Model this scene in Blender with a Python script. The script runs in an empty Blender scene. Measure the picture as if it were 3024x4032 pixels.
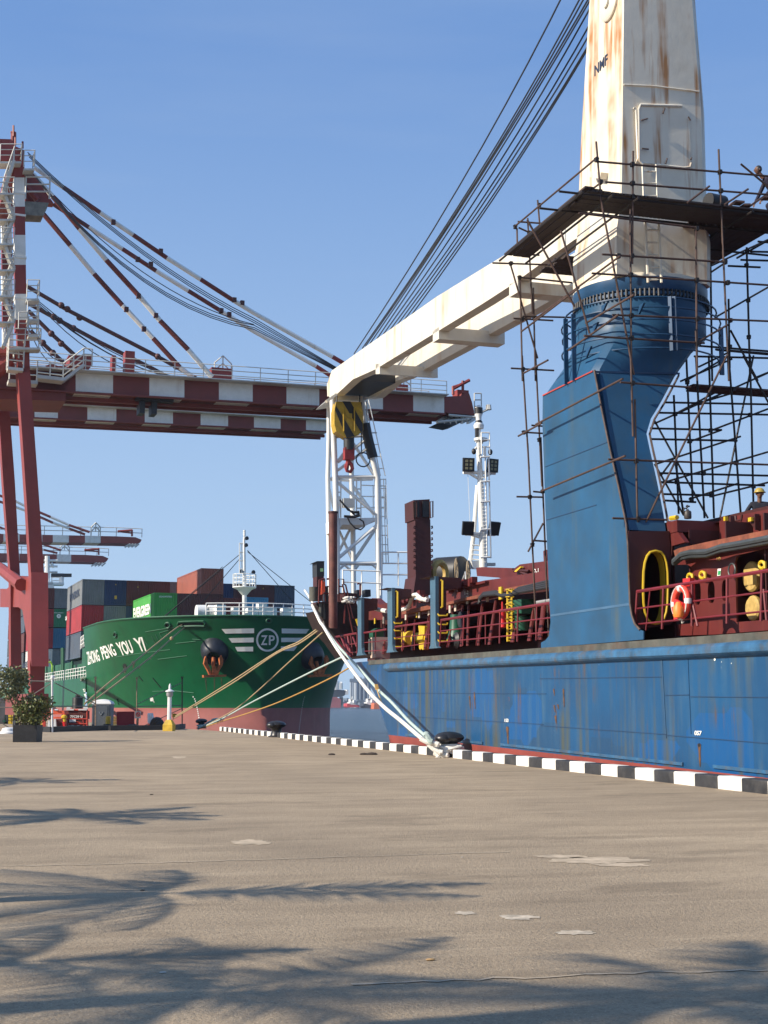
import bpy, bmesh, math, random
from mathutils import Vector, Matrix, Euler
V3 = Vector
rnd = random.Random(11)
scene = bpy.context.scene
COL = scene.collection
# ------------------------------------------------------------ camera, sky, sun
FPX, CX, CY, HOR = 5376.0, 1512.0, 2016.0, 2777.0
PITCH = math.atan((HOR - CY) / FPX)
YAW = math.radians(15.56)
CAM = V3((0, 0, 1.6))
cam_d = bpy.data.cameras.new('camera')
cam = bpy.data.objects.new('camera', cam_d)
COL.objects.link(cam)
cam.location = CAM
cam.rotation_euler = (math.pi / 2 + PITCH, 0, -YAW)
cam_d.sensor_fit = 'VERTICAL'
cam_d.sensor_height = 36.0
cam_d.lens = 36.0 * FPX / 4032.0
cam_d.clip_end = 20000
cam_d.clip_start = 0.1
scene.camera = cam
RC = cam.rotation_euler.to_matrix()

SUN_EL = math.radians(31)
SUN_OFF = math.radians(20)            # the light travels this much away from the camera's right
c_right = V3((math.cos(YAW), -math.sin(YAW), 0))
c_fwd = V3((math.sin(YAW), math.cos(YAW), 0))
lh = c_right * math.cos(SUN_OFF) + c_fwd * math.sin(SUN_OFF)
LDIR = V3((lh.x * math.cos(SUN_EL), lh.y * math.cos(SUN_EL), -math.sin(SUN_EL)))
sun_d = bpy.data.lights.new('sun', 'SUN')
sun_d.energy = 4.6
sun_d.angle = math.radians(0.5)
sun_d.color = (1.0, 0.90, 0.76)
sun = bpy.data.objects.new('sun', sun_d)
COL.objects.link(sun)
sun.rotation_euler = LDIR.to_track_quat('-Z', 'Y').to_euler()
sun.location = (-30, -10, 40)

world = bpy.data.worlds.new('World')
scene.world = world
world.use_nodes = True
wn = world.node_tree
bg = wn.nodes['Background']
sky = wn.nodes.new('ShaderNodeTexSky')
sky.sky_type = 'NISHITA'
sky.sun_disc = False
sky.sun_elevation = SUN_EL
sky.sun_rotation = math.atan2(-LDIR.x, -LDIR.y)
sky.air_density = 1.0
sky.dust_density = 0.1
sky.ozone_density = 3.0
# thin cirrus streaks near the horizon, as in the real sky
tc = wn.nodes.new('ShaderNodeTexCoord')
sx = wn.nodes.new('ShaderNodeSeparateXYZ')
wn.links.new(tc.outputs['Generated'], sx.inputs[0])
mr_ = wn.nodes.new('ShaderNodeMapRange')
mr_.interpolation_type = 'SMOOTHERSTEP'
for _i, _v in ((1, -.02), (2, .6), (3, 1.0), (4, .75)):
    mr_.inputs[_i].default_value = _v
wn.links.new(sx.outputs[2], mr_.inputs[0])
cr_ = wn.nodes.new('ShaderNodeMapRange')
cr_.clamp = True
for _i, _v in ((1, 0), (2, .45)):
    cr_.inputs[_i].default_value = _v
wn.links.new(sx.outputs[2], cr_.inputs[0])
hz = wn.nodes.new('ShaderNodeMix')
hz.data_type = 'RGBA'
hz.inputs[6].default_value = (4.6, 6.3, 8.2, 1)
hz.inputs[7].default_value = (1.75, 3.4, 7.0, 1)
wn.links.new(cr_.outputs[0], hz.inputs[0])
nz = wn.nodes.new('ShaderNodeTexNoise')
nz.inputs['Scale'].default_value = 2.2
nz.inputs['Detail'].default_value = 5
mpz = wn.nodes.new('ShaderNodeMapping')
mpz.inputs['Scale'].default_value = (1, 1, 9)
wn.links.new(tc.outputs['Generated'], mpz.inputs[0])
wn.links.new(mpz.outputs[0], nz.inputs['Vector'])
mz = wn.nodes.new('ShaderNodeMapRange')
for _i, _v in ((1, .52), (2, .8), (3, 0), (4, .12)):
    mz.inputs[_i].default_value = _v
wn.links.new(nz.outputs['Fac'], mz.inputs[0])
mx = wn.nodes.new('ShaderNodeMix')
mx.data_type = 'RGBA'
wn.links.new(mr_.outputs[0], mx.inputs[0])
wn.links.new(sky.outputs[0], mx.inputs[6])
wn.links.new(hz.outputs[2], mx.inputs[7])
my = wn.nodes.new('ShaderNodeMix')
my.data_type = 'RGBA'
wn.links.new(mz.outputs[0], my.inputs[0])
wn.links.new(mx.outputs[2], my.inputs[6])
my.inputs[7].default_value = (5.5, 6.3, 7.2, 1)
wn.links.new(my.outputs[2], bg.inputs[0])
bg.inputs[1].default_value = 0.074
scene.view_settings.view_transform = 'Standard'
scene.view_settings.look = 'None'
scene.view_settings.exposure = 0.58
scene.view_settings.gamma = 1.0
scene.cycles.max_bounces = 5
scene.cycles.transparent_max_bounces = 12

# ------------------------------------------------------------ pixels of the photograph -> places in the world
REG = {'N': (0, 0, 1), 'D': (0, 0, 1.8228), 'A': (0, 500, .6028), 'B': (0, 1900, .4522), 'C': (600, 2050, .5425), 'E': (1150, 1350, .4972),
       'F': (1150, 2150, .6028), 'G': (1900, 500, .6775), 'H': (1900, 1400, .6775), 'I': (2100, 2300, .557),
       'J': (2000, 0, .6172), 'K': (0, 2550, .4822), 'L': (1200, 2600, .2411), 'M': (1350, 2150, .4822),
       'Y': (0, 500, .4788), 'O': (2650, 900, .226), 'Q': (2560, 1900, .2797), 'R': (2650, 500, .226),
       'S': (2000, 1700, .4068), 'T': (1200, 2250, .1808), 'U': (350, 2400, .2712), 'V': (0, 2600, .2411),
       'W': (400, 2650, .2411), 'X': (1650, 2850, .1808)}


def px(r, x, y):
    a = REG[r]
    return (a[0] + x * a[2], a[1] + y * a[2])


def ray(p):
    return RC @ V3(((p[0] - CX) / FPX, -(p[1] - CY) / FPX, -1))


def hit(p, P0, n):
    d = ray(p)
    return CAM + d * ((P0 - CAM).dot(n) / d.dot(n))


def gz(p, z=0.0):
    return hit(p, V3((0, 0, z)), V3((0, 0, 1)))


def atz(p, Z):
    """point at camera distance Z (metres ahead of the camera)"""
    return CAM + ray(p) * Z


class Frame:
    def __init__(s, O, head_deg, trim_deg=0):
        h, t = math.radians(head_deg), math.radians(trim_deg)
        s.O = V3(O)
        s.U = V3((-math.sin(h) * math.cos(t), math.cos(h) * math.cos(t), math.sin(t)))
        s.V = V3((math.cos(h), math.sin(h), 0))
        s.W = s.V.cross(s.U)

    def w(s, u, v, w):
        return s.O + s.U * u + s.V * v + s.W * w

    def loc(s, P):
        d = P - s.O
        return (d.dot(s.U), d.dot(s.V), d.dot(s.W))

    def pv(s, p, v):
        return hit(p, s.O + s.V * v, s.V)

    def pu(s, p, u):
        return hit(p, s.O + s.U * u, s.U)

    def pw(s, p, w):
        return hit(p, s.O + s.W * w, s.W)


BS = Frame((14.4, 23.8, 0), 0.65, 0.66)      # blue ship: u forward, v inboard from the quay side plating, w up
GO = atz((1052, 2900), 124.5)
GO.z = 0
GS = Frame(GO, 5.04)                         # green ship and quay cranes: u away from us, v right, w up

# ------------------------------------------------------------ materials
MATS = {}


def _n(nt, t, **k):
    n = nt.nodes.new(t)
    for a, b in k.items():
        if a in n.inputs:
            n.inputs[a].default_value = b
        else:
            setattr(n, a, b)
    return n


def mat(name, col, rough=.55, metal=0.0, var=.12, streak=0.0, scol=(.16, .06, .02), dirt=0.0, dcol=(.05, .045, .04),
        vscale=1.3, sscale=2.2, bump=0.0, bscale=20, chips=0.0, ccol=(.5, .5, .5), spec=.5, vcol=None, sth=.55):
    if name in MATS:
        return MATS[name]
    m = bpy.data.materials.new(name)
    m.use_nodes = True
    nt = m.node_tree
    L = nt.links.new
    b = nt.nodes['Principled BSDF']
    b.inputs['Roughness'].default_value = rough
    b.inputs['Metallic'].default_value = metal
    b.inputs['Specular IOR Level'].default_value = spec
    g = _n(nt, 'ShaderNodeNewGeometry')
    pos = g.outputs['Position']
    cur = None

    def mix(fac, a, c2):
        x = _n(nt, 'ShaderNodeMix', data_type='RGBA')
        L(fac, x.inputs[0])
        for i, q in ((6, a), (7, c2)):
            if isinstance(q, tuple):
                x.inputs[i].default_value = (*q, 1)
            else:
                L(q, x.inputs[i])
        return x.outputs[2]

    def noise(scale, detail=4, stretch=None, rgh=.6):
        n = _n(nt, 'ShaderNodeTexNoise', Scale=scale, Detail=detail, Roughness=rgh)
        if stretch:
            mp = _n(nt, 'ShaderNodeMapping')
            mp.inputs['Scale'].default_value = stretch
            L(pos, mp.inputs[0])
            L(mp.outputs[0], n.inputs['Vector'])
        else:
            L(pos, n.inputs['Vector'])
        return n.outputs['Fac']

    def ramp(f, lo, hi, top=1.0):
        r = _n(nt, 'ShaderNodeMapRange', clamp=True)
        r.inputs[1].default_value = lo
        r.inputs[2].default_value = hi
        r.inputs[4].default_value = top
        L(f, r.inputs[0])
        return r.outputs[0]
    c2 = vcol or tuple(max(0, c * (1 - 1.6 * var)) for c in col)
    c1 = tuple(min(1, c * (1 + var)) for c in col)
    cur = mix(ramp(noise(vscale, 5), .3, .7), c1, c2)
    if dirt > 0:
        cur = mix(ramp(noise(vscale * .6, 8, None, .7), .5, .75, dirt), cur, dcol)
    if streak > 0:
        f1 = ramp(noise(sscale, 4, (1, 1, .07)), sth, sth + .17, 1)
        f2 = ramp(noise(.5, 3), .35, .65, streak)
        mm = _n(nt, 'ShaderNodeMath', operation='MULTIPLY')
        L(f1, mm.inputs[0]); L(f2, mm.inputs[1])
        cur = mix(mm.outputs[0], cur, scol)
    if chips > 0:
        cur = mix(ramp(noise(bscale * .5, 3), .70 - chips * .1, .72 - chips * .1, .85), cur, ccol)
    L(cur, b.inputs['Base Color'])
    if bump > 0:
        bp = _n(nt, 'ShaderNodeBump', Strength=bump, Distance=.02)
        L(noise(bscale, 5), bp.inputs['Height'])
        L(bp.outputs[0], b.inputs['Normal'])
    MATS[name] = m
    return m


# ------------------------------------------------------------ mesh building
class MB:
    def __init__(s):
        s.v, s.f, s.mi = [], [], []
        s.m = 0
        s.marks = []

    def new(s):
        s.marks.append((len(s.v), len(s.f)))
        return s

    def each(s, name, mats, parent=None, **k):
        """every piece started with new() becomes an object of its own"""
        mk = s.marks + [(len(s.v), len(s.f))]
        out = []
        for (v0, f0), (v1, f1) in zip(mk[:-1], mk[1:]):
            if f1 > f0:
                q = MB()
                q.v = s.v[v0:v1]
                q.f = [[i - v0 for i in f] for f in s.f[f0:f1]]
                q.mi = s.mi[f0:f1]
                out.append(q.build(name, mats, parent, **k))
        return out

    def add(s, pts, faces):
        o = len(s.v)
        s.v += [V3(p) for p in pts]
        for f in faces:
            s.f.append([o + i for i in f])
            s.mi.append(s.m)

    def quad(s, *p):
        s.add(p, [list(range(len(p)))])

    def prism(s, pts, ext):
        n = len(pts)
        ext = V3(ext)
        s.add(list(pts) + [V3(p) + ext for p in pts],
              [list(range(n))[::-1], list(range(n, 2 * n))] + [[i, (i + 1) % n, n + (i + 1) % n, n + i] for i in range(n)])

    def box(s, c, a, b, d):
        """centre and three half vectors"""
        c, a, b, d = V3(c), V3(a), V3(b), V3(d)
        s.prism([c - a - b - d, c + a - b - d, c + a + b - d, c - a + b - d], 2 * d)

    def aabb(s, x0, x1, y0, y1, z0, z1):
        s.prism([(x0, y0, z0), (x1, y0, z0), (x1, y1, z0), (x0, y1, z0)], (0, 0, z1 - z0))

    def fbox(s, F, u0, u1, v0, v1, w0, w1):
        s.prism([F.w(u0, v0, w0), F.w(u1, v0, w0), F.w(u1, v1, w0), F.w(u0, v1, w0)], F.W * (w1 - w0))

    def bar(s, p0, p1, w, h, up=(0, 0, 1)):
        p0, p1 = V3(p0), V3(p1)
        d = (p1 - p0).normalized()
        a = d.cross(V3(up))
        if a.length < 1e-3:
            a = d.cross(V3((0, 1, 0)))
        a.normalize()
        b = a.cross(d).normalized()
        a *= w / 2
        b *= h / 2
        s.prism([p0 - a - b, p0 + a - b, p0 + a + b, p0 - a + b], p1 - p0)

    def tube(s, pts, r, n=8, r1=None, cap=True):
        pts = [V3(p) for p in pts]
        k = len(pts)
        ref = None
        rings = []
        for i, p in enumerate(pts):
            d = (pts[min(i + 1, k - 1)] - pts[max(i - 1, 0)])
            if d.length < 1e-9:
                d = V3((0, 0, 1))
            d.normalize()
            if ref is None:
                ref = d.cross(V3((0, 0, 1)))
                if ref.length < 1e-2:
                    ref = d.cross(V3((0, 1, 0)))
            ref = (ref - d * ref.dot(d))
            if ref.length < 1e-4:
                ref = d.orthogonal()
            ref.normalize()
            b = d.cross(ref)
            rr = r if r1 is None else r + (r1 - r) * i / max(1, k - 1)
            rings.append([p + (ref * math.cos(2 * math.pi * j / n) + b * math.sin(2 * math.pi * j / n)) * rr for j in range(n)])
        vs = [q for rg in rings for q in rg]
        fs = []
        for i in range(k - 1):
            for j in range(n):
                fs.append([i * n + j, i * n + (j + 1) % n, (i + 1) * n + (j + 1) % n, (i + 1) * n + j])
        if cap:
            fs += [list(range(n))[::-1], list(range((k - 1) * n, k * n))]
        s.add(vs, fs)

    def lathe(s, base, prof, n=16, axis=(0, 0, 1), cap=True):
        base, ax = V3(base), V3(axis).normalized()
        a = ax.orthogonal().normalized()
        b = ax.cross(a)
        vs = []
        for r, h in prof:
            vs += [base + ax * h + (a * math.cos(2 * math.pi * j / n) + b * math.sin(2 * math.pi * j / n)) * r for j in range(n)]
        fs = []
        for i in range(len(prof) - 1):
            for j in range(n):
                fs.append([i * n + j, i * n + (j + 1) % n, (i + 1) * n + (j + 1) % n, (i + 1) * n + j])
        if cap:
            fs += [list(range(n))[::-1], list(range((len(prof) - 1) * n, len(prof) * n))]
        s.add(vs, fs)

    def ball(s, c, r, n=10, sc=(1, 1, 1)):
        prof = []
        c = V3(c)
        vs, fs = [], []
        m = n // 2 + 1
        for i in range(m + 1):
            t = math.pi * i / m
            for j in range(n):
                p = 2 * math.pi * j / n
                vs.append(c + V3((math.sin(t) * math.cos(p) * sc[0], math.sin(t) * math.sin(p) * sc[1], math.cos(t) * sc[2])) * r)
        for i in range(m):
            for j in range(n):
                fs.append([i * n + j, i * n + (j + 1) % n, (i + 1) * n + (j + 1) % n, (i + 1) * n + j])
        s.add(vs, fs)

    def torus(s, c, R, r, axis, n=20, k=8, arc=(0, 360), sq=1.0):
        c, ax = V3(c), V3(axis).normalized()
        a = ax.orthogonal().normalized()
        b = ax.cross(a)
        pts = []
        full = arc == (0, 360)
        for i in range(n + 1):
            t = math.radians(arc[0] + (arc[1] - arc[0]) * i / n)
            pts.append(c + (a * math.cos(t) + b * math.sin(t) * sq) * R)
        s.tube(pts, r, k, cap=not full)

    def plate(s, outline, holes, ext):
        """flat plate with holes; outline and holes are loops of world points"""
        bm = bmesh.new()
        ed = []
        for lp in [outline] + list(holes):
            vs = [bm.verts.new(V3(p)) for p in lp]
            for i in range(len(vs)):
                ed.append(bm.edges.new((vs[i], vs[(i + 1) % len(vs)])))
        bmesh.ops.triangle_fill(bm, use_beauty=True, use_dissolve=False, edges=ed)
        bm.verts.index_update()
        vs = [v.co.copy() for v in bm.verts]
        fs = [[v.index for v in f.verts] for f in bm.faces]
        bm.free()
        e = V3(ext)
        n = len(vs)
        s.add(vs + [v + e for v in vs], fs + [[n + i for i in f[::-1]] for f in fs])
        for lp in [outline] + list(holes):
            k = len(lp)
            s.add([V3(p) for p in lp] + [V3(p) + e for p in lp], [[i, (i + 1) % k, k + (i + 1) % k, k + i] for i in range(k)])

    def build(s, name, mats, parent=None, loc=None, smooth=True, ang=38):
        me = bpy.data.meshes.new(name)
        if parent is not None:
            off = parent.matrix_world.translation if parent.parent is None else WL[parent.name]
            off = WL[parent.name]
        elif loc is not None:
            off = V3(loc)
        else:
            if s.v:
                xs = [p.x for p in s.v]; ys = [p.y for p in s.v]; zs = [p.z for p in s.v]
                off = V3(((min(xs) + max(xs)) / 2, (min(ys) + max(ys)) / 2, min(zs)))
            else:
                off = V3((0, 0, 0))
        me.from_pydata([tuple(p - off) for p in s.v], [], s.f)
        bm = bmesh.new()
        bm.from_mesh(me)
        bmesh.ops.recalc_face_normals(bm, faces=bm.faces)
        bm.to_mesh(me)
        bm.free()
        if not isinstance(mats, (list, tuple)):
            mats = [mats]
        for m in mats:
            me.materials.append(m)
        if len(mats) > 1 and len(me.polygons) == len(s.mi):
            me.polygons.foreach_set('material_index', s.mi)
        if smooth:
            me.polygons.foreach_set('use_smooth', [True] * len(me.polygons))
            me.set_sharp_from_angle(angle=math.radians(ang))
        me.update()
        o = bpy.data.objects.new(name, me)
        COL.objects.link(o)
        if parent is not None:
            o.parent = parent
        else:
            o.location = off
        WL[o.name] = off
        return o


WL = {}


def thing(name, label, cat, loc, group=None):
    o = bpy.data.objects.new(name, None)
    COL.objects.link(o)
    o.location = V3(loc)
    o.empty_display_size = .3
    o['label'] = label
    o['category'] = cat
    if group:
        o['group'] = group
    WL[o.name] = V3(loc)
    return o


def tag(o, label, cat, group=None):
    o['label'] = label
    o['category'] = cat
    if group:
        o['group'] = group
    return o


def struct(o, kind='structure'):
    o['kind'] = kind
    return o


def copy_tree(o, loc, label=None, group=None, mats=None):
    c = o.copy()
    COL.objects.link(c)
    c.location = loc
    WL[c.name] = V3(loc)
    if label:
        c['label'] = label
    if group:
        c['group'] = group
    for ch in list(o.children):
        d = ch.copy()
        COL.objects.link(d)
        d.parent = c
        for g in ch.children:
            e = g.copy()
            COL.objects.link(e)
            e.parent = d
    return c


def text(s, mapper, m, parent, name='lettering', bold=.012, sub=0):
    cu = bpy.data.curves.new('t', 'FONT')
    cu.body = s
    cu.offset = bold
    cu.resolution_u = 3
    ob = bpy.data.objects.new('t', cu)
    COL.objects.link(ob)
    bpy.context.view_layer.update()
    me = bpy.data.meshes.new_from_object(ob.evaluated_get(bpy.context.evaluated_depsgraph_get()))
    bpy.data.objects.remove(ob)
    bm = bmesh.new()
    bm.from_mesh(me)
    bmesh.ops.triangulate(bm, faces=bm.faces)
    if sub:
        bmesh.ops.subdivide_edges(bm, edges=[e for e in bm.edges if e.calc_length() > .15], cuts=sub, use_grid_fill=False)
        bmesh.ops.triangulate(bm, faces=bm.faces)
    xs = [v.co.x for v in bm.verts]; ys = [v.co.y for v in bm.verts]
    x0, x1, y0, y1 = min(xs), max(xs), min(ys), max(ys)
    bm.verts.index_update()
    b = MB()
    b.add([mapper((v.co.x - x0) / (x1 - x0), (v.co.y - y0) / (y1 - y0)) for v in bm.verts], [[v.index for v in f.verts] for f in bm.faces])
    bm.free()
    bpy.data.meshes.remove(me)
    return b.build(name, m, parent, smooth=False)


def railing(b, pts, h, r=.03, rails=3, every=1.5, n=5, posts=True):
    pts = [V3(p) for p in pts]
    for k in range(rails):
        z = V3((0, 0, h * (k + 1) / rails))
        for i in range(len(pts) - 1):
            b.tube([pts[i] + z, pts[i + 1] + z], r, n)
    if posts:
        for i in range(len(pts) - 1):
            d = pts[i + 1] - pts[i]
            m = max(1, round(d.length / every))
            for j in range(m + (1 if i == len(pts) - 2 else 0)):
                p = pts[i] + d * (j / m)
                b.tube([p, p + V3((0, 0, h))], r, n)


def sag(a, b, s, n=14):
    a, b = V3(a), V3(b)
    return [a.lerp(b, t / n) - V3((0, 0, s * 4 * (t / n) * (1 - t / n))) for t in range(n + 1)]


def rope(pts_or_a, r, name='mooring_rope'):
    b = MB()
    b.tube(pts_or_a, r, 7)
    return b


def ell(cx, cy, rx, ry, n=16, p=1.0):
    out = []
    for i in range(n):
        t = 2 * math.pi * i / n
        c, s_ = math.cos(t), math.sin(t)
        out.append((cx + rx * math.copysign(abs(c) ** p, c), cy + ry * math.copysign(abs(s_) ** p, s_)))
    return out
# ------------------------------------------------------------ ground, water
from mathutils.bvhtree import BVHTree


def ground_material():
    m = bpy.data.materials.new('quay_concrete')
    m.use_nodes = True
    nt = m.node_tree
    L = nt.links.new
    b = nt.nodes['Principled BSDF']
    b.inputs['Roughness'].default_value = .9
    b.inputs['Specular IOR Level'].default_value = .25
    g = _n(nt, 'ShaderNodeNewGeometry')

    def noise(sc, det=6, stretch=(1, 1, 1), rot=0, rgh=.6):
        mp = _n(nt, 'ShaderNodeMapping')
        mp.inputs['Scale'].default_value = stretch
        mp.inputs['Rotation'].default_value = (0, 0, rot)
        L(g.outputs['Position'], mp.inputs[0])
        n = _n(nt, 'ShaderNodeTexNoise', Scale=sc, Detail=det, Roughness=rgh)
        L(mp.outputs[0], n.inputs['Vector'])
        return n.outputs['Fac']

    def mr(f, a, c, lo=0, hi=1):
        r = _n(nt, 'ShaderNodeMapRange', clamp=True)
        for i, v in enumerate((a, c, lo, hi)):
            r.inputs[i + 1].default_value = v
        L(f, r.inputs[0])
        return r.outputs[0]

    def mix(f, a, c):
        x = _n(nt, 'ShaderNodeMix', data_type='RGBA')
        L(f, x.inputs[0])
        for i, q in ((6, a), (7, c)):
            if isinstance(q, tuple):
                x.inputs[i].default_value = (*q, 1)
            else:
                L(q, x.inputs[i])
        return x.outputs[2]
    c = mix(mr(noise(.16, 7, (1, .55, 1), .27), .36, .64), (.46, .355, .235), (.33, .255, .172))
    c = mix(mr(noise(.9, 6, (.5, 1.6, 1), .1), .42, .68, 0, .55), c, (.225, .172, .115))
    c = mix(mr(noise(.33, 5, (.35, 1.5, 1), -.25), .56, .72, 0, .5), c, (.56, .44, .30))
    c = mix(mr(noise(14, 3, (1, 1, 1)), .45, .75, 0, .5), c, (.21, .17, .12))
    c = mix(mr(noise(60, 2), .55, .75, 0, .6), c, (.62, .54, .42))
    c = mix(mr(noise(38, 3, (1, 1, 1), 1.1), .55, .68, 0, .6), c, (.15, .12, .085))
    c = mix(mr(noise(.55, 7, (.6, 1.3, 1), .4, .7), .54, .62, 0, .5), c, (.20, .155, .105))
    c = mix(mr(noise(1.7, 6, (.25, 1.8, 1), -.12, .7), .56, .66, 0, .28), c, (.56, .44, .30))
    c = mix(mr(noise(3.1, 8, (1, 1, 1), 0, .75), .62, .70, 0, .45), c, (.14, .12, .10))
    L(c, b.inputs['Base Color'])
    bp = _n(nt, 'ShaderNodeBump', Strength=.8, Distance=.03)
    L(noise(28, 6, rgh=.7), bp.inputs['Height'])
    L(bp.outputs[0], b.inputs['Normal'])
    return m


def water_material():
    m = bpy.data.materials.new('harbour_water')
    m.use_nodes = True
    nt = m.node_tree
    L = nt.links.new
    b = nt.nodes['Principled BSDF']
    b.inputs['Base Color'].default_value = (.012, .034, .060, 1)
    b.inputs['Roughness'].default_value = .2
    b.inputs['Specular IOR Level'].default_value = .10
    b.inputs['IOR'].default_value = 1.33
    g = _n(nt, 'ShaderNodeNewGeometry')
    mp = _n(nt, 'ShaderNodeMapping')
    mp.inputs['Scale'].default_value = (1, .16, 1)
    mp.inputs['Rotation'].default_value = (0, 0, .12)
    L(g.outputs['Position'], mp.inputs[0])
    n1 = _n(nt, 'ShaderNodeTexNoise', Scale=.55, Detail=8, Roughness=.62)
    n2 = _n(nt, 'ShaderNodeTexNoise', Scale=.07, Detail=5)
    L(mp.outputs[0], n1.inputs['Vector'])
    L(mp.outputs[0], n2.inputs['Vector'])
    b1 = _n(nt, 'ShaderNodeBump', Strength=1.0, Distance=4.0)
    b2 = _n(nt, 'ShaderNodeBump', Strength=.8, Distance=3.5)
    L(n1.outputs['Fac'], b1.inputs['Height'])
    L(n2.outputs['Fac'], b2.inputs['Height'])
    L(b2.outputs[0], b1.inputs['Normal'])
    L(b1.outputs[0], b.inputs['Normal'])
    return m


WATER_Z = -1.75
XK = 13.45
b = MB()
qe = [(13.82, -80), (13.82, 80), (12.9, 90), (GS.w(0, -14.4, 0).x, GS.w(0, -14.4, 0).y), (GS.w(400, -14.4, 0).x, GS.w(400, -14.4, 0).y), (-900, 520), (-900, -80)]
b.prism([(x, y, 0) for x, y in qe], (0, 0, -7))
struct(b.build('quay', ground_material(), loc=(0, 0, 0), smooth=False))
b = MB()
b.quad((-9000, -600, WATER_Z), (9000, -600, WATER_Z), (9000, 12000, WATER_Z), (-9000, 12000, WATER_Z))
struct(b.build('water', water_material(), loc=(0, 0, WATER_Z), smooth=False))

m_patch = mat('patch_concrete', (.52, .44, .33), .95, var=.35, vscale=9, dirt=1.0, dcol=(.40, .315, .21))
m_patch2 = mat('old_patch_concrete', (.49, .39, .27), .95, var=.25, vscale=5, dirt=1.0, dcol=(.42, .33, .215))


def patch(r, cx, cy, rx, ry, z=.004, m=None, seed=0):
    q = random.Random(seed)
    pts = []
    for i in range(26):
        t = 2 * math.pi * i / 26
        k = 1 + q.uniform(-.28, .2)
        pts.append(gz(px(r, cx + rx * k * math.cos(t), cy + ry * k * math.sin(t)), z))
    bb = MB()
    bb.quad(*pts)
    struct(bb.build('concrete_patch', m or m_patch, smooth=False))


patch('D', 1004, 1972, 24, 4, seed=1)
patch('D', 1120, 1981, 40, 6, seed=2)
patch('D', 1245, 2014, 46, 5, seed=3)
patch('D', 387, 1636, 17, 2.2, seed=4, m=m_patch2)
patch('D', 540, 1819, 45, 5.5, seed=5, m=m_patch2)
patch('D', 1290, 1858, 105, 7, seed=6, m=m_patch2)
patch('D', 1215, 1850, 60, 4, seed=16, m=m_patch2)
patch('D', 1340, 1868, 60, 4, seed=17, m=m_patch2)
m_joint = mat('joint_sealant', (.46, .37, .26), .95, vscale=5, dirt=.7, dcol=(.2, .17, .13))
m_crack = mat('crack_dirt', (.10, .085, .07), .95)
for pts, wd, mm in [([(760, 2126), (1100, 2112), (1400, 2100), (1700, 2094)], .018, m_joint), ([(-20, 1871), (250, 1866), (520, 1858), (760, 1850), (1100, 1840)], .02, m_joint),
                    ([(1380, 1668), (1480, 1682), (1580, 1700), (1700, 1721)], .07, m_crack), ([(1300, 1655), (1420, 1664), (1520, 1684), (1700, 1712)], .04, m_patch)]:
    bb = MB()
    P = [gz(px('D', *p), .005) for p in pts]
    P2 = []
    for i in range(len(P) - 1):
        for t in range(9):
            q = P[i].lerp(P[i + 1], t / 9)
            P2.append(q + V3((rnd.uniform(-.02, .02), rnd.uniform(-.035, .035), 0)))
    P2.append(P[-1])
    for i in range(len(P2) - 1):
        w_ = V3((0, wd * rnd.uniform(.6, 1.3), 0))
        bb.quad(P2[i] - w_, P2[i + 1] - w_, P2[i + 1] + w_, P2[i] + w_)
    struct(bb.build('concrete_joint', mm, smooth=False))

# small litter on the quay
m_litter = mat('litter_dark', (.06, .045, .035), .9)
m_litter2 = mat('litter_pale', (.62, .58, .5), .8)
for i, (x, y, s_, mm, lab) in enumerate([(327, 1717, .05, m_litter, 'small dark clod lying alone on the middle of the left quay'), (308, 1924, .03, m_litter, 'brown dry leaf on the concrete above the palm shadows on the left'),
                                        (352, 2102, .03, m_litter2, 'tiny white scrap lying between the palm shadows at lower left'), (930, 2075, .045, mat('leaf_tan', (.45, .28, .12), .8), 'tan dry leaf lying in the middle of the palm shadow'),
                                        (998, 1852, .02, m_litter2, 'pale crumb left of the large grey repair patch')]):
    p = gz(px('D', x, y), 0)
    bb = MB()
    bb.ball(p + V3((0, 0, s_ * .15)), s_ * .6, 7, (1.3, .6, .3))
    tag(bb.build('litter', mm), lab, 'litter')

# ------------------------------------------------------------ kerb blocks and bollards
ykb = lambda x: hit((x, 2900), V3((XK, 0, 0)), V3((1, 0, 0))).y
YK6, YKm = ykb(3010.7), ykb(1163)
PAIR = (YKm - YK6) / 23.0
m_kw = mat('kerb_white_paint', (.80, .77, .70), .7, var=.06, dirt=.35, dcol=(.30, .27, .22), vscale=2.5, bump=.4, bscale=12)
m_kb = mat('kerb_black_paint', (.028, .028, .03), .6, var=.3, dirt=.6, dcol=(.10, .09, .08), vscale=3, bump=.4, bscale=12)


def kerb_mesh(nm, m):
    bm = bmesh.new()
    bmesh.ops.create_cube(bm, size=1)
    for v in bm.verts:
        v.co = V3((v.co.x * .34 + .17, v.co.y * (PAIR / 2 - .012), v.co.z * .25 + .125))
    bmesh.ops.bevel(bm, geom=[e for e in bm.edges if max(v.co.z for v in e.verts) > .2], offset=.035, segments=3, profile=.6, affect='EDGES')
    # two small lifting notches at the foot
    me = bpy.data.meshes.new(nm)
    bm.to_mesh(me)
    bm.free()
    me.materials.append(m)
    me.polygons.foreach_set('use_smooth', [True] * len(me.polygons))
    me.set_sharp_from_angle(angle=math.radians(50))
    return me


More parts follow.
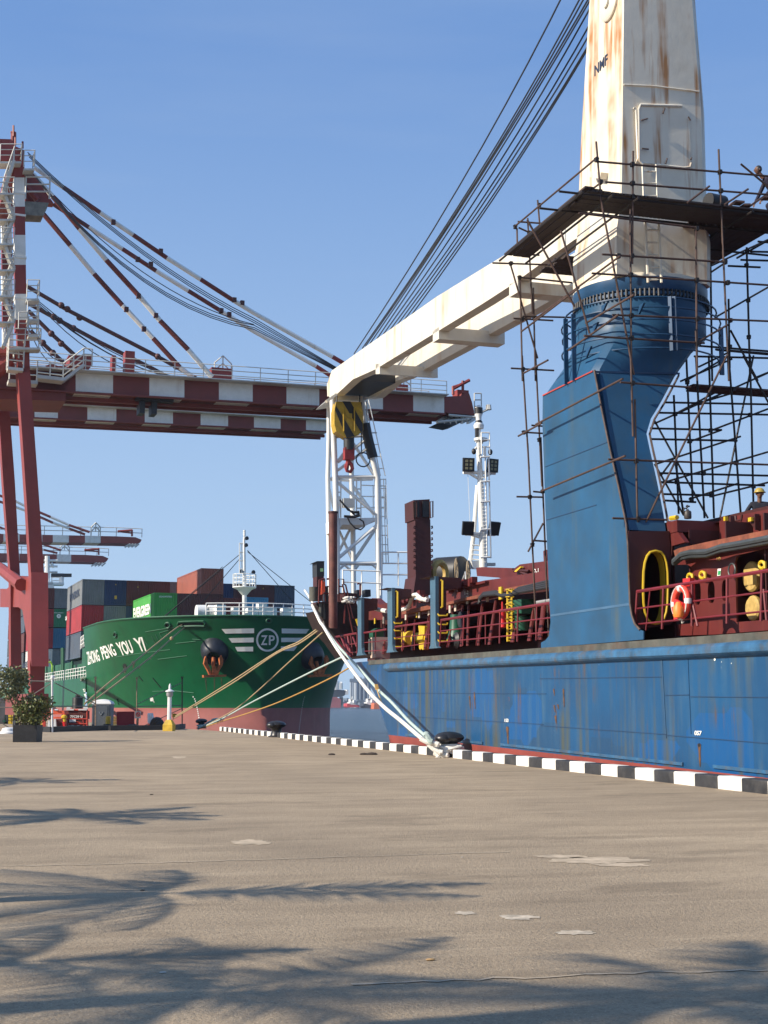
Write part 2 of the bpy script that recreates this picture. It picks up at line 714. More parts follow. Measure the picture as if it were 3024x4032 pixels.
KW, KB = kerb_mesh('kerb_block', m_kw), kerb_mesh('kerb_block', m_kb)
ORD = ['first', 'second', 'third', 'fourth', 'fifth', 'sixth', 'seventh', 'eighth', 'ninth', 'tenth', 'eleventh', 'twelfth', 'thirteenth', 'fourteenth',
       'fifteenth', 'sixteenth', 'seventeenth', 'eighteenth', 'nineteenth', 'twentieth', 'twenty-first', 'twenty-second', 'twenty-third', 'twenty-fourth',
       'twenty-fifth', 'twenty-sixth', 'twenty-seventh', 'twenty-eighth', 'twenty-ninth', 'thirtieth', 'thirty-first', 'thirty-second', 'thirty-third', 'thirty-fourth']
bol_px = [(1751, 2988), (1077, 2914), (784, 2878)]
bol_y = [ykb(p[0]) for p in bol_px]
cnt = {}
blocks = []
yy = YK6 - 2 * PAIR
i = 0
while yy < 86.5:
    for kind in (0, 1):                   # going away: black then white
        yc = yy + PAIR / 4 + kind * PAIR / 2
        if min(abs(yc - q) for q in bol_y[:1]) < .8 or abs(yc - bol_y[1]) < 1.2 or abs(yc - bol_y[2]) < .9:
            continue
        blocks.append((yc, 1 - kind))
    yy += PAIR
import collections
for yc, kind in blocks:
    white = kind == 0
    if yc < bol_y[0]:
        ref, side = 'the rope-wrapped bollard in front of the blue hull', 'right'
        key = (0, white)
    elif yc < bol_y[1]:
        ref, side = 'the rope-wrapped bollard in front of the blue hull', 'left'
        key = (1, white)
    elif yc < bol_y[2]:
        ref, side = 'the bare bollard in front of the green bow', 'left'
        key = (2, white)
    else:
        ref, side = 'the farthest bollard by the brown post', 'left'
        key = (3, white)
    cnt.setdefault(key, []).append(yc)
for key in cnt:
    cnt[key].sort(reverse=(key[0] == 0))
for yc, kind in blocks:
    white = kind == 0
    k0 = 0 if yc < bol_y[0] else 1 if yc < bol_y[1] else 2 if yc < bol_y[2] else 3
    ref = ['the rope-wrapped bollard by the blue hull', 'the rope-wrapped bollard by the blue hull', 'the bare bollard below the green bow', 'the farthest bollard'][k0]
    o = bpy.data.objects.new('kerb_block', KW if white else KB)
    COL.objects.link(o)
    rr = random.Random(int(yc * 100))
    o.location = (XK + rr.uniform(-.012, .012), yc, 0)
    o.rotation_euler = (0, 0, rr.uniform(-.006, .006))
    n_ = cnt[(k0, white)].index(yc)
    col_ = 'white' if white else 'black'
    tag(o, f'{ORD[n_]} {col_} kerb block {"right" if k0 == 0 else "left"} of {ref}', 'kerb block', 'black and white kerb blocks along the quay edge')

m_boll = mat('bollard_black', (.016, .016, .018), .38, var=.3, dirt=.4, dcol=(.07, .05, .04), spec=.6)


def bollard(y, sc, label, tilt=0):
    t = thing('bollard', label, 'bollard', (XK + .15, y, 0), 'mooring bollards along the quay edge')
    b = MB()
    b.lathe((XK + .15, y, 0), [(.36 * sc, 0), (.36 * sc, .05), (.26 * sc, .09), (.21 * sc, .22 * sc), (.22 * sc, .36 * sc), (.3 * sc, .45 * sc)], 18)
    b.build('post', m_boll, t)
    b = MB()
    c = V3((XK + .15, y, .52 * sc))
    b.ball(c, .33 * sc, 14, (1.25, 1.25, .5))
    b.ball(c + V3((-.22 * sc, -.2, -.03)), .2 * sc, 12, (1.2, 1.1, .7))
    b.build('head', m_boll, t)
    return t


bollard(bol_y[0], 1.15, 'black bollard with thick white mooring ropes looped round it, in front of the blue hull')
bollard(bol_y[1], 1.2, 'bare black bollard in the kerb gap below the green bow')
bollard(bol_y[2], 1.0, 'farthest black bollard, several tan ropes made fast to it')

# ------------------------------------------------------------ green container ship
m_green = mat('green_hull_paint', (.004, .098, .036), .42, var=.16, vscale=.3, streak=.7, scol=(.006, .045, .020), sscale=.7, dirt=.5, dcol=(.012, .075, .03), spec=.3, bump=.25, bscale=.8)
m_redb = mat('boot_top_red', (.33, .105, .09), .65, var=.12, vscale=.5, streak=.4, scol=(.36, .20, .17), sscale=.8, dirt=.4, dcol=(.25, .12, .10))
m_white = mat('ship_white_paint', (.80, .80, .76), .5, var=.04, dirt=.15, dcol=(.45, .42, .36))
m_dark = mat('dark_recess', (.01, .01, .011), .8)
m_navy = mat('anchor_pod_navy', (.012, .016, .026), .45, var=.3, vscale=2)
m_anch = mat('anchor_rust', (.42, .115, .03), .8, var=.35, vscale=4, dirt=.5, dcol=(.12, .03, .015), bump=.4, bscale=6)
m_gdark = mat('green_deck_steel', (.012, .10, .045), .55, var=.15)
m_black = mat('black_steel', (.02, .02, .022), .5)

gship = thing('container_ship', 'green container ship seen bow-on with red boot-topping, loaded with stacked containers', 'ship', GS.w(8, 0, WATER_Z))


def gb(s_, z):
    f = max(0, min(1, (z - 1.0) / 8.6)) ** 1.25
    bw = 12.7 * (1 - (1 - min(s_ / 27, 1)) ** 2.1) ** .72
    bd = 13.3 * (1 - (1 - min(s_ / 17, 1)) ** 2.4) ** .55
    return bw * (1 - f) + bd * f


def gx(z):
    """forward overhang of the stem"""
    f = max(0, min(1, (z - 2.0) / 7.6))
    return -1.6 * f ** 1.3


ST = [0, .06, .2, .5, 1, 1.7, 2.6, 3.8, 5.2, 7, 9, 11, 13.5, 16, 19, 22, 24.5]
ZL = [-3.5, -1.75, -.5, .6, 1.35, 2, 2.8, 3.6, 4.4, 5.2, 6, 6.8, 7.6, 8.4, 9, 9.65]


def gpt(i, z, side):
    s_ = ST[i]
    return GS.w(s_ + gx(z) * (1 - s_ / 24.5), side * gb(s_, z), z)


def hull_loft(b, zs):
    for k in range(len(zs) - 1):
        b.m = 1 if zs[k + 1] <= 1.36 else 0
        for side in (-1, 1):
            for i in range(len(ST) - 1):
                # the forecastle bulwark steps down at its after end
                b.quad(gpt(i, zs[k], side), gpt(i + 1, zs[k], side), gpt(i + 1, zs[k + 1], side), gpt(i, zs[k + 1], side))


b = MB()
hull_loft(b, ZL)
# after end of the forecastle
e0 = [gpt(len(ST) - 1, z, -1) for z in ZL] + [gpt(len(ST) - 1, z, 1) for z in ZL[::-1]]
b.m = 0
b.quad(*e0)
# parallel body aft, lower main deck
SB = 24.5
for side in (-1, 1):
    for z0, z1, mi in ((-3.5, 1.35, 1), (1.35, 4.5, 0)):
        b.m = mi
        b.quad(GS.w(SB, side * 12.9, z0), GS.w(190, side * 12.9, z0), GS.w(190, side * 12.9, z1), GS.w(SB, side * 12.9, z1))
b.m = 0
b.quad(GS.w(SB, -12.9, 4.5), GS.w(190, -12.9, 4.5), GS.w(190, 12.9, 4.5), GS.w(SB, 12.9, 4.5))
hull_obj = b.build('hull', [m_green, m_redb], gship, ang=30)
bm = bmesh.new()
bm.from_mesh(hull_obj.data)
bmesh.ops.remove_doubles(bm, verts=bm.verts, dist=.002)
bmesh.ops.recalc_face_normals(bm, faces=bm.faces)
bm.to_mesh(hull_obj.data)
bm.free()
hull_obj.data.set_sharp_from_angle(angle=math.radians(28))
gbvh = BVHTree.FromPolygons([tuple(v.co + WL[gship.name]) for v in hull_obj.data.vertices], [list(p.vertices) for p in hull_obj.data.polygons])


def gproj(p, off=.05):
    d = ray(p).normalized()
    h = gbvh.ray_cast(CAM, d)
    if h[0] is None:
        return atz(p, 130)
    return h[0] - d * off


b = MB()
b.quad(*([gpt(i, 8.7, -1) for i in range(len(ST))] + [gpt(i, 8.7, 1) for i in range(len(ST))][::-1]))
b.build('foredeck', m_gdark, gship, smooth=False)
# bulwark capping
b = MB()
for side in (-1, 1):
    b.tube([gpt(i, 9.66, side) for i in range(len(ST))], .09, 6)
b.build('bulwark_capping', m_gdark, gship)
b = MB()
for side in (-1,):
    for i in range(1):
        b.quad(GS.w(24.5, -13.25, 7.8), GS.w(24.5, -13.25, 9.6), GS.w(23.2, -13.25, 9.6), GS.w(23.2, -13.25, 7.8))
# rails and lettering
b = MB()
EN = [gpt(i, 9.7, -1) for i in range(5, 0, -1)] + [gpt(0, 9.7, -1)] + [gpt(i, 9.7, 1) for i in range(1, 13)]
railing(b, EN, 1.1, .05, 3, 1.3)
b.build('bow_railing', m_white, gship)
b = MB()
railing(b, [GS.w(25, -12.6, 8.1), GS.w(31, -12.6, 7.7)], 1.3, .05, 3, 1.0)
railing(b, [GS.w(25, -12.8, 4.5), GS.w(70, -12.8, 4.5)], 1.15, .04, 3, 2.0)
b.build('side_railing', m_white, gship)
b = MB()
b.fbox(GS, 24.7, 29, -12.7, 12.7, 4.5, 7.7)
b.build('forecastle_break', m_gdark, gship)


def gpatch(b, quad4, nu=10, nv=4, reg='C', off=.05):
    (a, c, d, e) = [px(reg, *q) for q in quad4]

    def P(u, v):
        x0 = a[0] + (c[0] - a[0]) * u; y0 = a[1] + (c[1] - a[1]) * u
        x1 = e[0] + (d[0] - e[0]) * u; y1 = e[1] + (d[1] - e[1]) * u
        return gproj((x0 + (x1 - x0) * v, y0 + (y1 - y0) * v), off)
    for i in range(nu):
        for j in range(nv):
            b.quad(P(i / nu, j / nv), P((i + 1) / nu, j / nv), P((i + 1) / nu, (j + 1) / nv), P(i / nu, (j + 1) / nv))


m_mark = mat('hull_marking_white', (.74, .74, .70), .5, var=.05, dirt=.5, dcol=(.45, .36, .25), vscale=.8)
b = MB()
for q in [[(502, 787), (738, 782), (738, 817), (530, 820)], [(552, 853), (736, 849), (735, 883), (577, 886)], [(600, 917), (731, 915), (731, 949), (617, 949)],
          [(938, 783), (1140, 787), (1115, 820), (939, 818)], [(935, 850), (1106, 850), (1060, 880), (935, 882)], [(933, 912), (1052, 913), (1027, 946), (932, 945)]]:
    gpatch(b.new(), q)
b.each('emblem_stripe', m_mark, gship, smooth=False)
b = MB()
for i in range(48):
    t0, t1 = 2 * math.pi * i / 48, 2 * math.pi * (i + 1) / 48
    P = lambda r, t: gproj(px('C', 835 + 82 * r * math.cos(t), 866 + 85 * r * math.sin(t)))
    b.quad(P(1, t0), P(1, t1), P(.83, t1), P(.83, t0))
b.build('emblem_ring', m_mark, gship, smooth=False)


def quadmap(reg, TL, TR, BL, BR, proj, off=.05):
    TL, TR, BL, BR = [px(reg, *q) for q in (TL, TR, BL, BR)]

    def f(u, v):
        xt = TL[0] + (TR[0] - TL[0]) * u; yt = TL[1] + (TR[1] - TL[1]) * u
        xb = BL[0] + (BR[0] - BL[0]) * u; yb = BL[1] + (BR[1] - BL[1]) * u
        return proj((xb + (xt - xb) * v, yb + (yt - yb) * v), off)
    return f


text('Z', quadmap('C', (789, 832), (836, 832), (787, 903), (834, 903), gproj), m_mark, gship, 'emblem_letter', .02, 1)
text('P', quadmap('C', (846, 832), (889, 832), (845, 903), (888, 903), gproj), m_mark, gship, 'emblem_letter', .02, 1)
m_name = mat('name_white', (.86, .86, .80), .5, var=.03)
text('ZHONG', quadmap('B', (752, 1475), (848, 1452), (765, 1590), (875, 1553), gproj), m_name, gship, 'ship_name', .02, 1)
text('PENG', quadmap('B', (868, 1432), (975, 1400), (900, 1545), (1020, 1503), gproj), m_name, gship, 'ship_name', .02, 1)
text('YOU', quadmap('B', (1003, 1395), (1125, 1370), (1055, 1510), (1170, 1483), gproj), m_name, gship, 'ship_name', .03, 1)
text('YI', quadmap('B', (1155, 1357), (1237, 1345), (1215, 1473), (1275, 1466), gproj), m_name, gship, 'ship_name', .03, 1)
text('ZEMICN', quadmap('B', (695, 1692), (745, 1685), (698, 1730), (747, 1715), gproj), m_name, gship, 'port_marking', .02, 0)
text('TUG', quadmap('B', (721, 1798), (752, 1793), (724, 1825), (755, 1822), gproj), m_name, gship, 'tug_marking', .02, 0)
b = MB()
gpatch(b, [(729, 1841), (758, 1838), (746, 1874), (745, 1874)], 3, 3, 'B')
gpatch(b, [(790, 405), (838, 400), (838, 462), (795, 460)], 3, 3, 'W')
gpatch(b, [(828, 400), (838, 400), (862, 486), (856, 488)], 2, 3, 'W')
for i in range(15):
    t = i / 14
    x, y = 1495 + 115 * t ** .6, 390 + 475 * t
    gpatch(b, [(x - 9, y - 9), (x + 9, y - 9), (x + 9, y + 9), (x - 9, y + 9)], 1, 1, 'W')
for i in range(18):
    t = i / 17
    x, y = 1105 - 42 * t ** .7, 1280 + 260 * t
    gpatch(b, [(x - 2, y - 3), (x + 2, y - 3), (x + 2, y + 3), (x - 2, y + 3)], 1, 1, 'C')
b.build('draught_marks', m_mark, gship, smooth=False)
b = MB()
for r_, pts in [('U', [(820, 325), (1000, 295), (1230, 262)]), ('U', [(1000, 725), (1200, 700), (1420, 672)]), ('U', [(1260, 492), (1400, 478), (1550, 462)]), ('U', [(1020, 345), (1180, 292)]), ('U', [(1020, 345), (1060, 410)]), ('U', [(905, 385), (960, 490)]),
                ('U', [(962, 360), (1000, 435)]), ('U', [(1120, 340), (1150, 400)]), ('U', [(795, 420), (850, 520)]), ('B', [(1010, 1520), (1200, 1490), (1480, 1455)]), ('C', [(0, 1240), (150, 1235), (300, 1250)]), ('C', [(290, 860), (400, 870)])]:
    q2 = []
    for (x0, y0), (x1, y1) in zip(pts, pts[1:]):
        q2 += [gproj(px(r_, x0 + (x1 - x0) * t / 6, y0 + (y1 - y0) * t / 6), .03) for t in range(6)]
    b.new().tube(q2 + [gproj(px(r_, *pts[-1]), .03)], .03, 4)
b.each('paint_scrape', mat('scrape_pale_green', (.07, .20, .12), .6), gship)
b = MB()
for pts in [[(835, 80), (900, 160), (965, 235)], [(250, 420), (282, 515)], [(610, 50), (670, 130)]]:
    b.new().tube([gproj(px('W', *k), .03) for k in pts], .07, 4)
b.each('gouge', mat('gouge_dark', (.004, .03, .015), .7), gship)
m_arust = mat('anchor_rust_run', (.05, .055, .025), .8, var=.4, vscale=2)
b = MB()
for x0, y0, x1, y1 in [(385, 1145, 395, 1250), (450, 1140, 448, 1300), (500, 1140, 505, 1220), (300, 870, 420, 862)]:
    gpatch(b.new(), [(x0 - 4, y0), (x0 + 5, y0), (x1 + 2, y1), (x1 - 1, y1)], 1, 5, 'C', .02)
b.each('rust_run', m_arust, gship, smooth=False)
# fairleads, hawse slot
b = MB()
for (r, x, y, rx, ry) in [('C', 110, 760, 16, 17), ('C', 845, 728, 15, 12), ('B', 1002, 1325, 13, 20), ('B', 1460, 1245, 22, 22), ('B', 1085, 1598, 18, 22), ('V', 1555, 480, 22, 26)]:
    b.quad(*[gproj(px(r, x + rx * math.cos(t * .524), y + ry * math.sin(t * .524)), .04) for t in range(12)])
gpatch(b, [(190, 738), (372, 732), (380, 764), (186, 765)], 8, 1, 'C', .04)
b.build('fairlead_opening', m_dark, gship, smooth=False)
b = MB()
for (r, x, y, rx, ry) in [('C', 110, 760, 19, 19), ('C', 845, 728, 19, 15), ('B', 1002, 1325, 14, 22), ('B', 1460, 1245, 24, 24)]:
    b.tube([gproj(px(r, x + rx * math.cos(t * .524), y + ry * math.sin(t * .524)), .08) for t in range(13)], .09, 5)
b.tube([gproj(px('C', x, y), .1) for x, y in [(190, 737), (230, 734), (280, 733), (330, 731), (370, 731), (382, 745), (376, 766), (330, 764), (280, 765), (230, 767), (192, 766), (183, 752), (190, 737)]], .1, 5)
b.build('fairlead_rim', m_gdark, gship)

# anchor pods and anchors
for side, (cx, cy, R_, bx, by) in enumerate([(455, 955, 88, 440, 1130), (1150, 985, 88, 1205, 1128)]):
    P = gproj(px('C', cx, cy), 0)
    sgn = -1 if side == 0 else 1
    out = (GS.V * sgn * .35 - GS.U * .8 + V3((0, 0, -.55))).normalized()
    P = P + out * .25
    b = MB()
    b.lathe(P - out * 2.0, [(1.55, 0), (1.45, 1.2), (1.3, 1.9), (1.1, 2.4), (.8, 2.7), (.62, 2.78), (.5, 2.55), (.45, 1.6)], 22, out)
    b.build('anchor_pod', m_navy, gship)
    # anchor hanging from the pod
    A = P + out * .9
    nrm = GS.U
    Z0 = (A - GS.O)
    top = px('C', cx + (-15 if side == 0 else 40), cy + 60)

    def AP(x, y, d=0):
        return hit(px('C', x, y), A - nrm * d, nrm)
    sx = bx - 440
    sy = by - 1130
    b = MB()
    K = lambda x, y, d=0: AP(x + sx, y + sy, d)
    b.prism([K(360, 1122), (K(525, 1118)), K(522, 1133), K(362, 1140)], nrm * -.7)
    for fl in ([(372, 1005), (366, 1040), (392, 1085), (408, 1122), (425, 1122), (412, 1075), (393, 1040), (390, 1000), (380, 985)],
               [(478, 1000), (482, 1045), (462, 1080), (450, 1122), (468, 1122), (480, 1085), (502, 1050), (507, 1010), (492, 980)]):
        b.prism([K(*q) for q in fl], nrm * -.45)
    b.prism([K(430, 1060), K(455, 1060), K(460, 1122), K(425, 1122)], nrm * -.5)
    b.tube([K(441, 1100, .2), P + out * .7], .16, 8)
    b.build('anchor', m_anch, gship)

# foremast
mb_ = GS.pu(px('C', 668, 690), 7)
mt_ = GS.pu(px('C', 668, 150), 7)
Pm = lambda x, y, du=0: GS.pu(px('C', x, y), 7 + du)
b = MB()
b.tube([Pm(668, 700), Pm(668, 500)], .24, 12)
b.tube([Pm(668, 500), Pm(666, 130)], .18, 12, .12)
b.tube([Pm(667, 130), Pm(667, 75)], .07, 8)
for y in (80, 95, 110, 130):
    b.lathe(Pm(668, y), [(.13, 0), (.13, .15)], 8)
b.build('foremast', m_white, gship)
b = MB()
c = Pm(668, 488)
b.lathe(c - V3((0, 0, .4)), [(.26, -.3), (.7, .2), (1.15, .4), (1.15, .5)], 14)
pts = [c + V3((1.12 * math.cos(t * .628), 1.12 * math.sin(t * .628), .1)) for t in range(11)]
railing(b, pts, 1.2, .04, 3, 1.0)
b.build('mast_platform', m_white, gship)
b = MB()
for x in (633, 650):
    b.tube([Pm(x, 380, -.3), Pm(x, 160, -.3)], .05, 5)
for y in (165, 230, 290, 350):
    b.tube([Pm(630, y, -.3), Pm(658, y, -.3)], .07, 5)
b.build('mast_ladder', m_white, gship)
b = MB()
for x, y in ((640, 372), (728, 376), (680, 130), (675, 180)):
    b.new().lathe(Pm(x, y), [(.08, -.12), (.2, .06), (.2, .2)], 8, (0.5, -1, .2))
b.each('mast_lamp', m_black, gship)
b = MB()
for p, q in [((640, 240), (80, 705)), ((640, 270), (300, 665)), ((690, 215), (1020, 590)), ((690, 225), (1150, 590)), ((510, 335), (80, 700))]:
    b.new().tube([Pm(*p), Pm(*q)], .035, 4)
b.each('mast_stay', m_black, gship)
# mooring drums and deck clutter on the foredeck
b = MB()
for x0 in (318, 405):
    b.new()
    for k in range(5):
        b.lathe(GS.pu(px('C', x0 + k * 12, 668), 6), [(.75, 0), (.75, .25)], 12, GS.V)
b.each('mooring_drum', m_white, gship)
b = MB()
for x, y, w_, h in [(490, 660, .9, 1), (600, 665, .6, .8), (720, 668, 1, .7), (790, 665, .8, 1.2), (850, 668, 1.2, .7), (980, 660, 1.2, .7)]:
    p = GS.pu(px('C', x, 690), 5)
    b.new().box(p + V3((0, 0, h / 2)), GS.V * w_ / 2, GS.U * .5, (0, 0, h / 2))
b.each('deck_fitting', m_white, gship)

# accommodation mast far aft (behind the boxes) and lifting gear
b = MB()
ZP = 170
Pa = lambda x, y: GS.pu(px('B', x, y), ZP)
b.tube([Pa(412, 930), Pa(412, 640)], .5, 8)
b.bar(Pa(385, 885), Pa(550, 885), 3, .5)
railing(b, [Pa(450, 885), Pa(550, 885)], 2.2, .12, 3, 2.5)
b.bar(Pa(395, 920), Pa(460, 905), 3, 2)
for y in (680, 730, 780):
    b.tube([Pa(385, y), Pa(500, y)], .25, 5)
b.tube([Pa(533, 900), Pa(533, 820)], .45, 6)
b.tube([Pa(445, 700), Pa(470, 740)], .3, 4)
b.build('radar_mast', m_white, gship)
b = MB()
b.bar(Pa(445, 808), Pa(622, 808), .8, .7)
b.build('radar_scanner', m_black, gship)
b = MB()
for x, y0, y1 in [(540, 1640, 1440), (552, 1640, 1440), (470, 1700, 1590), (405, 1750, 1560), (630, 1650, 1555)]:
    b.tube([hit(px('B', x, y0), GS.w(0, -12.4, 0), GS.V), hit(px('B', x, y1), GS.w(0, -12.4, 0), GS.V)], .14, 6)
b.build('lashing_bridge', m_gdark, gship)
b = MB()
b.fbox(GS, 31, 120, -11.5, 12.2, 4.5, 6.75)
b.build('hatch_coaming', m_gdark, gship)
b = MB()
b.fbox(GS, 19.8, 32.4, -6.9, 6.6, 8.7, 10.55)
b.build('fore_hatch', m_gdark, gship)

# ------------------------------------------------------------ shipping containers
def corr(n, W, d=.045):
    """trapezoid profile across a width W -> list of (x, depth)"""
    out = []
    p = W / n
    for i in range(n):
        x = i * p
        out += [(x, 0), (x + p * .3, 0), (x + p * .5, d), (x + p * .8, d)]
    out.append((W, 0))
    return out


CM = {}


def cont_mesh(h):
    if h in CM:
        return CM[h]
    W, Lc = 2.438, 12.19
    b = MB()
    fr = .13
    for y, sg in ((0, 1), (Lc, -1)):
        pr = corr(9, W - 2 * fr)
        for i in range(len(pr) - 1):
            (x0, d0), (x1, d1) = pr[i], pr[i + 1]
            b.quad((-W / 2 + fr + x0, y + sg * (d0 + .03), .16), (-W / 2 + fr + x1, y + sg * (d1 + .03), .16), (-W / 2 + fr + x1, y + sg * (d1 + .03), h - .1), (-W / 2 + fr + x0, y + sg * (d0 + .03), h - .1))
    for x, sg in ((-W / 2, 1), (W / 2, -1)):
        pr = corr(36, Lc - 2 * fr)
        for i in range(len(pr) - 1):
            (y0, d0), (y1, d1) = pr[i], pr[i + 1]
            b.quad((x + sg * (d0 + .02), fr + y0, .16), (x + sg * (d1 + .02), fr + y1, .16), (x + sg * (d1 + .02), fr + y1, h - .1), (x + sg * (d0 + .02), fr + y0, h - .1))
    b.quad((-W / 2, 0, h - .03), (W / 2, 0, h - .03), (W / 2, Lc, h - .03), (-W / 2, Lc, h - .03))
    b.quad((-W / 2, 0, .1), (W / 2, 0, .1), (W / 2, Lc, .1), (-W / 2, Lc, .1))
    for x in (-W / 2, W / 2 - fr):
        for y in (0, Lc - fr):
            b.aabb(x, x + fr, y, y + fr, 0, h)
        b.aabb(x, x + fr, fr, Lc - fr, .02, .16)
        b.aabb(x, x + fr, fr, Lc - fr, h - .12, h)
    for y in (0, Lc - fr):
        b.aabb(-W / 2 + fr, W / 2 - fr, y, y + fr, .02, .17)
        b.aabb(-W / 2 + fr, W / 2 - fr, y, y + fr, h - .12, h)
    o = b.build('shipping_container', mat('container_base', (.2, .2, .2)), loc=(0, 0, 0), ang=20)
    me = o.data
    bpy.data.objects.remove(o)
    CM[h] = me
    return me


CC = {'grey': (.16, .175, .185), 'navy blue': (.012, .035, .105), 'maroon': (.115, .024, .020), 'red': (.34, .020, .028), 'bright green': (.06, .36, .06),
      'brown': (.30, .075, .045), 'dark red': (.17, .02, .018), 'light blue': (.06, .27, .46), 'white': (.66, .64, .60), 'green': (.02, .20, .09),
      'blue': (.025, .15, .28), 'slate': (.06, .085, .12), 'dark grey': (.05, .06, .07)}


def container(s_, t, z, h, colr, label):
    me = cont_mesh(h)
    o = bpy.data.objects.new('shipping_container', me)
    COL.objects.link(o)
    o.location = GS.w(s_, t + 1.22, z)
    o.rotation_euler = (0, 0, math.radians(5.04))
    o.material_slots[0].link = 'OBJECT'
    c = CC[colr]
    o.material_slots[0].material = mat('container_' + colr.replace(' ', '_'), c, .5, var=.12, vscale=.6, streak=.35, scol=tuple(x * .4 + .02 for x in c), sscale=1.2, dirt=.25, dcol=(.10, .07, .05))
    tag(o, label, 'container', 'containers stacked on the green ship')
    WL[o.name] = o.location.copy()
    return o


# front bay on the foredeck
FB = 20.3
cont_ev = container(FB, -6.7, 10.6, 2.69, 'bright green', 'bright green container with big white lettering on its side, nearest on deck')
container(FB, -4.22, 10.6, 2.69, 'maroon', 'maroon container in the nearest row, directly right of the bright green one')
container(FB, -1.74, 10.6, 2.69, 'maroon', 'maroon container directly underneath the high brown container')
container(FB, -1.74, 13.32, 2.72, 'brown', 'red-brown container standing highest of all, alone on top of the nearest row')
container(FB, .76, 10.4, 2.55, 'dark red', 'dark red container left of the white foremast, right of the maroon pair')
container(FB, 3.24, 10.4, 2.69, 'light blue', 'light blue container behind the bow rail, right of the foremast')
# second bay, four tiers
S2 = 32.6
TZ = [6.85, 9.8, 12.72]
top = ['grey', 'navy blue', 'maroon', 'maroon', 'grey', 'maroon', 'navy blue', 'maroon', 'maroon', 'slate']
mid = ['red', 'grey', 'navy blue', 'dark grey', 'maroon', 'maroon', 'dark red', 'navy blue', 'maroon', 'maroon']
low = ['slate', 'navy blue', 'dark grey', 'maroon', 'dark grey', 'maroon', 'maroon', 'dark red', 'maroon', 'maroon']
ctr = {}
for ti, (nm, cols_) in enumerate((('top', top), ('second highest', mid), ('bottom', low))):
    for ci, c in enumerate(cols_):
        lab = f'{c} container, {ORD[ci]} from the left in the {nm} tier, second row'
        ctr[(ti, ci)] = container(S2, -12.4 + ci * 2.48, TZ[2 - ti], 2.87, c, lab)
# third bay further aft
S3 = 77
tz3 = [(6.9, 2.59), (9.6, 2.87), (12.6, 2.59), (15.3, 2.87)]
c3 = [['white', 'red', 'red', 'maroon'], ['grey', 'blue', 'green', 'grey'], ['dark grey', 'navy blue', 'maroon', 'grey']]
nm3 = ['bottom', 'second', 'third', 'top']
ctr3 = {}
for ci, cl in enumerate(c3):
    for ti, c in enumerate(cl):
        z, h = tz3[ti]
        ctr3[(ci, ti)] = container(S3, -12.4 + ci * 2.48, z, h, c, f'{c} container, {nm3[ti]} tier, {["outermost left", "second", "third"][ci]} stack of the rear row')
for ci, cl in enumerate([['dark grey', 'maroon', 'slate', 'dark grey'], ['slate', 'dark grey', 'maroon', 'slate']]):
    for ti, c in enumerate(cl):
        container(S3 + 15 + ci * 14, -12.4, tz3[ti][0], tz3[ti][1], c, f'{c} container, {nm3[ti]} tier of the {["nearer", "farther"][ci]} stack at far left behind the crane legs')


def on_side(o, reg, TL, TR, BL, BR, s_, m, nm, bold=.03):
    t = GS.loc(WL[o.name])[1] - 1.22 - .03
    pr = lambda p, off: hit(p, GS.w(0, t, 0), GS.V)
    q = text(s_, quadmap(reg, TL, TR, BL, BR, pr), m, None, nm, bold)
    # re-home as a child of the container
    mw = Matrix.Translation(WL[o.name]) @ Matrix.Rotation(math.radians(5.04), 4, 'Z')
    q.parent = o
    q.data.transform(mw.inverted() @ Matrix.Translation(q.location))
    q.location = (0, 0, 0)


m_blk = mat('lettering_navy', (.02, .03, .06), .5)
on_side(cont_ev, 'B', (1160, 1095), (1314, 1050), (1163, 1195), (1314, 1140), 'EVERGREEN', m_name, 'side_lettering', .04)
on_side(ctr[(0, 0)], 'B', (606, 975), (692, 920), (608, 1040), (692, 985), 'MAERSK', m_blk, 'side_lettering', .03)
on_side(ctr3[(0, 0)], 'B', (193, 1578), (250, 1545), (195, 1625), (250, 1605), 'MAERSK', m_blk, 'side_lettering', .03)
on_side(ctr[(1, 0)], 'B', (568, 1168), (582, 1160), (568, 1202), (582, 1198), 'CAI', m_name, 'side_lettering', .03)
# star in a pale square on the grey container's side; small numbers and placards on container ends
def on_end(o, reg, quad4, m, nm, s_=None):
    q0 = GS.loc(WL[o.name])[0] - .02
    pr = lambda p, off: hit(p, GS.w(q0, 0, 0), GS.U)
    mw = Matrix.Translation(WL[o.name]) @ Matrix.Rotation(math.radians(5.04), 4, 'Z')
    if s_:
        q = text(s_, quadmap(reg, quad4[0], quad4[1], quad4[3], quad4[2], pr), m, None, nm, .02)
    else:
        b = MB()
        b.quad(*[pr(px(reg, *k), 0) for k in quad4])
        q = b.build(nm, m, smooth=False)
    q.parent = o
    q.data.transform(mw.inverted() @ Matrix.Translation(q.location))
    q.location = (0, 0, 0)


m_pl = mat('placard_yellow', (.55, .36, .06), .6)
on_end(cont_ev, 'C', [(50, 545), (143, 546), (143, 558), (50, 558)], m_name, 'container_number', 'EGHU9757066')
on_end(ctr3[(1, 2)], 'B', [(472, 1130), (556, 1131), (556, 1138), (472, 1138)], m_name, 'container_number', 'EISU96841')
on_end(ctr3[(1, 2)], 'B', ell(512, 1163, 19, 19, 14), m_name, 'round_logo')
on_end(ctr3[(1, 2)], 'B', ell(512, 1163, 7, 7, 8), CC and mat('container_green', CC['green']), 'logo_centre')
on_end(ctr[(0, 1)], 'B', [(997, 985), (1018, 985), (1018, 1015), (997, 1015)], m_pl, 'placard')
on_end(ctr[(0, 1)], 'B', [(1003, 893), (1009, 880), (1015, 893)], m_pl, 'warning_sticker')
on_end(ctr[(0, 2)], 'B', [(1195, 915), (1201, 900), (1208, 915)], m_pl, 'warning_sticker')
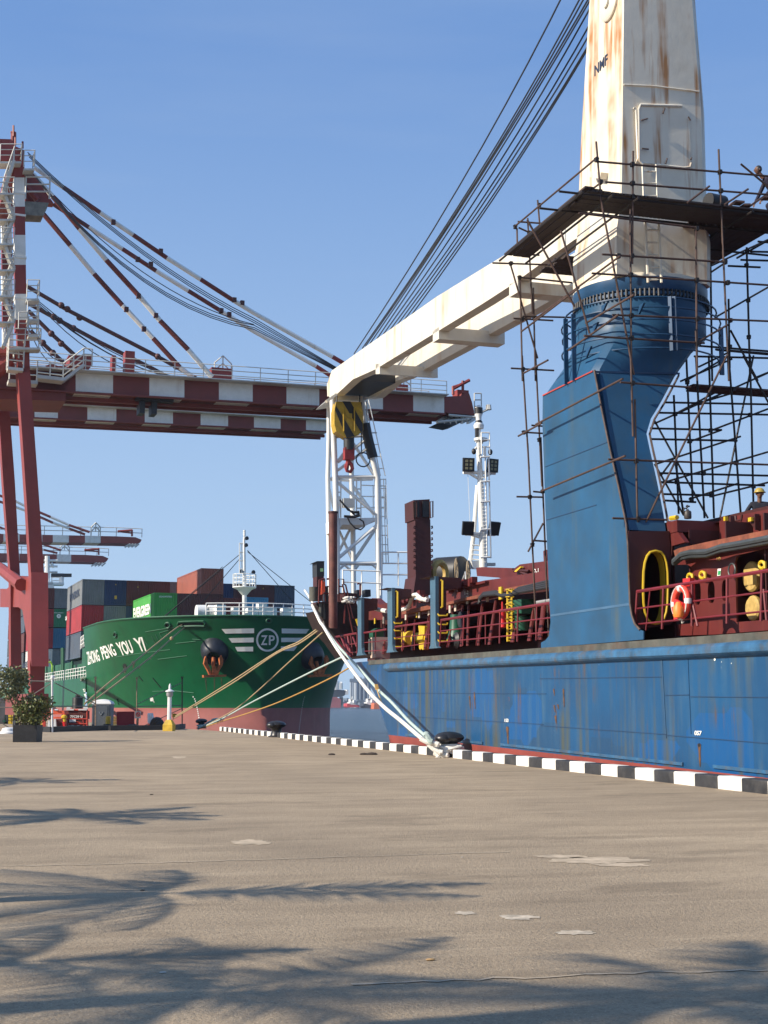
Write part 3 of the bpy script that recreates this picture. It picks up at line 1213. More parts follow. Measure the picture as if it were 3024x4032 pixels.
on_end(ctr[(1, 0)], 'B', [(839, 1215), (860, 1215), (860, 1244), (839, 1244)], m_pl, 'placard')
on_end(ctr[(0, 7)], 'C', [(798, 497), (804, 484), (810, 497)], m_pl, 'warning_sticker')
# ------------------------------------------------------------ quay gantry cranes
m_cred = mat('crane_red_paint', (.26, .038, .028), .55, var=.12, vscale=.5, dirt=.35, dcol=(.17, .035, .028), streak=.25, scol=(.12, .03, .02))
m_cbrn = mat('crane_oxide_paint', (.20, .040, .032), .6, var=.12, vscale=.5, dirt=.35, dcol=(.10, .03, .025))
m_cwht = mat('crane_white_paint', (.80, .79, .73), .55, var=.05, dirt=.3, dcol=(.38, .35, .28), streak=.45, scol=(.34, .2, .09), sscale=1.2)
m_clad = mat('crane_walkway_paint', (.58, .57, .52), .55, var=.08, dirt=.4, dcol=(.3, .27, .22))
m_stay = mat('stay_dark_oxide', (.085, .022, .018), .6, var=.2)
m_cable = mat('wire_cable', (.03, .035, .045), .5)


def crane_parts(reg_boom, fa):
    pass


PA0 = atz((148, 1950), 92)
PA0.z = 0
FA = Frame(PA0, 5.04)
BN = 4.5


def boom(t, F, du, ytop, ybot, bounds, x_start, x_end, cols, tip=None, depth=2.9, first_brown=True):
    """striped box girder traced on the plane du; one mesh, the stripes are paint"""
    b = MB()
    P = lambda x, y: F.pu((x, y), du)
    xs = [x_start] + bounds + [x_end]
    for i in range(len(xs) - 1):
        b.m = cols[i]
        x0, x1 = xs[i], xs[i + 1]
        b.prism([P(x0, ytop(x0)), P(x1, ytop(x1)), P(x1, ybot(x1)), P(x0, ybot(x0))], F.U * depth)
    if tip:
        b.m = 1
        b.prism([P(*q) for q in tip], F.U * depth)
    o = b.build('boom_girder', [m_cwht, m_cbrn, m_cred], t, smooth=False)
    # flange and trolley rail below, walkway along the top
    b = MB()
    for dy, dz, w_ in ((-.12, .06, .25), (-.12, 1.0, .25)):
        pass
    b.bar(P(x_start, ybot(x_start)) + V3((0, 0, -.12)) - F.U * .12, P(x_end, ybot(x_end)) + V3((0, 0, -.12)) - F.U * .12, .3, .12)
    b.bar(P(x_start, ybot(x_start)) + V3((0, 0, -.25)) + F.U * (depth * .5), P(x_end, ybot(x_end)) + V3((0, 0, -.25)) + F.U * (depth * .5), .3, .3)
    b.bar(P(x_start, ybot(x_start)) + V3((0, 0, -.2)) + F.U * (depth * .93), P(x_end, ybot(x_end)) + V3((0, 0, -.2)) + F.U * (depth * .93), .25, .35)
    b.build('trolley_rail', m_cbrn, t, smooth=False)
    b = MB()
    pts = [P(x, ytop(x)) + V3((0, 0, .05)) - F.U * .5 for x in (x_start, (x_start + x_end) / 2, x_end)]
    railing(b, pts, 1.15, .035, 3, 2.2, 4)
    pts2 = [p + F.U * (depth + .8) for p in pts]
    railing(b, pts2, 1.15, .035, 2, 4.4, 4)
    b.build('walkway_railing', m_clad, t)
    b = MB()
    b.bar(pts[0] - V3((0, 0, .02)) + F.U * .1, pts[-1] - V3((0, 0, .02)) + F.U * .1, 1.1, .08)
    b.build('walkway', m_clad, t, smooth=False)
    return o


def stay(t, pts, cols, r, nm='forestay', mats=None):
    b = MB()
    for i in range(len(pts) - 1):
        b.m = cols[i % len(cols)]
        b.tube(pts[i:i + 2], r, 6)
    return b.build(nm, mats or [m_cwht, mat('stay_oxide', (.15, .028, .022), .6, var=.2, vscale=1), m_cred], t)


def steps(b, p0, p1, w, n, side):
    """open stair flight with strings and treads"""
    p0, p1 = V3(p0), V3(p1)
    s_ = V3(side).normalized() * w / 2
    for q in (-1, 1):
        b.bar(p0 + s_ * q, p1 + s_ * q, .06, .18)
        b.tube([p0 + s_ * q + V3((0, 0, 1)), p1 + s_ * q + V3((0, 0, 1))], .03, 4)
        for k in range(4):
            a = p0.lerp(p1, k / 3) + s_ * q
            b.tube([a, a + V3((0, 0, 1))], .03, 4)
    for i in range(n):
        c = p0.lerp(p1, (i + .5) / n)
        d = (p1 - p0)
        d.z = 0
        d = d.normalized() * .13
        b.box(c, s_, d, (0, 0, .03))


gcA = thing('gantry_crane', 'tall red and white quay crane at left, its boom reaching over the green ship', 'crane', FA.w(0, 0, 0), 'quay gantry cranes')
yt = lambda x: 1467.5 + .0664 * (x - 295)
yb_ = lambda x: 1540 + .0591 * (x - 295)
bd = [298, 445, 588, 726, 862, 995, 1128, 1257, 1385, 1508, 1627, 1749]
tipE = [px('E', *q) for q in [(1205, 425), (1340, 420), (1348, 398), (1402, 398), (1425, 470), (1448, 572), (1300, 560), (1205, 550)]]
boom(gcA, FA, BN, yt, yb_, bd, -160, 1749.5, [1, 0, 1, 0, 1, 0, 1, 0, 1, 0, 1, 0, 1], tipE)
P = lambda r, x, y, du=BN: FA.pu(px(r, x, y), du)
# root of the boom: dark deeper girder left of the first stripe, machinery box, top fittings
b = MB()
b.prism([P('A', -200, 1590), P('A', 240, 1590), P('A', 330, 1545), P('A', 380, 1560), P('A', 430, 1560), P('A', 496, 1600), P('A', 430, 1700), P('A', 430, 1790), P('A', -200, 1770)], FA.U * 4.2)
b.build('boom_root', m_cbrn, gcA, smooth=False)
b = MB()
b.prism([P('A', 455, 1495), P('A', 600, 1502), P('A', 596, 1562), P('A', 455, 1556)], FA.U * 2.5)
b.prism([P('A', 448, 1490), P('A', 606, 1497), P('A', 604, 1504), P('A', 450, 1497)], FA.U * 2.7)
b.build('machinery_box', m_cred, gcA, smooth=False)
b = MB()
pa = [P('A', 240, 1640, 3.6), P('A', 410, 1660, 3.6), P('A', 545, 1560, 3.6), P('A', 600, 1565, 3.6)]
railing(b, pa, 1.3, .05, 3, 1.2, 4)
railing(b, [P('A', 60, 1660, 3), P('A', 240, 1670, 3)], 1.6, .05, 3, 1.2, 4)
b.bar(pa[0], pa[1], 1.2, .25)
b.bar(P('A', 50, 1670, 3), P('A', 240, 1680, 3), 1.2, .25)
b.bar(pa[1], pa[2], 1.0, .2)
b.build('boom_access_stair', m_clad, gcA, smooth=False)
# odds and ends on top of the boom
b = MB()
for r, x, y, w_, h in [('A', 855, 1600, .7, 1.7), ('A', 750, 1585, .25, 1.2), ('A', 1460, 1640, 1.6, .9), ('E', 882, 385, 1.2, .7), ('E', 1375, 430, 1, .7)]:
    q = P(r, x, y)
    b.new().box(q + V3((0, 0, h / 2)) + FA.U * 1, FA.V * w_ / 2, FA.U * .5, (0, 0, h / 2))
b.each('boom_fitting', m_cred, gcA, smooth=False)
b = MB()
b.tube([P('E', 1275, 410), P('E', 1275, 345)], .12, 5)
b.tube([P('E', 1352, 400), P('E', 1352, 300)], .12, 5)
b.tube([P('E', 1272, 365), P('E', 1405, 295)], .14, 5)
b.tube([P('E', 1272, 350), P('E', 1352, 325)], .1, 5)
b.build('tip_davit', m_cred, gcA)
b = MB()
for r, x0, x1, y in [('E', 830, 940, 350), ('A', 1400, 1510, 1600)]:
    b.new()
    railing(b, [P(r, x0, y + 40, BN + 1), P(r, (x0 + x1) / 2, y - 5, BN + 1), P(r, x1, y + 48, BN + 1)], 1.2, .05, 2, 1.2, 4)
b.new()
railing(b, [P('E', 1445, 555, 4), P('E', 1500, 555, 4)], 1.6, .05, 3, .8, 4)
b.new()
b.tube([P('E', 1450, 572, 4), P('E', 1560, 522, 4)], .1, 5)
b.lathe(P('E', 1556, 530, 4), [(.25, 0), (.2, .4)], 6)
b.new()
for i in range(6):
    x = 1150 + i * 48
    b.bar(P('E', x, 628 + i * 1, 4.5), P('E', x + 90, 572 + i * 2, 6.5), .22, .2)
b.tube([P('E', 1150, 628), P('E', 1400, 605)], .1, 5)
b.tube([P('E', 1240, 572), P('E', 1452, 590)], .1, 5)
b.each('tip_rail', m_clad, gcA)
b = MB()
b.prism([P('E', 1155, 634), P('E', 1240, 610), P('E', 1380, 610), P('E', 1310, 645), P('E', 1270, 655)], FA.U * 2)
b.build('tip_buffer', m_black, gcA, smooth=False)
b = MB()
q = P('A', 1000, 1790, BN + 1.5)
b.bar(q - FA.V * 1.4, q + FA.V * 1.4, 1.5, .35)
b.box(q + V3((0, 0, -.5)), FA.V * .2, FA.U * .6, (0, 0, .6))
b.box(q + V3((0, 0, -.5)) - FA.V * .9, FA.V * .2, FA.U * .6, (0, 0, .6))
b.build('rail_clamp', m_black, gcA, smooth=False)

# legs
b = MB()
poly = [(69, 1440), (117, 1440), (156, 1990), (174, 2262), (179, 2578), (174, 2752), (124, 2748), (118, 2620), (122, 2262), (106, 1990)]
b.prism([FA.pu(q, 0) for q in poly], FA.U * 1.5)
b.build('leg', m_cred, gcA, smooth=False)
b = MB()
poly = [(-8, 1560), (34, 1560), (59, 1900), (79, 2262), (84, 2560), (86, 2670), (43, 2655), (41, 2257), (13, 1900)]
b.prism([FA.pu(q, 11.5) for q in poly], FA.U * 1.5)
b.build('leg', m_cred, gcA, smooth=False)
b = MB()
# portal between the legs, on the plane of their left faces
v0 = FA.loc(FA.pu((122, 2262), 0))[1]
poly = [(0, 925), (60, 925), (88, 900), (95, 812), (175, 812), (235, 825), (262, 812), (272, 780), (272, 1600), (195, 1110), (160, 1085), (0, 1085)]
b.prism([FA.pv(px('B', *q), v0) for q in poly], FA.V * 1.1)
b.build('portal_beam', m_cred, gcA, smooth=False)
b = MB()
b.tube([FA.pv(px('B', 0, 742), v0 - .3), FA.pv(px('B', 185, 890), v0 - .3)], .45, 8)
b.build('portal_brace', m_cred, gcA)
b = MB()
b.fbox(FA, -1, 14.5, v0, v0 + 1.3, .9, 2.35)
b.build('sill_beam', m_cbrn, gcA, smooth=False)
b = MB()
for u in (-.6, .6, 12.2, 13.4):
    b.new().lathe(FA.w(u, v0 + .5, .45), [(.45, 0), (.45, .3)], 12, FA.V)
b.each('wheel', m_black, gcA)
# mast of the near frame: striped; traced from the photograph's stripes
xe = lambda y: (90 + 10 * (y - 330) / 930, 160 + 15 * (y - 330) / 930)
for du, cut in ((0, None), (9.0, 1)):
    b = MB()
    ys = [150, 330, 520, 705, 900, 1090, 1260, 1330, 1460, 1600]
    for i in range(len(ys) - 1):
        b.m = i % 2 if i < 7 else 1
        b.m = 0 if i in (1, 3, 5) else 1
        y0, y1 = ys[i], ys[i + 1]
        a0, a1 = xe(y0)
        c0, c1 = xe(y1)
        if y0 >= 1330:
            a0, a1, c0, c1 = 112, 192, 115, 196
        q = [FA.pu(px('A', *k), 0) for k in ((a0, y0), (a1, y0), (c1, y1), (c0, y1))]
        if du:
            q = [k + FA.U * du for k in q]
        b.prism(q, FA.U * .8)
    b.build('mast', [m_cwht, m_cred], gcA, smooth=False)
b = MB()
for y in (430, 850, 1120, 575):
    a0, a1 = xe(y)
    q = FA.pu(px('A', (a0 + a1) / 2, y), 0)
    b.new().box(q + FA.U * .4, FA.V * .42, FA.U * .46, (0, 0, .07))
b.each('mast_collar', m_cwht, gcA, smooth=False)
b = MB()
b.fbox(FA, .2, 10, FA.loc(FA.pu(px('A', 90, 300), 0))[1] - .4, FA.loc(FA.pu(px('A', 160, 300), 0))[1], FA.loc(FA.pu(px('A', 100, 330), 0))[2], FA.loc(FA.pu(px('A', 100, 230), 0))[2])
b.prism([P('A', -60, 75, 0), P('A', 75, 80, 0), P('A', 100, 125, 0), P('A', 155, 150, 0), P('A', 158, 215, 0), P('A', -60, 215, 0)], FA.U * 1.5)
b.lathe(P('A', 82, 130, 1), [(.15, 0), (.15, 1.0), (.18, 1.0), (.18, 1.1)], 10)
b.build('mast_head', m_cred, gcA, smooth=False)
b = MB()
for x, y0, y1 in ((100, 120, 35), (88, 60, -10), (148, 140, 95)):
    b.new().tube([P('A', x, y0, 0), P('A', x, y1, 0)], .07, 4)
b.each('mast_head_pole', m_cred, gcA)
# apex bracket
b = MB()
b.prism([P('A', 160, 300, 1), P('A', 215, 305, 1), P('A', 352, 500, 1), P('A', 165, 485, 1)], FA.U * .8)
b.tube([P('A', 160, 375, .5), P('A', 245, 480, .5)], .22, 6)
b.build('apex_bracket', m_cred, gcA, smooth=False)
b = MB()
b.prism([P('A', 162, 485, 0), P('A', 320, 495, 0), P('A', 280, 580, 0), P('A', 165, 575, 0)], FA.U * 1.4)
b.build('apex_platform', mat('platform_grey', (.20, .19, .16), .7, var=.3, vscale=2), gcA, smooth=False)
b = MB()
railing(b, [P('A', 165, 470, 0), P('A', 322, 470, 0)], 1.6, .06, 3, 1.6, 4)
for (x0, x1, y) in [(0, 140, 220), (155, 225, 260), (175, 255, 1110), (178, 252, 1245), (185, 250, 1350), (60, 265, 1430), (120, 180, 1320)]:
    q0, q1 = P('A', x0, y, -.8), P('A', x1, y, -.8)
    railing(b, [q0, q1, q1 + FA.U * 1.1], 1.2, .035, 3, 1.0, 4)
b.build('platform_railing', m_clad, gcA)
b = MB()
for (x0, x1, y) in [(0, 140, 224), (155, 225, 270), (175, 255, 1120), (178, 252, 1252), (185, 250, 1358), (60, 265, 1440)]:
    q0, q1 = P('A', x0, y, -.8), P('A', x1, y, -.8)
    b.new().prism([q0, q1, q1 + FA.U * 1.1, q0 + FA.U * 1.1], (0, 0, -.14))
b.each('platform_deck', m_clad, gcA, smooth=False)
# stair flights zig-zagging up beside the mast
b = MB()
fl = [(1440, 1200), (1100, 880), (760, 600), (430, 230), (1200, 1100), (880, 760), (600, 430)]
lv = [1440, 1270, 1100, 930, 760, 600, 430, 230]
for i in range(len(lv) - 1):
    xa, xb = (20, 88) if i % 2 == 0 else (88, 20)
    b.new()
    steps(b, P('A', xa, lv[i], -1.4), P('A', xb, lv[i + 1], -1.4), .8, 14, FA.U)
b.each('stair_flight', m_clad, gcA, smooth=False)
b = MB()
for y in lv[1:-1]:
    q0, q1 = P('A', -20, y, -2), P('A', 92, y, -2)
    b.new()
    b.prism([q0, q1, q1 + FA.U * 1.1, q0 + FA.U * 1.1], (0, 0, -.12))
    railing(b, [q0, q1], 1.1, .035, 3, 1.0, 4)
b.each('stair_landing', m_clad, gcA, smooth=False)
b = MB()
q0, q1 = P('A', 52, 1565, -.6), P('A', 153, 1575, -.6)
b.prism([q0, q1, q1 + FA.U * 1.0, q0 + FA.U * 1.0], (0, 0, -.2))
railing(b, [q0 + FA.U * 1.0, q0, q1, q1 + FA.U * 1.0], 1.9, .045, 4, .8, 4)
for x in (90, 122):
    b.tube([P('A', x, 1510, -.3), P('A', x, 1450, -.3)], .06, 4)
b.build('work_basket', m_clad, gcA, smooth=False)
b = MB()
b.tube([P('A', -60, 1490, 1), P('A', 112, 1485, 1)], .55, 8)
b.tube([P('A', -60, 1610, 1), P('A', 60, 1520, 1)], .6, 8)
b.build('mast_strut', m_cred, gcA)

Z1 = lambda pts, du: [FA.pu(px(*q), du) for q in pts]
s1 = [('A', 225, 265), ('A', 415, 395), ('A', 655, 560), ('A', 870, 705), ('A', 1090, 855), ('A', 1310, 995), ('A', 1520, 1130), ('A', 1659, 1215), ('E', 320, 110), ('E', 405, 160), ('E', 720, 352)]
stay(gcA, Z1(s1, BN), [0, 1, 0, 1, 0, 1, 0, 0, 2, 0], .17)
s2 = [('A', 350, 505), ('A', 580, 655), ('A', 800, 797), ('A', 1020, 940), ('A', 1230, 1070), ('A', 1440, 1200), ('A', 1659, 1335), ('E', 190, 185), ('E', 320, 270), ('E', 500, 372)]
stay(gcA, Z1(s2, BN + 3.8), [1, 0, 1, 0, 1, 0, 0, 2], .17)
s3 = [('A', 285, 570), ('A', 460, 775), ('A', 615, 960), ('A', 800, 1165), ('A', 1000, 1380), ('A', 1175, 1570), ('A', 1260, 1635)]
stay(gcA, Z1(s3, BN + 3.8), [1, 0, 1, 0, 1, 0], .19)
s4 = [('A', 215, 310), ('A', 345, 455), ('A', 520, 665), ('A', 695, 870), ('A', 905, 1100), ('A', 1045, 1265), ('A', 1230, 1455), ('A', 1385, 1635)]
stay(gcA, Z1(s4, BN), [0, 1, 0, 1, 0, 1, 0], .19)
b = MB()
for r_, x, y in [('A', 905, 1105, ), ('A', 1018, 1232), ('A', 825, 1192), ('A', 940, 1320), ('A', 1050, 812), ('A', 985, 898), ('A', 1530, 1130), ('A', 1582, 1150), ('A', 1445, 1200), ('A', 1497, 1225), ('A', 740, 622), ('A', 900, 865)]:
    q = FA.pu(px(r_, x, y), BN - .1)
    b.new().box(q, FA.V * .15, FA.U * .15, (0, 0, .17))
b.each('stay_joint', m_stay, gcA, smooth=False)
b = MB()
for k, (y0, y1) in enumerate([(165, 1190), (180, 1205), (195, 1218), (280, 1235), (292, 1250), (305, 1262)]):
    A0, A1 = P('A', 180 + 5 * k, y0, 1 + .5 * k), P('A', 1660, y1 + 60, 1 + .5 * k)
    d = sag(A0, A1, 1.0 if k < 3 else 2.2, 10)
    d[-1] = A1
    q = P('E', 385 - 4 * k, 215 + k * 3, 1 + .5 * k)
    b.new().tube(d + [q], .035, 4)
b.new().tube(sag(P('A', 360, 450), P('A', 1659, 1290), 1.5), .035, 4)
b.each('hoist_cable', m_cable, gcA)

# second crane, just behind: only its boom and dark stays show
PB0 = atz((148, 1950), 139)
PB0.z = 0
FB_ = Frame(PB0, 5.04)
gcB = thing('gantry_crane', 'second quay crane, its lower striped boom ending behind the white lattice rest', 'crane', FB_.w(0, -8, 0), 'quay gantry cranes')
yt2 = lambda x: 1591 + .0592 * (x - 133)
yb2 = lambda x: 1642 + .0476 * (x - 136)
boom(gcB, FB_, 0, yt2, yb2, [136, 228, 344, 458, 570, 681, 790, 898, 1000, 1105, 1205], -690, 1296, [1, 0, 1, 0, 1, 0, 1, 0, 1, 0, 1, 0], None, 3.4)
PB = lambda r, x, y, du=0: FB_.pu(px(r, x, y), du)
for pts in ([('A', 100, 1000), ('A', 175, 1040), ('A', 440, 1195), ('A', 1030, 1500), ('A', 1280, 1640)], [('A', 100, 1100), ('A', 180, 1150), ('A', 390, 1265), ('A', 640, 1400), ('A', 1000, 1580), ('A', 1110, 1640)],
            [('A', 185, 1200), ('A', 335, 1350), ('A', 490, 1492), ('A', 520, 1530)], [('A', 200, 1330), ('A', 245, 1380), ('A', 345, 1475), ('A', 440, 1560)]):
    stay(gcB, [PB(*q, 1.5) for q in pts], [1], .22, mats=[m_cwht, m_stay])
b = MB()
for x, y in [(400, 1165), (440, 1190), (520, 1245), (1030, 1500), (1150, 1565), (390, 1265), (480, 1315), (350, 1240), (335, 1350), (400, 1415), (345, 1475), (280, 1410)]:
    b.new().ball(PB('A', x, y, 1.4), .36, 8)
b.each('stay_joint', m_stay, gcB)
b = MB()
for p, q in [((230, 1120), (1220, 1650)), ((235, 1150), (1180, 1650)), ((250, 1160), (960, 1620)), ((190, 1280), (450, 1530)), ((185, 1310), (420, 1560)), ((240, 1140), (1150, 1640))]:
    b.new().tube(sag(PB('A', *p), PB('A', *q), 1.3, 8), .05, 4)
b.each('hoist_cable', m_cable, gcB)
for u_, poly in ((22, [(-600, 1480), (-555, 1480), (-535, 2740), (-580, 2740)]), (33, [(-640, 1480), (-605, 1480), (-585, 2740), (-620, 2740)])):
    b = MB()
    b.prism([FB_.pu(q, u_) for q in poly], FB_.U * 1.5)
    b.build('leg', m_cbrn, gcB, smooth=False)


# two far cranes
def far_crane(Z, top_, bot_, x_end, bounds, cols, label, tipx, stays, base_x):
    P0 = atz((base_x, 2300), Z)
    P0.z = 0
    F = Frame(P0, 5.04)
    t = thing('gantry_crane', label, 'crane', F.w(0, 0, 0), 'quay gantry cranes')
    Pf = lambda x, y, du=0: F.pu(px('B', x, y), du)
    b = MB()
    xs = [-150] + bounds + [x_end]
    sl = (top_[1][1] - top_[0][1]) / (top_[1][0] - top_[0][0])
    sb = (bot_[1][1] - bot_[0][1]) / (bot_[1][0] - bot_[0][0])
    ty = lambda x: top_[0][1] + sl * (x - top_[0][0])
    by = lambda x: bot_[0][1] + sb * (x - bot_[0][0])
    for i in range(len(xs) - 1):
        b.m = cols[i % 2]
        b.prism([Pf(xs[i], ty(xs[i])), Pf(xs[i + 1], ty(xs[i + 1])), Pf(xs[i + 1], by(xs[i + 1])), Pf(xs[i], by(xs[i]))], F.U * 6)
    b.m = 1
    x0 = x_end
    b.prism([Pf(x0, ty(x0)), Pf(x0 + (tipx - x0) * .75, ty(x0) + 8), Pf(tipx, ty(x0) + 30), Pf(tipx - 15, ty(x0) + 55), Pf(tipx - 45, by(x0) + 5), Pf(x0, by(x0))], F.U * 6)
    b.build('boom_girder', [m_cwht, m_cred], t, smooth=False)
    b = MB()
    railing(b, [Pf(-100, ty(-100)), Pf(x0, ty(x0)), Pf(tipx, ty(x0) + 10)], 2.0, .09, 2, 4, 4)
    xm = x0 - 180
    railing(b, [Pf(xm - 40, ty(xm)), Pf(xm, ty(xm) - 40), Pf(xm + 40, ty(xm))], 2.0, .14, 2, 2, 4)
    for k in range(4):
        b.tube([Pf(tipx - 150 + k * 30, by(x0) + 35), Pf(tipx - 100 + k * 25, by(x0) + 5)], .2, 4)
    b.build('walkway_railing', m_clad, t)
    b = MB()
    b.tube([Pf(tipx - 85, ty(x0)), Pf(tipx - 85, ty(x0) - 55)], .25, 5)
    b.tube([Pf(tipx - 210, ty(x0) - 42), Pf(tipx - 82, ty(x0) - 52)], .3, 5)
    b.tube([Pf(tipx - 210, ty(x0) - 42), Pf(tipx - 85, ty(x0) - 28)], .2, 5)
    b.build('tip_davit', m_cred, t)
    for pts in stays:
        stay(t, [Pf(*q) for q in pts], [1, 0, 1, 0, 2], .3, mats=[m_cwht, m_cred, m_cred])
    b = MB()
    b.prism([Pf(-260, 400), Pf(-180, 400), Pf(-150, 1900), Pf(-230, 1900)], F.U * 2)
    b.build('leg', m_cbrn, t, smooth=False)
    return t


far_crane(300, ((160, 450), (1010, 468)), ((160, 515), (1010, 528)), 1012, [30, 170, 250, 368, 460, 600, 740, 876], [1, 0],
          'upper of the two small striped crane booms low at left, beyond the red legs', 1235,
          [[(-150, 60), (140, 165), (230, 210), (440, 300), (600, 370), (780, 432)], [(-150, 115), (140, 215), (235, 250), (460, 350), (600, 400), (740, 452)]], -60)
far_crane(360, ((160, 618), (740, 630)), ((160, 682), (740, 693)), 742, [60, 170, 245, 375, 495, 620], [1, 0],
          'lower and shorter of the two small striped crane booms low at left', 945,
          [[(-150, 330), (200, 470), (380, 540), (530, 590)], [(-150, 400), (220, 530), (380, 585), (500, 615)]], -60)
# ------------------------------------------------------------ blue ship
def hull_material():
    m = bpy.data.materials.new('blue_hull_paint')
    m.use_nodes = True
    nt = m.node_tree
    L = nt.links.new
    b = nt.nodes['Principled BSDF']
    b.inputs['Roughness'].default_value = .42
    b.inputs['Specular IOR Level'].default_value = .3
    g = _n(nt, 'ShaderNodeNewGeometry')

    def noise(sc, stretch=(1, 1, 1), det=5, rgh=.6, off=0):
        mp = _n(nt, 'ShaderNodeMapping')
        mp.inputs['Scale'].default_value = stretch
        mp.inputs['Location'].default_value = (off, off, off)
        L(g.outputs['Position'], mp.inputs[0])
        n = _n(nt, 'ShaderNodeTexNoise', Scale=sc, Detail=det, Roughness=rgh)
        L(mp.outputs[0], n.inputs['Vector'])
        return n.outputs['Fac']

    def mr(f, a, c, lo=0, hi=1):
        r = _n(nt, 'ShaderNodeMapRange', clamp=True)
        for i, v in enumerate((a, c, lo, hi)):
            r.inputs[i + 1].default_value = v
        L(f, r.inputs[0])
        return r.outputs[0]

    def mul(a, c):
        x = _n(nt, 'ShaderNodeMath', operation='MULTIPLY')
        L(a, x.inputs[0]); L(c, x.inputs[1])
        return x.outputs[0]

    def mix(f, a, c):
        x = _n(nt, 'ShaderNodeMix', data_type='RGBA')
        L(f, x.inputs[0])
        for i, q in ((6, a), (7, c)):
            if isinstance(q, tuple):
                x.inputs[i].default_value = (*q, 1)
            else:
                L(q, x.inputs[i])
        return x.outputs[2]
    # rectangular repaint patches of slightly different blues
    mp = _n(nt, 'ShaderNodeMapping')
    mp.inputs['Scale'].default_value = (0, .42, .62)
    L(g.outputs['Position'], mp.inputs[0])
    v = _n(nt, 'ShaderNodeTexVoronoi', distance='CHEBYCHEV', Scale=1.15)
    L(mp.outputs[0], v.inputs['Vector'])
    sp = _n(nt, 'ShaderNodeSeparateXYZ')
    L(v.outputs['Color'], sp.inputs[0])
    c = mix(mr(noise(.35), .3, .7), (.010, .078, .19), (.012, .056, .135))
    c = mix(mr(sp.outputs[0], .66, .67, 0, .75), c, (.004, .080, .245))
    c = mix(mr(sp.outputs[1], .80, .81, 0, .5), c, (.016, .055, .115))
    # sun-bleached, chalky vertical runs
    c = mix(mul(mr(noise(3.0, (1, 1, .09)), .48, .66, 0, .8), mr(noise(.4, off=3), .42, .6)), c, (.045, .11, .185))
    c = mix(mul(mr(noise(2.2, (1, 1, .06), off=7), .50, .64, 0, .9), mr(noise(.3, off=9), .38, .58)), c, (.07, .08, .06))
    # brown rust weeps
    c = mix(mul(mr(noise(5.0, (1, 1, .05), off=5), .58, .68, 0, .85), mr(noise(.55, off=1), .48, .60)), c, (.10, .058, .03))
    c = mix(mr(noise(2.4, (1, 1, .8), 8, .75, off=21), .685, .72, 0, .85), c, (.20, .06, .03))
    c = mix(mr(noise(9, (1, 1, 1), 4, .6, off=31), .74, .76, 0, .7), c, (.35, .42, .5))
    L(c, b.inputs['Base Color'])
    bp = _n(nt, 'ShaderNodeBump', Strength=.35, Distance=.06)
    L(noise(.9, (1, 1, .6), 2), bp.inputs['Height'])
    L(bp.outputs[0], b.inputs['Normal'])
    return m


m_blue = hull_material()
m_bred = mat('blue_ship_boot_red', (.26, .050, .035), .6, var=.15, vscale=.8, streak=.4, scol=(.30, .11, .06), dirt=.5, dcol=(.14, .035, .028))
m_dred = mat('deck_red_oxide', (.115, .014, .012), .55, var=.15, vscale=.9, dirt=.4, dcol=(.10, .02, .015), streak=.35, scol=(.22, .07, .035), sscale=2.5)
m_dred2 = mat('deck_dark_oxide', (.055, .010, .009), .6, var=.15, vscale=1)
m_rail = mat('rail_red_paint', (.16, .010, .018), .5, var=.15, vscale=2, dirt=.3, dcol=(.12, .02, .02))
m_rust = mat('rusty_ledge', (.21, .058, .030), .8, var=.3, vscale=3, dirt=.7, dcol=(.10, .04, .022), streak=.5, scol=(.3, .14, .06), bump=.5, bscale=8)
m_yel = mat('yellow_paint', (.62, .42, .02), .5, var=.1, dirt=.2, dcol=(.3, .18, .03))
m_pipe = mat('grey_pipe', (.05, .06, .065), .5, var=.2, vscale=3)
m_grn = mat('machinery_green', (.010, .085, .045), .45, var=.15)
m_strake = mat('strake_blue', (.035, .12, .23), .45, var=.25, vscale=2.5, dirt=1.0, dcol=(.095, .075, .05), streak=.8, scol=(.11, .085, .055), sscale=3)
m_postb = mat('post_weathered_blue', (.055, .125, .185), .5, var=.15, vscale=1.5, dirt=.5, dcol=(.09, .09, .075), streak=.6, scol=(.10, .10, .08), sscale=3)
m_top = mat('sheer_edge_weathered', (.085, .085, .07), .7, var=.3, vscale=2, dirt=.9, dcol=(.10, .05, .03))

bship = thing('cargo_ship', 'weathered blue ship moored along the quay at right, dark red deck and rails', 'ship', BS.w(20, 6, WATER_Z))
WD = 3.0                      # deck edge
SIL = [(2340, 1232), (2375, 1240), (2450, 1262), (2514, 1315), (2584, 1383), (2650, 1425), (2710, 1463), (2777, 1500), (2830, 1520), (2873, 1536), (2934, 1546), (3200, 1560)]


def proj(P):
    d = RC.transposed() @ (P - CAM)
    return (CX - d.x / d.z * FPX, CY + d.y / d.z * FPX)


def sil_x(y):
    for (y0, x0), (y1, x1) in zip(SIL, SIL[1:]):
        if y <= y1:
            return x0 + (x1 - x0) * (y - y0) / (y1 - y0)
    return SIL[-1][1]


def bow_u0(w):
    return 29.5 - (3.0 - min(w, 3.0)) * 1.2


def solve_ue(w):
    lo, hi = bow_u0(w) + 2, 75
    for _ in range(30):
        m_ = (lo + hi) / 2
        best = None
        for i in range(41):
            t = i / 40
            p = proj(BS.w(bow_u0(w) + (m_ - bow_u0(w)) * t, 6.0 * t ** 2.3, w))
            if best is None or p[0] < best[0]:
                best = p
        if best[0] > sil_x(best[1]):
            lo = m_
        else:
            hi = m_
    return lo


UE = {w: solve_ue(w) for w in (-5, -1.0, .2, .9, 1.7, 2.4, 3.0, 3.6, 4.5, 5.4)}
print('UE', UE)
US = [-75, -40, -15, -5, 0, 4, 8, 12, 16, 20, 24, 28]
HB = 6.0


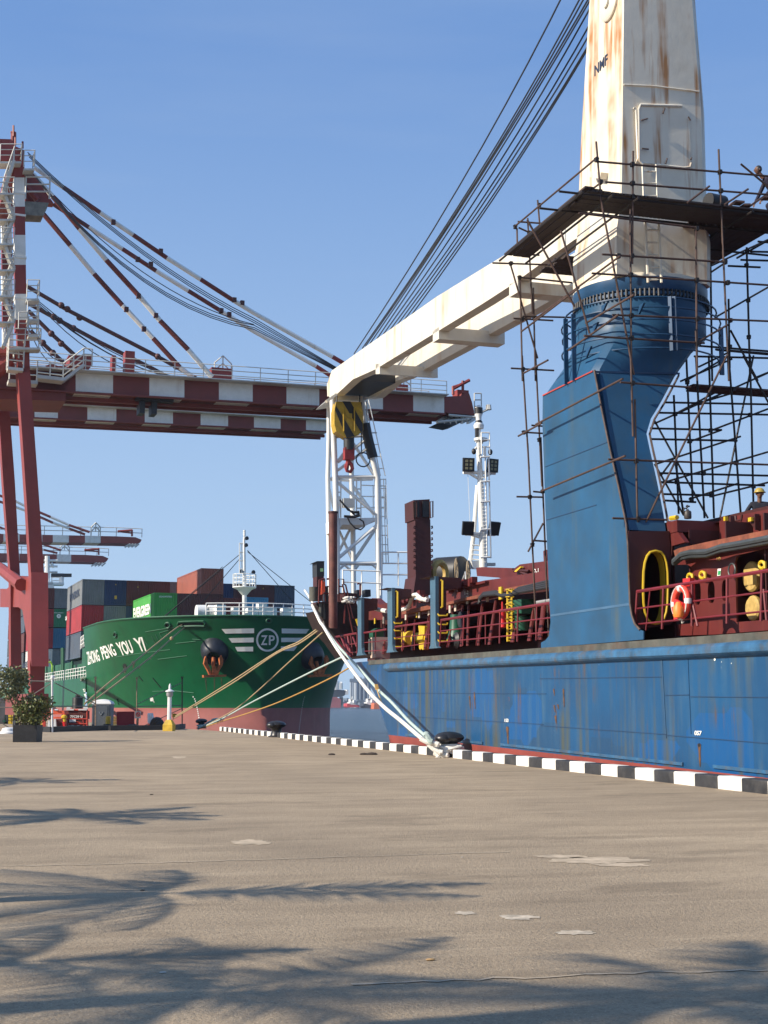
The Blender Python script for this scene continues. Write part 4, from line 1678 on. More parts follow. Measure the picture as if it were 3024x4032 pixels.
def bhull(k, w, side):
    """k = index along the ship"""
    ue = UE[w]
    u0 = bow_u0(w)
    if k < len(US):
        return BS.w(min(US[k], u0), 0 if side < 0 else 2 * HB, w)
    t = (k - len(US) + 1) / 14.0
    u = u0 + (ue - u0) * (1 - (1 - t) ** 1.5)
    tt = (u - u0) / (ue - u0)
    v = HB * tt ** 2.3
    return BS.w(u, v if side < 0 else 2 * HB - v, w)


NK = len(US) + 14
b = MB()
lv_ = [-5, -1.0, .2, .9, 1.7, 2.4, 3.0]
for a in range(len(lv_) - 1):
    b.m = 1 if lv_[a + 1] <= .25 else 0
    for side in (-1, 1):
        for k in range(NK - 1):
            b.quad(bhull(k, lv_[a], side), bhull(k + 1, lv_[a], side), bhull(k + 1, lv_[a + 1], side), bhull(k, lv_[a + 1], side))
hull2 = b.build('hull', [m_blue, m_bred], bship, ang=30)
bm = bmesh.new(); bm.from_mesh(hull2.data)
bmesh.ops.remove_doubles(bm, verts=bm.verts, dist=.002)
bmesh.ops.recalc_face_normals(bm, faces=bm.faces)
bm.to_mesh(hull2.data); bm.free()
b = MB()
for k in range(NK - 1):
    b.quad(*[p - BS.W * .03 for p in (bhull(k, 3.0, -1), bhull(k + 1, 3.0, -1), bhull(k + 1, 3.0, 1), bhull(k, 3.0, 1))])
b.build('main_deck', m_dred, bship, smooth=False)
# top edge plate and rounded rubbing strake
b = MB()
b.fbox(BS, -40, 29.0, -.02, .05, WD - .14, WD + .03)
b.build('sheer_edge', m_top, bship, smooth=False)
b = MB()
prof = []
pts0 = BS.loc(BS.pv(px('F', 625, 745), 0))
for a in range(9):
    t = math.pi * a / 8
    prof.append((-.17 * math.sin(t), .15 * math.cos(t)))
w0 = 2.72
us_ = [-40, -10, 0, 3, 7, 11, 15, 18, 21, 24, pts0[0]]
rr = random.Random(4)
rings = [[BS.w(u, q[0] * (1 + .06 * rr.uniform(-1, 1)) - .005, w0 + q[1] + rr.uniform(-.012, .012)) for q in prof] for u in us_]
for i in range(len(us_) - 1):
    for j in range(8):
        b.quad(rings[i][j], rings[i + 1][j], rings[i + 1][j + 1], rings[i][j + 1])
b.quad(*rings[-1])
b.build('rubbing_strake', m_strake, bship, ang=60)
# lower bilge chine strips and plating seams
b = MB()
for (u0, u1, w_) in [(-15, 2.2, .28), (3.5, 14.5, .26), (16, 24, .24)]:
    b.new().fbox(BS, u0, u1, -.035, .02, w_, w_ + .07)
b.each('hull_chine_strip', m_strake, bship, smooth=False)
m_seam = mat('plating_seam', (.014, .05, .12), .6)
m_seam2 = mat('seam_scrape', (.05, .12, .21), .6)
hv = lambda r, x, y: BS.pv(px(r, x, y), -.008)
b = MB()
for r, x0, y0, x1, y1 in [('I', 45, 668, 915, 655), ('I', 55, 1000, 940, 1062), ('I', 930, 785, 1100, 782), ('I', 1110, 795, 1659, 800), ('I', 945, 1068, 1659, 1125), ('S', 360, 340, 960, 100),
                          ('S', 370, 855, 855, 708), ('F', 640, 960, 1659, 965), ('F', 700, 1110, 1640, 1165)]:
    b.bar(hv(r, x0, y0), hv(r, x1, y1), .014, .014)
for r, x0, y0, x1, y1 in [('I', 1090, 460, 1115, 1060), ('I', 905, 450, 940, 1090)]:
    b.bar(hv(r, x0, y0), hv(r, x1, y1), .008, .008)
b.build('plating_seam', m_seam, bship, smooth=False)
b = MB()
b.bar(hv('S', 415, 1780), hv('S', 1185, 1668), .03, .06)
b.bar(hv('I', 905, 450), hv('I', 938, 1060), .014, .014)
b.build('weld_bead', m_seam2, bship, smooth=False)


def vmap(reg, TL, TR, BL, BR, v=-.012):
    return quadmap(reg, TL, TR, BL, BR, lambda p, off: BS.pv(p, v))


text('057', vmap('I', (1140, 1035), (1190, 1038), (1138, 1068), (1188, 1070)), m_name, bship, 'frame_number', .03)
text('153', vmap('F', (1388, 1128), (1413, 1128), (1388, 1151), (1413, 1151)), m_name, bship, 'frame_number', .03)
b = MB()
b.quad(*[BS.pv(px('I', 1172 + 9 * math.cos(t * .524), 1138 + 14 * math.sin(t * .524)), -.01) for t in range(12)])
b.build('scupper', m_dark, bship, smooth=False)
m_run = mat('rust_run', (.12, .055, .022), .8, var=.4, vscale=6)
b = MB()
for r, x, y0, y1, w_ in [('I', 1172, 1130, 1290, 11), ('S', 585, 1750, 1930, 8), ('S', 720, 1735, 1900, 9), ('S', 795, 1725, 1880, 9), ('F', 1405, 1180, 1300, 8), ('I', 212, 740, 870, 6), ('I', 143, 740, 790, 5), ('I', 147, 855, 905, 5), ('I', 172, 850, 885, 6),
                         ('I', 155, 930, 985, 8), ('F', 1190, 955, 1065, 5), ('F', 1158, 980, 1060, 4)]:
    n_ = 7
    pl, pr_ = [], []
    for i in range(n_):
        t = i / (n_ - 1)
        ww = w_ * (1 - .65 * t) * rr.uniform(.7, 1.2)
        pl.append(BS.pv(px(r, x - ww + 6 * t, y0 + (y1 - y0) * t), -.009))
        pr_.append(BS.pv(px(r, x + ww + 6 * t, y0 + (y1 - y0) * t), -.009))
    b.new().quad(*(pl + pr_[::-1]))
b.each('rust_run', m_run, bship, smooth=False)
b = MB()
for r, x, y, s_ in [('I', 1282, 533, 9), ('I', 1400, 560, 4), ('I', 1330, 550, 3), ('J', -1, -1, 0)]:
    if s_:
        b.new().quad(*[BS.pv(px(r, x + s_ * .7 * math.cos(t * .785), y + s_ * math.sin(t * .785)), -.01) for t in range(8)])
b.each('paint_splash', m_name, bship, smooth=False)

# ---- deck-side structure right of the crane pedestal
pv = BS.pv


def P3(r, pts, v):
    return [pv(px(r, *q), v) for q in pts]


VT = BS.V * .05
b = MB()
out = P3('Q', [(235, 2160), (235, 1060), (330, 1110), (600, 1060), (900, 985), (1300, 905), (1900, 775), (1900, 2060), (1659, 2080), (900, 2140)], 1.25)
holes = [P3('Q', [(300, 2005), (300, 1180), (350, 1160), (520, 1155), (570, 1185), (587, 1260), (592, 1400), (580, 1700), (560, 1985)], 1.25),
         P3('Q', [(1215, 1965), (1197, 1100), (1215, 1050), (1250, 1020), (1560, 940), (1850, 880), (1850, 1905), (1659, 1930)], 1.25),
         P3('Q', ell(666, 1560, 47, 165, 14, .75), 1.25), P3('Q', ell(860, 1545, 50, 155, 14, .75), 1.25), P3('Q', ell(1052, 1520, 44, 152, 14, .75), 1.25)]
b.plate(out, holes, VT)
b.build('side_bulkhead', m_dred, bship, smooth=False)
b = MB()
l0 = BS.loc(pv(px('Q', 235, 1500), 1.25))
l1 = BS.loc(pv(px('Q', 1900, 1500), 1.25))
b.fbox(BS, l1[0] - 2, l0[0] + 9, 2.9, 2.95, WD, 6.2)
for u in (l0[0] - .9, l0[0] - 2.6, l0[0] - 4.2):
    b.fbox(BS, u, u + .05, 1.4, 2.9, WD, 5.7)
b.build('inner_bulkhead', m_dred2, bship, smooth=False)  # darker oxide inside: shade put into the colour so the openings look dark
# rusty ledge beam and the pipes below it
b = MB()
b.prism(P3('Q', [(330, 960), (400, 925), (800, 835), (970, 800), (1900, 615), (1900, 710), (1659, 765), (1050, 885), (600, 985), (350, 1040)], .95), BS.V * .9)
b.build('ledge_beam', m_rust, bship, smooth=False)
b = MB()
for dy, vv in ((0, .85), (45, .9)):
    b.new().tube([pv(px('Q', x, y + dy), vv) for x, y in [(335, 1110 - dy * .4), (440, 1015), (560, 985), (800, 975), (1000, 905), (1300, 855), (1659, 785), (1900, 735)]], .07, 8)
b.each('deck_pipe', m_pipe, bship)
# hatch coaming above with the box end
b = MB()
u_b = BS.loc(pv(px('Q', 380, 600), 1.1))[0]
wt = BS.loc(pv(px('Q', 380, 525), 1.1))[2]
wb = BS.loc(pv(px('Q', 380, 690), 1.1))[2]
b.fbox(BS, u_b, u_b + 1.6, 1.1, 8, wb, wt)
b.prism(P3('Q', [(248, 540), (382, 690), (490, 840), (300, 895), (285, 700)], 1.12), BS.V * .12)
b.build('hatch_end_box', m_dred, bship, smooth=False)
b = MB()
b.prism(P3('Q', [(972, 545), (1050, 500), (1659, 375), (1900, 325), (1900, 640), (1659, 680), (972, 800)], 2.1), BS.V * .3)
wq = BS.loc(pv(px('Q', 1300, 445), 2.1))[2]
b.fbox(BS, -8, u_b + 1.2, 2.12, 9.5, 5.9, wq - .05)
b.build('hatch_coaming', m_dred, bship, smooth=False)
b = MB()
b.new().tube([pv(px('Q', x, y), 1.95) for x, y in [(1200, 470), (1210, 540), (1280, 530), (1290, 450)]], .03, 5)
b.new().prism(P3('Q', [(1050, 520), (1130, 470), (1150, 740)], 1.95), BS.V * .12)
b.new().prism(P3('Q', [(1385, 535), (1475, 440), (1480, 670)], 1.95), BS.V * .12)
b.new().tube([pv(px('Q', x, y), 1.9) for x, y in [(1090, 610), (1300, 600), (1290, 700), (1220, 690), (1190, 640)]], .03, 5)
b.each('coaming_bracket', m_dred2, bship)
b = MB()
b.new().box(pv(px('Q', 1065, 510), 1.9), BS.U * .04, BS.V * .04, BS.W * .05)
b.new().box(pv(px('Q', 1415, 520), 1.9), BS.U * .07, BS.V * .03, BS.W * .045)
b.new().tube([pv(px('Q', x, y), 1.15) for x, y in [(290, 505), (380, 490)]], .06, 6)
b.each('yellow_latch', m_yel, bship)
# yellow lashing rings and flanges
m_ylw2 = mat('aged_yellow', (.50, .34, .10), .7, var=.15, vscale=8, dirt=.4, dcol=(.25, .14, .04))
b = MB()
for x, y, s_ in [(560, 1330, 44), (735, 1302, 46), (1573, 1160, 48)]:
    b.new().tube([pv(px('Q', x + s_ * .8 * math.cos(t), y + s_ * math.sin(t)), 1.12) for t in [math.radians(a) for a in range(0, 361, 30)]], .035, 6)
    b.tube([pv(px('Q', x + s_ * .9, y - s_), 1.12), pv(px('Q', x + s_ * .95, y + s_), 1.12)], .035, 6)
b.each('lashing_ring', m_yel, bship)
b = MB()
b.new().lathe(pv(px('Q', 1480, 1325), 1.6), [(.32, 0), (.34, .04), (.34, .1), (.3, .14)], 18, -BS.V)
b.new().lathe(pv(px('Q', 1500, 1770), 1.5), [(.26, 0), (.28, .04), (.28, .1), (.24, .14)], 14, -BS.V)
b.each('round_hatch_flange', m_ylw2, bship)
b = MB()
b.box(pv(px('Q', 1430, 1350), 1.3), BS.U * .12, BS.V * .05, BS.W * .14)
b.build('switch_box', m_ylw2, bship, smooth=False)
b = MB()
b.quad(*P3('Q', [(950, 1215), (997, 1210), (990, 1308), (943, 1315)], 1.235))
b.build('exit_sign', m_name, bship, smooth=False)
b = MB()
b.quad(*P3('Q', [(955, 1245), (990, 1240), (984, 1298), (950, 1302)], 1.228))
b.build('exit_sign_panel', mat('sign_green', (.02, .33, .10), .5), bship, smooth=False)
text('11D', vmap('Q', (938, 1055), (992, 1045), (938, 1105), (990, 1100), 1.235), m_ylw2, bship, 'bay_number', .02)
b = MB()
b.torus(pv(px('Q', 1150, 1235), 1.12), .15, .02, BS.V, 12, 5)
b.build('pipe_clamp', m_pipe, bship)


def deck_rail(segs, r, nm='deck_railing', v=.1):
    b = MB()
    for reg, pts, rad in segs:
        b.tube([pv(px(reg, *q), v) for q in pts], rad, 6)
    return b.build(nm, m_rail, bship)


deck_rail([('Q', [(-180, 1535), (1659, 1240), (1900, 1200)], .042), ('Q', [(-180, 1775), (1659, 1535), (1900, 1502)], .022), ('Q', [(-180, 1995), (1659, 1808), (1900, 1782)], .022),
           ('Q', [(-180, 1530), (-215, 2080)], .035), ('Q', [(190, 1480), (170, 2060)], .035), ('Q', [(590, 1415), (590, 2020)], .035), ('Q', [(1085, 1335), (1082, 1985)], .035),
           ('Q', [(1575, 1260), (1560, 1950)], .035), ('Q', [(580, 1600), (670, 2020)], .03), ('Q', [(1600, 1500), (1640, 1940)], .03), ('Q', [(0, 1500), (-60, 2080)], .02)], 0)
deck_rail([('M', [(805, 605), (1600, 482), (1900, 430)], .045), ('M', [(800, 695), (1659, 590), (1900, 560)], .022), ('M', [(790, 785), (1659, 705), (1900, 680)], .022),
           ('M', [(805, 605), (790, 830)], .03), ('M', [(880, 690), (850, 825)], .02), ('M', [(990, 580), (980, 815)], .03), ('M', [(1110, 560), (1090, 810)], .02), ('M', [(1165, 550), (1165, 805)], .02),
           ('M', [(1285, 530), (1280, 795)], .03), ('M', [(1430, 510), (1425, 780)], .03), ('M', [(1585, 480), (1580, 770)], .03)], 0)
deck_rail([('M', [(425, 660), (715, 620)], .04), ('M', [(415, 750), (720, 720)], .02), ('M', [(415, 835), (715, 790)], .02), ('M', [(428, 660), (425, 860)], .03), ('M', [(485, 650), (485, 860)], .02),
           ('M', [(590, 640), (585, 850)], .02), ('M', [(710, 625), (700, 840)], .03),
           ('M', [(170, 710), (360, 680)], .04), ('M', [(170, 790), (360, 770)], .02), ('M', [(170, 860), (362, 850)], .02), ('M', [(172, 710), (172, 885)], .03), ('M', [(270, 700), (262, 880)], .02)], 0)
deck_rail([('T', [(660, 1430), (1145, 1345)], .05), ('T', [(820, 1615), (1140, 1565)], .025), ('T', [(920, 1780), (1140, 1755)], .025), ('T', [(1145, 1345), (1140, 1830)], .03), ('T', [(1000, 1370), (1050, 1850)], .02),
           ('T', [(870, 1440), (1000, 1850)], .05), ('T', [(940, 1410), (1010, 1850)], .05), ('T', [(800, 1440), (960, 1850)], .05), ('T', [(1050, 1430), (1130, 1640)], .04), ('T', [(660, 1430), (900, 1830)], .06)], 0, v=.25)

# ---- left of the pedestal: coaming band, recess, raking stays
b = MB()
out = P3('M', [(205, 605), (205, 480), (238, 425), (300, 480), (480, 432), (560, 440), (710, 425), (845, 352), (1160, 280), (1300, 262), (1900, 160), (1900, 290), (1659, 330), (1400, 372), (1100, 430), (960, 440), (960, 480), (850, 520), (480, 590), (360, 600)], 1.35)
b.plate(out, [], BS.V * .4)
b.build('hatch_coaming', m_dred, bship, smooth=False)
b = MB()
b.prism(P3('M', [(845, 460), (960, 430), (1100, 400), (1300, 350), (1900, 240), (1900, 262), (1300, 375), (1100, 428), (960, 450), (845, 485)], 1.1), BS.V * .5)
b.prism(P3('M', [(480, 530), (716, 480), (716, 515), (480, 560)], 1.1), BS.V * .5)
b.build('ledge_beam', m_rust, bship, smooth=False)
b = MB()
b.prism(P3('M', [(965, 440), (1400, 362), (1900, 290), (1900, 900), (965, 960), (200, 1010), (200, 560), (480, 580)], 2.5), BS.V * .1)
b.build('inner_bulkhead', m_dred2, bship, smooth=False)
b = MB()
for xt, yt_, xb, yb2_, w_ in [(1243, 435, 1190, 805, 9), (1135, 460, 1098, 812, 8), (1022, 475, 1012, 815, 6), (975, 480, 960, 820, 6), (890, 540, 855, 825, 7), (1410, 590, 1378, 785, 12), (1555, 505, 1515, 775, 12), (1640, 460, 1600, 765, 16),
                              (520, 590, 480, 850, 7), (585, 600, 560, 850, 6), (700, 560, 665, 840, 8), (345, 640, 325, 880, 6)]:
    q = [pv(px('M', xt - w_, yt_ + 30), 1.2), pv(px('M', xt, yt_), 1.2), pv(px('M', xt + w_ * .6, yt_ + 25), 1.2), pv(px('M', xb + w_, yb2_), .75), pv(px('M', xb - w_, yb2_), .75)]
    b.new().prism(q, BS.V * .04 + BS.U * .0)
    b.prism([q[1], q[1] + BS.V * 1.2, pv(px('M', xb, yb2_), 2.4), pv(px('M', xb, yb2_), .8)], BS.U * .03)
b.each('coaming_stay', m_dred, bship, smooth=False)
b = MB()
out = P3('M', [(1590, 830), (1620, 470), (1900, 420), (1900, 800)], 1.3)
b.plate(out, [P3('M', ell(1700, 640, 22, 80, 12, .8), 1.3)], BS.V * .05)
b.build('side_web', m_dred, bship, smooth=False)
# the near hatch beam sticking up by the white mast, and the cover block behind
b = MB()
b.prism(P3('M', [(1088, 178), (1130, 172), (1385, 180), (1385, 290), (1335, 275), (1270, 258), (1095, 245)], 2.6), BS.V * .6)
b.build('hatch_beam', m_dred, bship, smooth=False)
b = MB()
b.prism(P3('M', [(1385, 200), (1410, 175), (1445, 150), (1640, 125), (1900, 80), (1900, 200), (1659, 250), (1385, 292)], 2.2), BS.V * 3)
b.prism(P3('M', [(1636, 40), (1659, 30), (1668, 45), (1668, 130), (1640, 130)], 2.4), BS.V * .3)
b.prism(P3('M', [(845, 350), (880, 340), (1000, 315), (1160, 285), (1160, 300), (845, 372)], 1.2), BS.V * .2)
b.build('hatch_cover', m_dred, bship, smooth=False)
b = MB()
b.tube([pv(px('M', x, y), 2.1) for x, y in [(1400, 205), (1440, 200), (1520, 205), (1515, 240), (1455, 215)]], .05, 5)
b.build('cover_bracket', m_dred2, bship)
b = MB()
b.prism(P3('M', [(1398, 208), (1410, 195), (1450, 165), (1452, 175), (1415, 212)], 2.05), BS.V * .1)
b.build('yellow_latch', m_yel, bship, smooth=False)
text('2-1', vmap('M', (1562, 188), (1597, 180), (1562, 228), (1597, 222), 2.18), m_name, bship, 'bay_number', .01)
text('1-2', vmap('M', (995, 370), (1025, 362), (995, 400), (1025, 392), 1.33), m_name, bship, 'bay_number', .01)
b = MB()
for i, dy in enumerate((0, 16, 32, 48)):
    b.new().tube([pv(px('M', x, y), 1.1 - .03 * i) for x, y in [(1108 + i * 4, 470 - dy * .2), (1118, 420 + dy * .3), (1150, 385 + dy * .4), (1250, 370 + dy * .5), (1310, 395 + dy * .3), (1360, 390 + dy * .3), (1440, 345 + dy * .7), (1659, 292 + dy), (1900, 245 + dy)]], .05, 6)
b.each('deck_cable', mat('cable_black', (.018, .018, .02), .6), bship)
b = MB()
b.tube([pv(px('M', 1580, 462), .5), pv(px('M', 1900, 410), .5)], .05, 8)
b.build('deck_pipe', mat('pipe_light_grey', (.30, .29, .28), .5), bship)
b = MB()
for x, y in [(875, 515), (920, 500), (704, 540), (625, 558), (515, 575), (335, 605), (1180, 420), (1018, 440)]:
    b.new().box(pv(px('M', x, y), 1.32), BS.U * .09, BS.V * .02, BS.W * .14)
b.each('bay_plate', mat('plate_cream', (.62, .52, .42), .6), bship, smooth=False)
b = MB()
for x, y in [(262, 612), (604, 558)]:
    b.new().box(pv(px('M', x, y), 1.3), BS.U * .07, BS.V * .02, BS.W * .12)
b.each('bay_plate', m_yel, bship, smooth=False)

# ---- the three blue bulwark posts with dark red frames
def post(name, x0, x1, x2, x3, yt_, yb3, boxb):
    b = MB()
    f = P3('M', [(x0, yt_), (x1, yt_ - 5), (x1 + 2, yb3 - 60), (x1 + 8, yb3 - 15), (x1 + 22, yb3), (x0 - 8, yb3 + 6), (x0 + 2, yb3 - 20), (x0 + 5, yb3 - 60)], -.02)
    b.prism(f, BS.V * .12)
    b.build('bulwark_post', m_postb, bship, smooth=False)
    u = BS.loc(pv(px('M', x1, (yt_ + yb3) / 2), 0))[0]
    q = lambda x, y: BS.pu(px('M', x, y), u)
    b = MB()
    b.prism([q(x1, yt_ - 3), q(x2, yt_ + 1), q(x2 - 2, yb3 - 6), q(x1 + 2, yb3 - 6)], BS.U * .06)
    b.build('post_web', m_dred2, bship, smooth=False)
    b = MB()
    b.prism([q(x0 - 3, yt_ - 5), q(x3, yt_ + 8), q(x3, boxb), q(x2, boxb + 10), q(x2, yt_ + 3)], BS.U * 1.2)
    b.build('post_bracket', m_dred2, bship, smooth=False)
    return q


q3 = post('', 712, 755, 845, 960, 252, 832, 345)
q2 = post('', 362, 402, 478, 560, 345, 865, 425)
q1 = post('', 118, 150, 210, 283, 425, 890, 520)
b = MB()
for q, xc, ya, yb4 in ((q3, 805, 280, 505), (q2, 440, 370, 585)):
    b.new().tube([q(xc - 12, ya) - BS.U * .08, q(xc, ya + 6) - BS.U * .12, q(xc, yb4 - 6) - BS.U * .12, q(xc - 12, yb4) - BS.U * .08], .035, 6)
for q, xa, xb, ys in ((q3, 770, 850, (562, 635, 705, 772)), (q2, 410, 480, (625, 685, 750, 815))):
    for y in ys:
        b.new().tube([q(xa, y - 6) - BS.U * .06, q(xa + 8, y + 8) - BS.U * .12, q(xb - 8, y + 8) - BS.U * .12, q(xb, y - 6) - BS.U * .06], .028, 5)
b.each('grab_rung', m_yel, bship)

# ---- machinery behind the rails
b = MB()
c = pv(px('M', 560, 755), 1.2)
b.tube([c - BS.U * .1, c + BS.U * 1.0], .3, 14)
b.tube([pv(px('M', 700, 755), 1.2), pv(px('M', 600, 755), 1.2)], .24, 14)
b.build('winch_drum', m_yel, bship)
b = MB()
c = pv(px('M', 640, 750), 1.0)
b.lathe(c + BS.V * .2, [(.42, 0), (.42, .18)], 18, -BS.V)
b.prism(P3('M', [(615, 650), (668, 655), (665, 725), (625, 725)], .95), BS.V * .2)
b.prism(P3('M', [(620, 795), (665, 795), (668, 840), (650, 848), (640, 835), (630, 848), (622, 835)], .95), BS.V * .2)
b.build('winch_frame', m_yel, bship)
b = MB()
b.new().box(pv(px('M', 1465, 500), 1.3), BS.U * .55, BS.V * .25, BS.W * .22)
b.new().tube([pv(px('M', 1465, 570), 1.3), pv(px('M', 1465, 690), 1.3)], .24, 12)
b.new().tube([pv(px('M', 1400, 480), 1.2), pv(px('M', 1400, 570), 1.2)], .13, 10)
b.new().lathe(pv(px('M', 300, 725), 1.3), [(.3, 0), (.3, .6)], 12, BS.U)
b.new().lathe(pv(px('M', 925, 770), 1.2), [(.35, 0), (.25, .3), (.2, .9)], 12, BS.W)
b.each('pump_housing', m_grn, bship)
b = MB()
b.box(pv(px('M', 305, 830), .9), BS.U * .4, BS.V * .3, BS.W * .42)
b.build('deck_locker', mat('locker_cream', (.62, .47, .38), .6), bship, smooth=False)
b = MB()
b.tube([pv(px('M', 228, 880), .6), pv(px('M', 228, 760), .6)], .14, 10)
b.build('mooring_bitt', m_pipe, bship)
b = MB()
b.lathe(pv(px('M', 955, 600), 1.1), [(.28, 0), (.3, .1), (.3, .8), (.2, .9)], 14, BS.V)
b.lathe(pv(px('M', 905, 770), 1.0), [(.2, 0), (.3, .1), (.2, .5)], 12, BS.V)
b.build('motor', m_black, bship)
# yellow caged ladder
b = MB()
for x in (1345, 1380):
    b.tube([pv(px('M', x, 350), 1.05), pv(px('M', x, 780), .95)], .035, 6)
for i in range(18):
    y = 365 + i * 24
    b.tube([pv(px('M', 1345, y), 1.05), pv(px('M', 1380, y), 1.05)], .02, 5)
for i in range(5):
    y = 360 + i * 60
    b.tube([pv(px('M', 1340, y), 1.05), pv(px('M', 1330, y - 4), .6), pv(px('M', 1362, y - 6), .5), pv(px('M', 1395, y - 4), .65), pv(px('M', 1385, y), 1.05)], .018, 4)
b.box(pv(px('M', 1290, 385), 1.05), BS.U * .12, BS.V * .03, BS.W * .2)
b.build('caged_ladder', m_yel, bship)
m_ext = mat('extinguisher_red', (.62, .02, .02), .35, var=.05)
b = MB()
b.tube([pv(px('M', 1308, 665), .4), pv(px('M', 1300, 520), .4)], .1, 10)
b.tube([pv(px('M', 1302, 520), .4), pv(px('M', 1302, 455), .4)], .025, 5)
b.build('pump_handle', m_ext, bship)
# red lamp box by the ring
b = MB()
b.box(pv(px('Q', 545, 1500), .3), BS.U * .16, BS.V * .06, BS.W * .24)
b.tube([pv(px('Q', 555, 1600), .3), pv(px('Q', 560, 1700), .3)], .03, 5)
b.build('ring_light_box', m_ext, bship)

# ---- forecastle clutter: platform, rails, stairs, bitts
b = MB()
ud = 36.0
pu = lambda r, x, y, u=ud: BS.pu(px(r, x, y), u)
b.prism([pu('T', 265, 662), pu('T', 850, 655), pu('T', 850, 690), pu('T', 265, 700)], BS.U * 1.2)
b.prism([pu('T', 860, 455), pu('T', 1130, 480), pu('T', 1130, 760), pu('T', 900, 760)], BS.U * 4)
b.build('forecastle_platform', m_dred2, bship, smooth=False)
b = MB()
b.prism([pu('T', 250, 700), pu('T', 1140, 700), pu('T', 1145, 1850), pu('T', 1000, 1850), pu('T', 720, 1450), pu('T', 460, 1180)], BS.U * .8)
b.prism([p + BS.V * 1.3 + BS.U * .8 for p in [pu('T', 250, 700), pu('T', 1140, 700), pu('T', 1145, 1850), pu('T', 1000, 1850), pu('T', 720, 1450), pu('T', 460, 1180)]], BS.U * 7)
b.build('forecastle_house', mat('shaded_oxide', (.022, .007, .006), .7, var=.3, vscale=2), bship, smooth=False)  # near-black blocks for the forecastle interior, its shade put into the colour
b = MB()
for pts, r in [([(260, 700), (275, 200), (385, 172)], .04), ([(385, 172), (400, 660)], .03), ([(270, 360), (490, 340)], .03), ([(430, 180), (480, 178), (505, 210), (480, 660)], .045), ([(345, 200), (335, 660)], .03),
               ([(700, 660), (690, 175), (800, 188), (800, 290)], .035), ([(700, 340), (800, 345)], .03), ([(710, 490), (860, 500)], .03), ([(800, 290), (840, 310), (880, 480), (920, 700), (1000, 1030), (1055, 1040)], .04),
               ([(770, 290), (860, 660), (1000, 1350)], .04), ([(340, 500), (480, 490)], .03), ([(830, 740), (810, 1140)], .04), ([(920, 1010), (1000, 1340)], .04), ([(1020, 1210), (1060, 1215), (1140, 1480)], .03),
               ([(1095, 285), (1155, 285), (1158, 540)], .05)]:
    b.new().tube([pu('T', *q) - BS.U * .4 for q in pts], r, 5)
b.each('forecastle_rail', m_dred, bship)
b = MB()
b.tube([pu('T', 1065, 1045) - BS.U * .5, pu('T', 1145, 1270) - BS.U * .5, pu('T', 1140, 1480) - BS.U * .5], .07, 6)
b.build('yellow_handrail', m_yel, bship)
b = MB()
b.new().tube([pu('T', 415, 700), pu('T', 425, 1040)], .06, 6)
b.new().tube([pu('T', 345, 700), pu('T', 340, 1000)], .09, 6)
b.new().prism([pu('T', 405, 1000), pu('T', 440, 1000), pu('T', 480, 1180), pu('T', 430, 1180)], BS.U * .3)
b.new().tube([pu('T', 200, 340), pu('T', 200, 640)], .22, 10)
b.each('fairlead_post', m_top, bship)
b = MB()
for x, y0, y1, w_ in [(1185, 400, 560, 42), (1380, 395, 545, 60), (480, 330, 660, 35)]:
    b.new().prism([pu('T', x - w_, y1), pu('T', x + w_, y1), pu('T', x + w_ * .9, y0), pu('T', x - w_ * .9, y0)], BS.U * .6)
b.each('mooring_bitt', m_black, bship, smooth=False)
b = MB()
rr = random.Random(3)
for i in range(26):
    x, y = rr.uniform(790, 1010), rr.uniform(590, 700)
    b.tube([pu('T', x - 60, y) - BS.U * .6, pu('T', x, y - 12) - BS.U * .7, pu('T', x + 50, y + 6) - BS.U * .6], .05, 5)
b.build('coiled_rope', mat('rope_white', (.74, .71, .64), .85, var=.1, vscale=20, bump=.5, bscale=60), bship)
m_cloth = mat('coverall_orange', (.75, .10, .04), .8, var=.15, vscale=9)
b = MB()
for x, y0, y1, w_ in [(325, 215, 520, 24), (365, 240, 480, 18)]:
    b.prism([pu('T', x - w_, y1) - BS.U * .5, pu('T', x + w_, y1 - 20) - BS.U * .5, pu('T', x + w_ * .8, y0) - BS.U * .5, pu('T', x - w_ * .6, y0) - BS.U * .5], BS.U * .15)
b.build('hanging_coverall', m_cloth, bship, smooth=False)
b = MB()
b.new().tube([pv(px('M', x, y), .9) for x, y in [(240, 488), (260, 510), (300, 522), (360, 532)]], .09, 8)
b.new().tube([pv(px('M', x, y), .9) for x, y in [(478, 522), (520, 510), (545, 480), (560, 430), (585, 400), (620, 425), (660, 440), (690, 430)]], .08, 8)
b.new().tube([pv(px('M', x, y), .8) for x, y in [(575, 400), (600, 395), (640, 430), (690, 445)]], .07, 8)
b.each('white_hose', MATS['rope_white'], bship)
# red deck gear on the band between posts
b = MB()
rr = random.Random(9)
for i in range(30):
    x = rr.uniform(480, 1150)
    y = 455 - (x - 480) * .25 + rr.uniform(-35, 20)
    s_ = rr.uniform(.06, .16)
    b.new().box(pv(px('M', x, y), 1.15), BS.U * s_ * rr.uniform(.6, 1.4), BS.V * s_, BS.W * s_)
b.each('deck_gear', m_dred, bship, smooth=False)
b = MB()
for (x, y, R_) in [(928, 190, .42), (1023, 212, .42)]:
    b.new().torus(pv(px('M', x, y), 2.6), R_, .03, (BS.V + BS.U * -.5), 18, 5)
    for k in range(4):
        a = k * math.pi / 4
        dd = BS.W * math.cos(a) * R_ + (BS.U * .9 + BS.V * .45).normalized() * math.sin(a) * R_
        b.tube([pv(px('M', x, y), 2.6) - dd, pv(px('M', x, y), 2.6) + dd], .015, 4)
b.each('valve_wheel', mat('wheel_tan', (.34, .26, .16), .7), bship)
b = MB()
b.lathe(pv(px('M', 760, 225), 3.2), [(.62, 0), (.66, .1), (.66, 1.3), (.3, 1.4)], 18, BS.V * .6 - BS.U * .8)
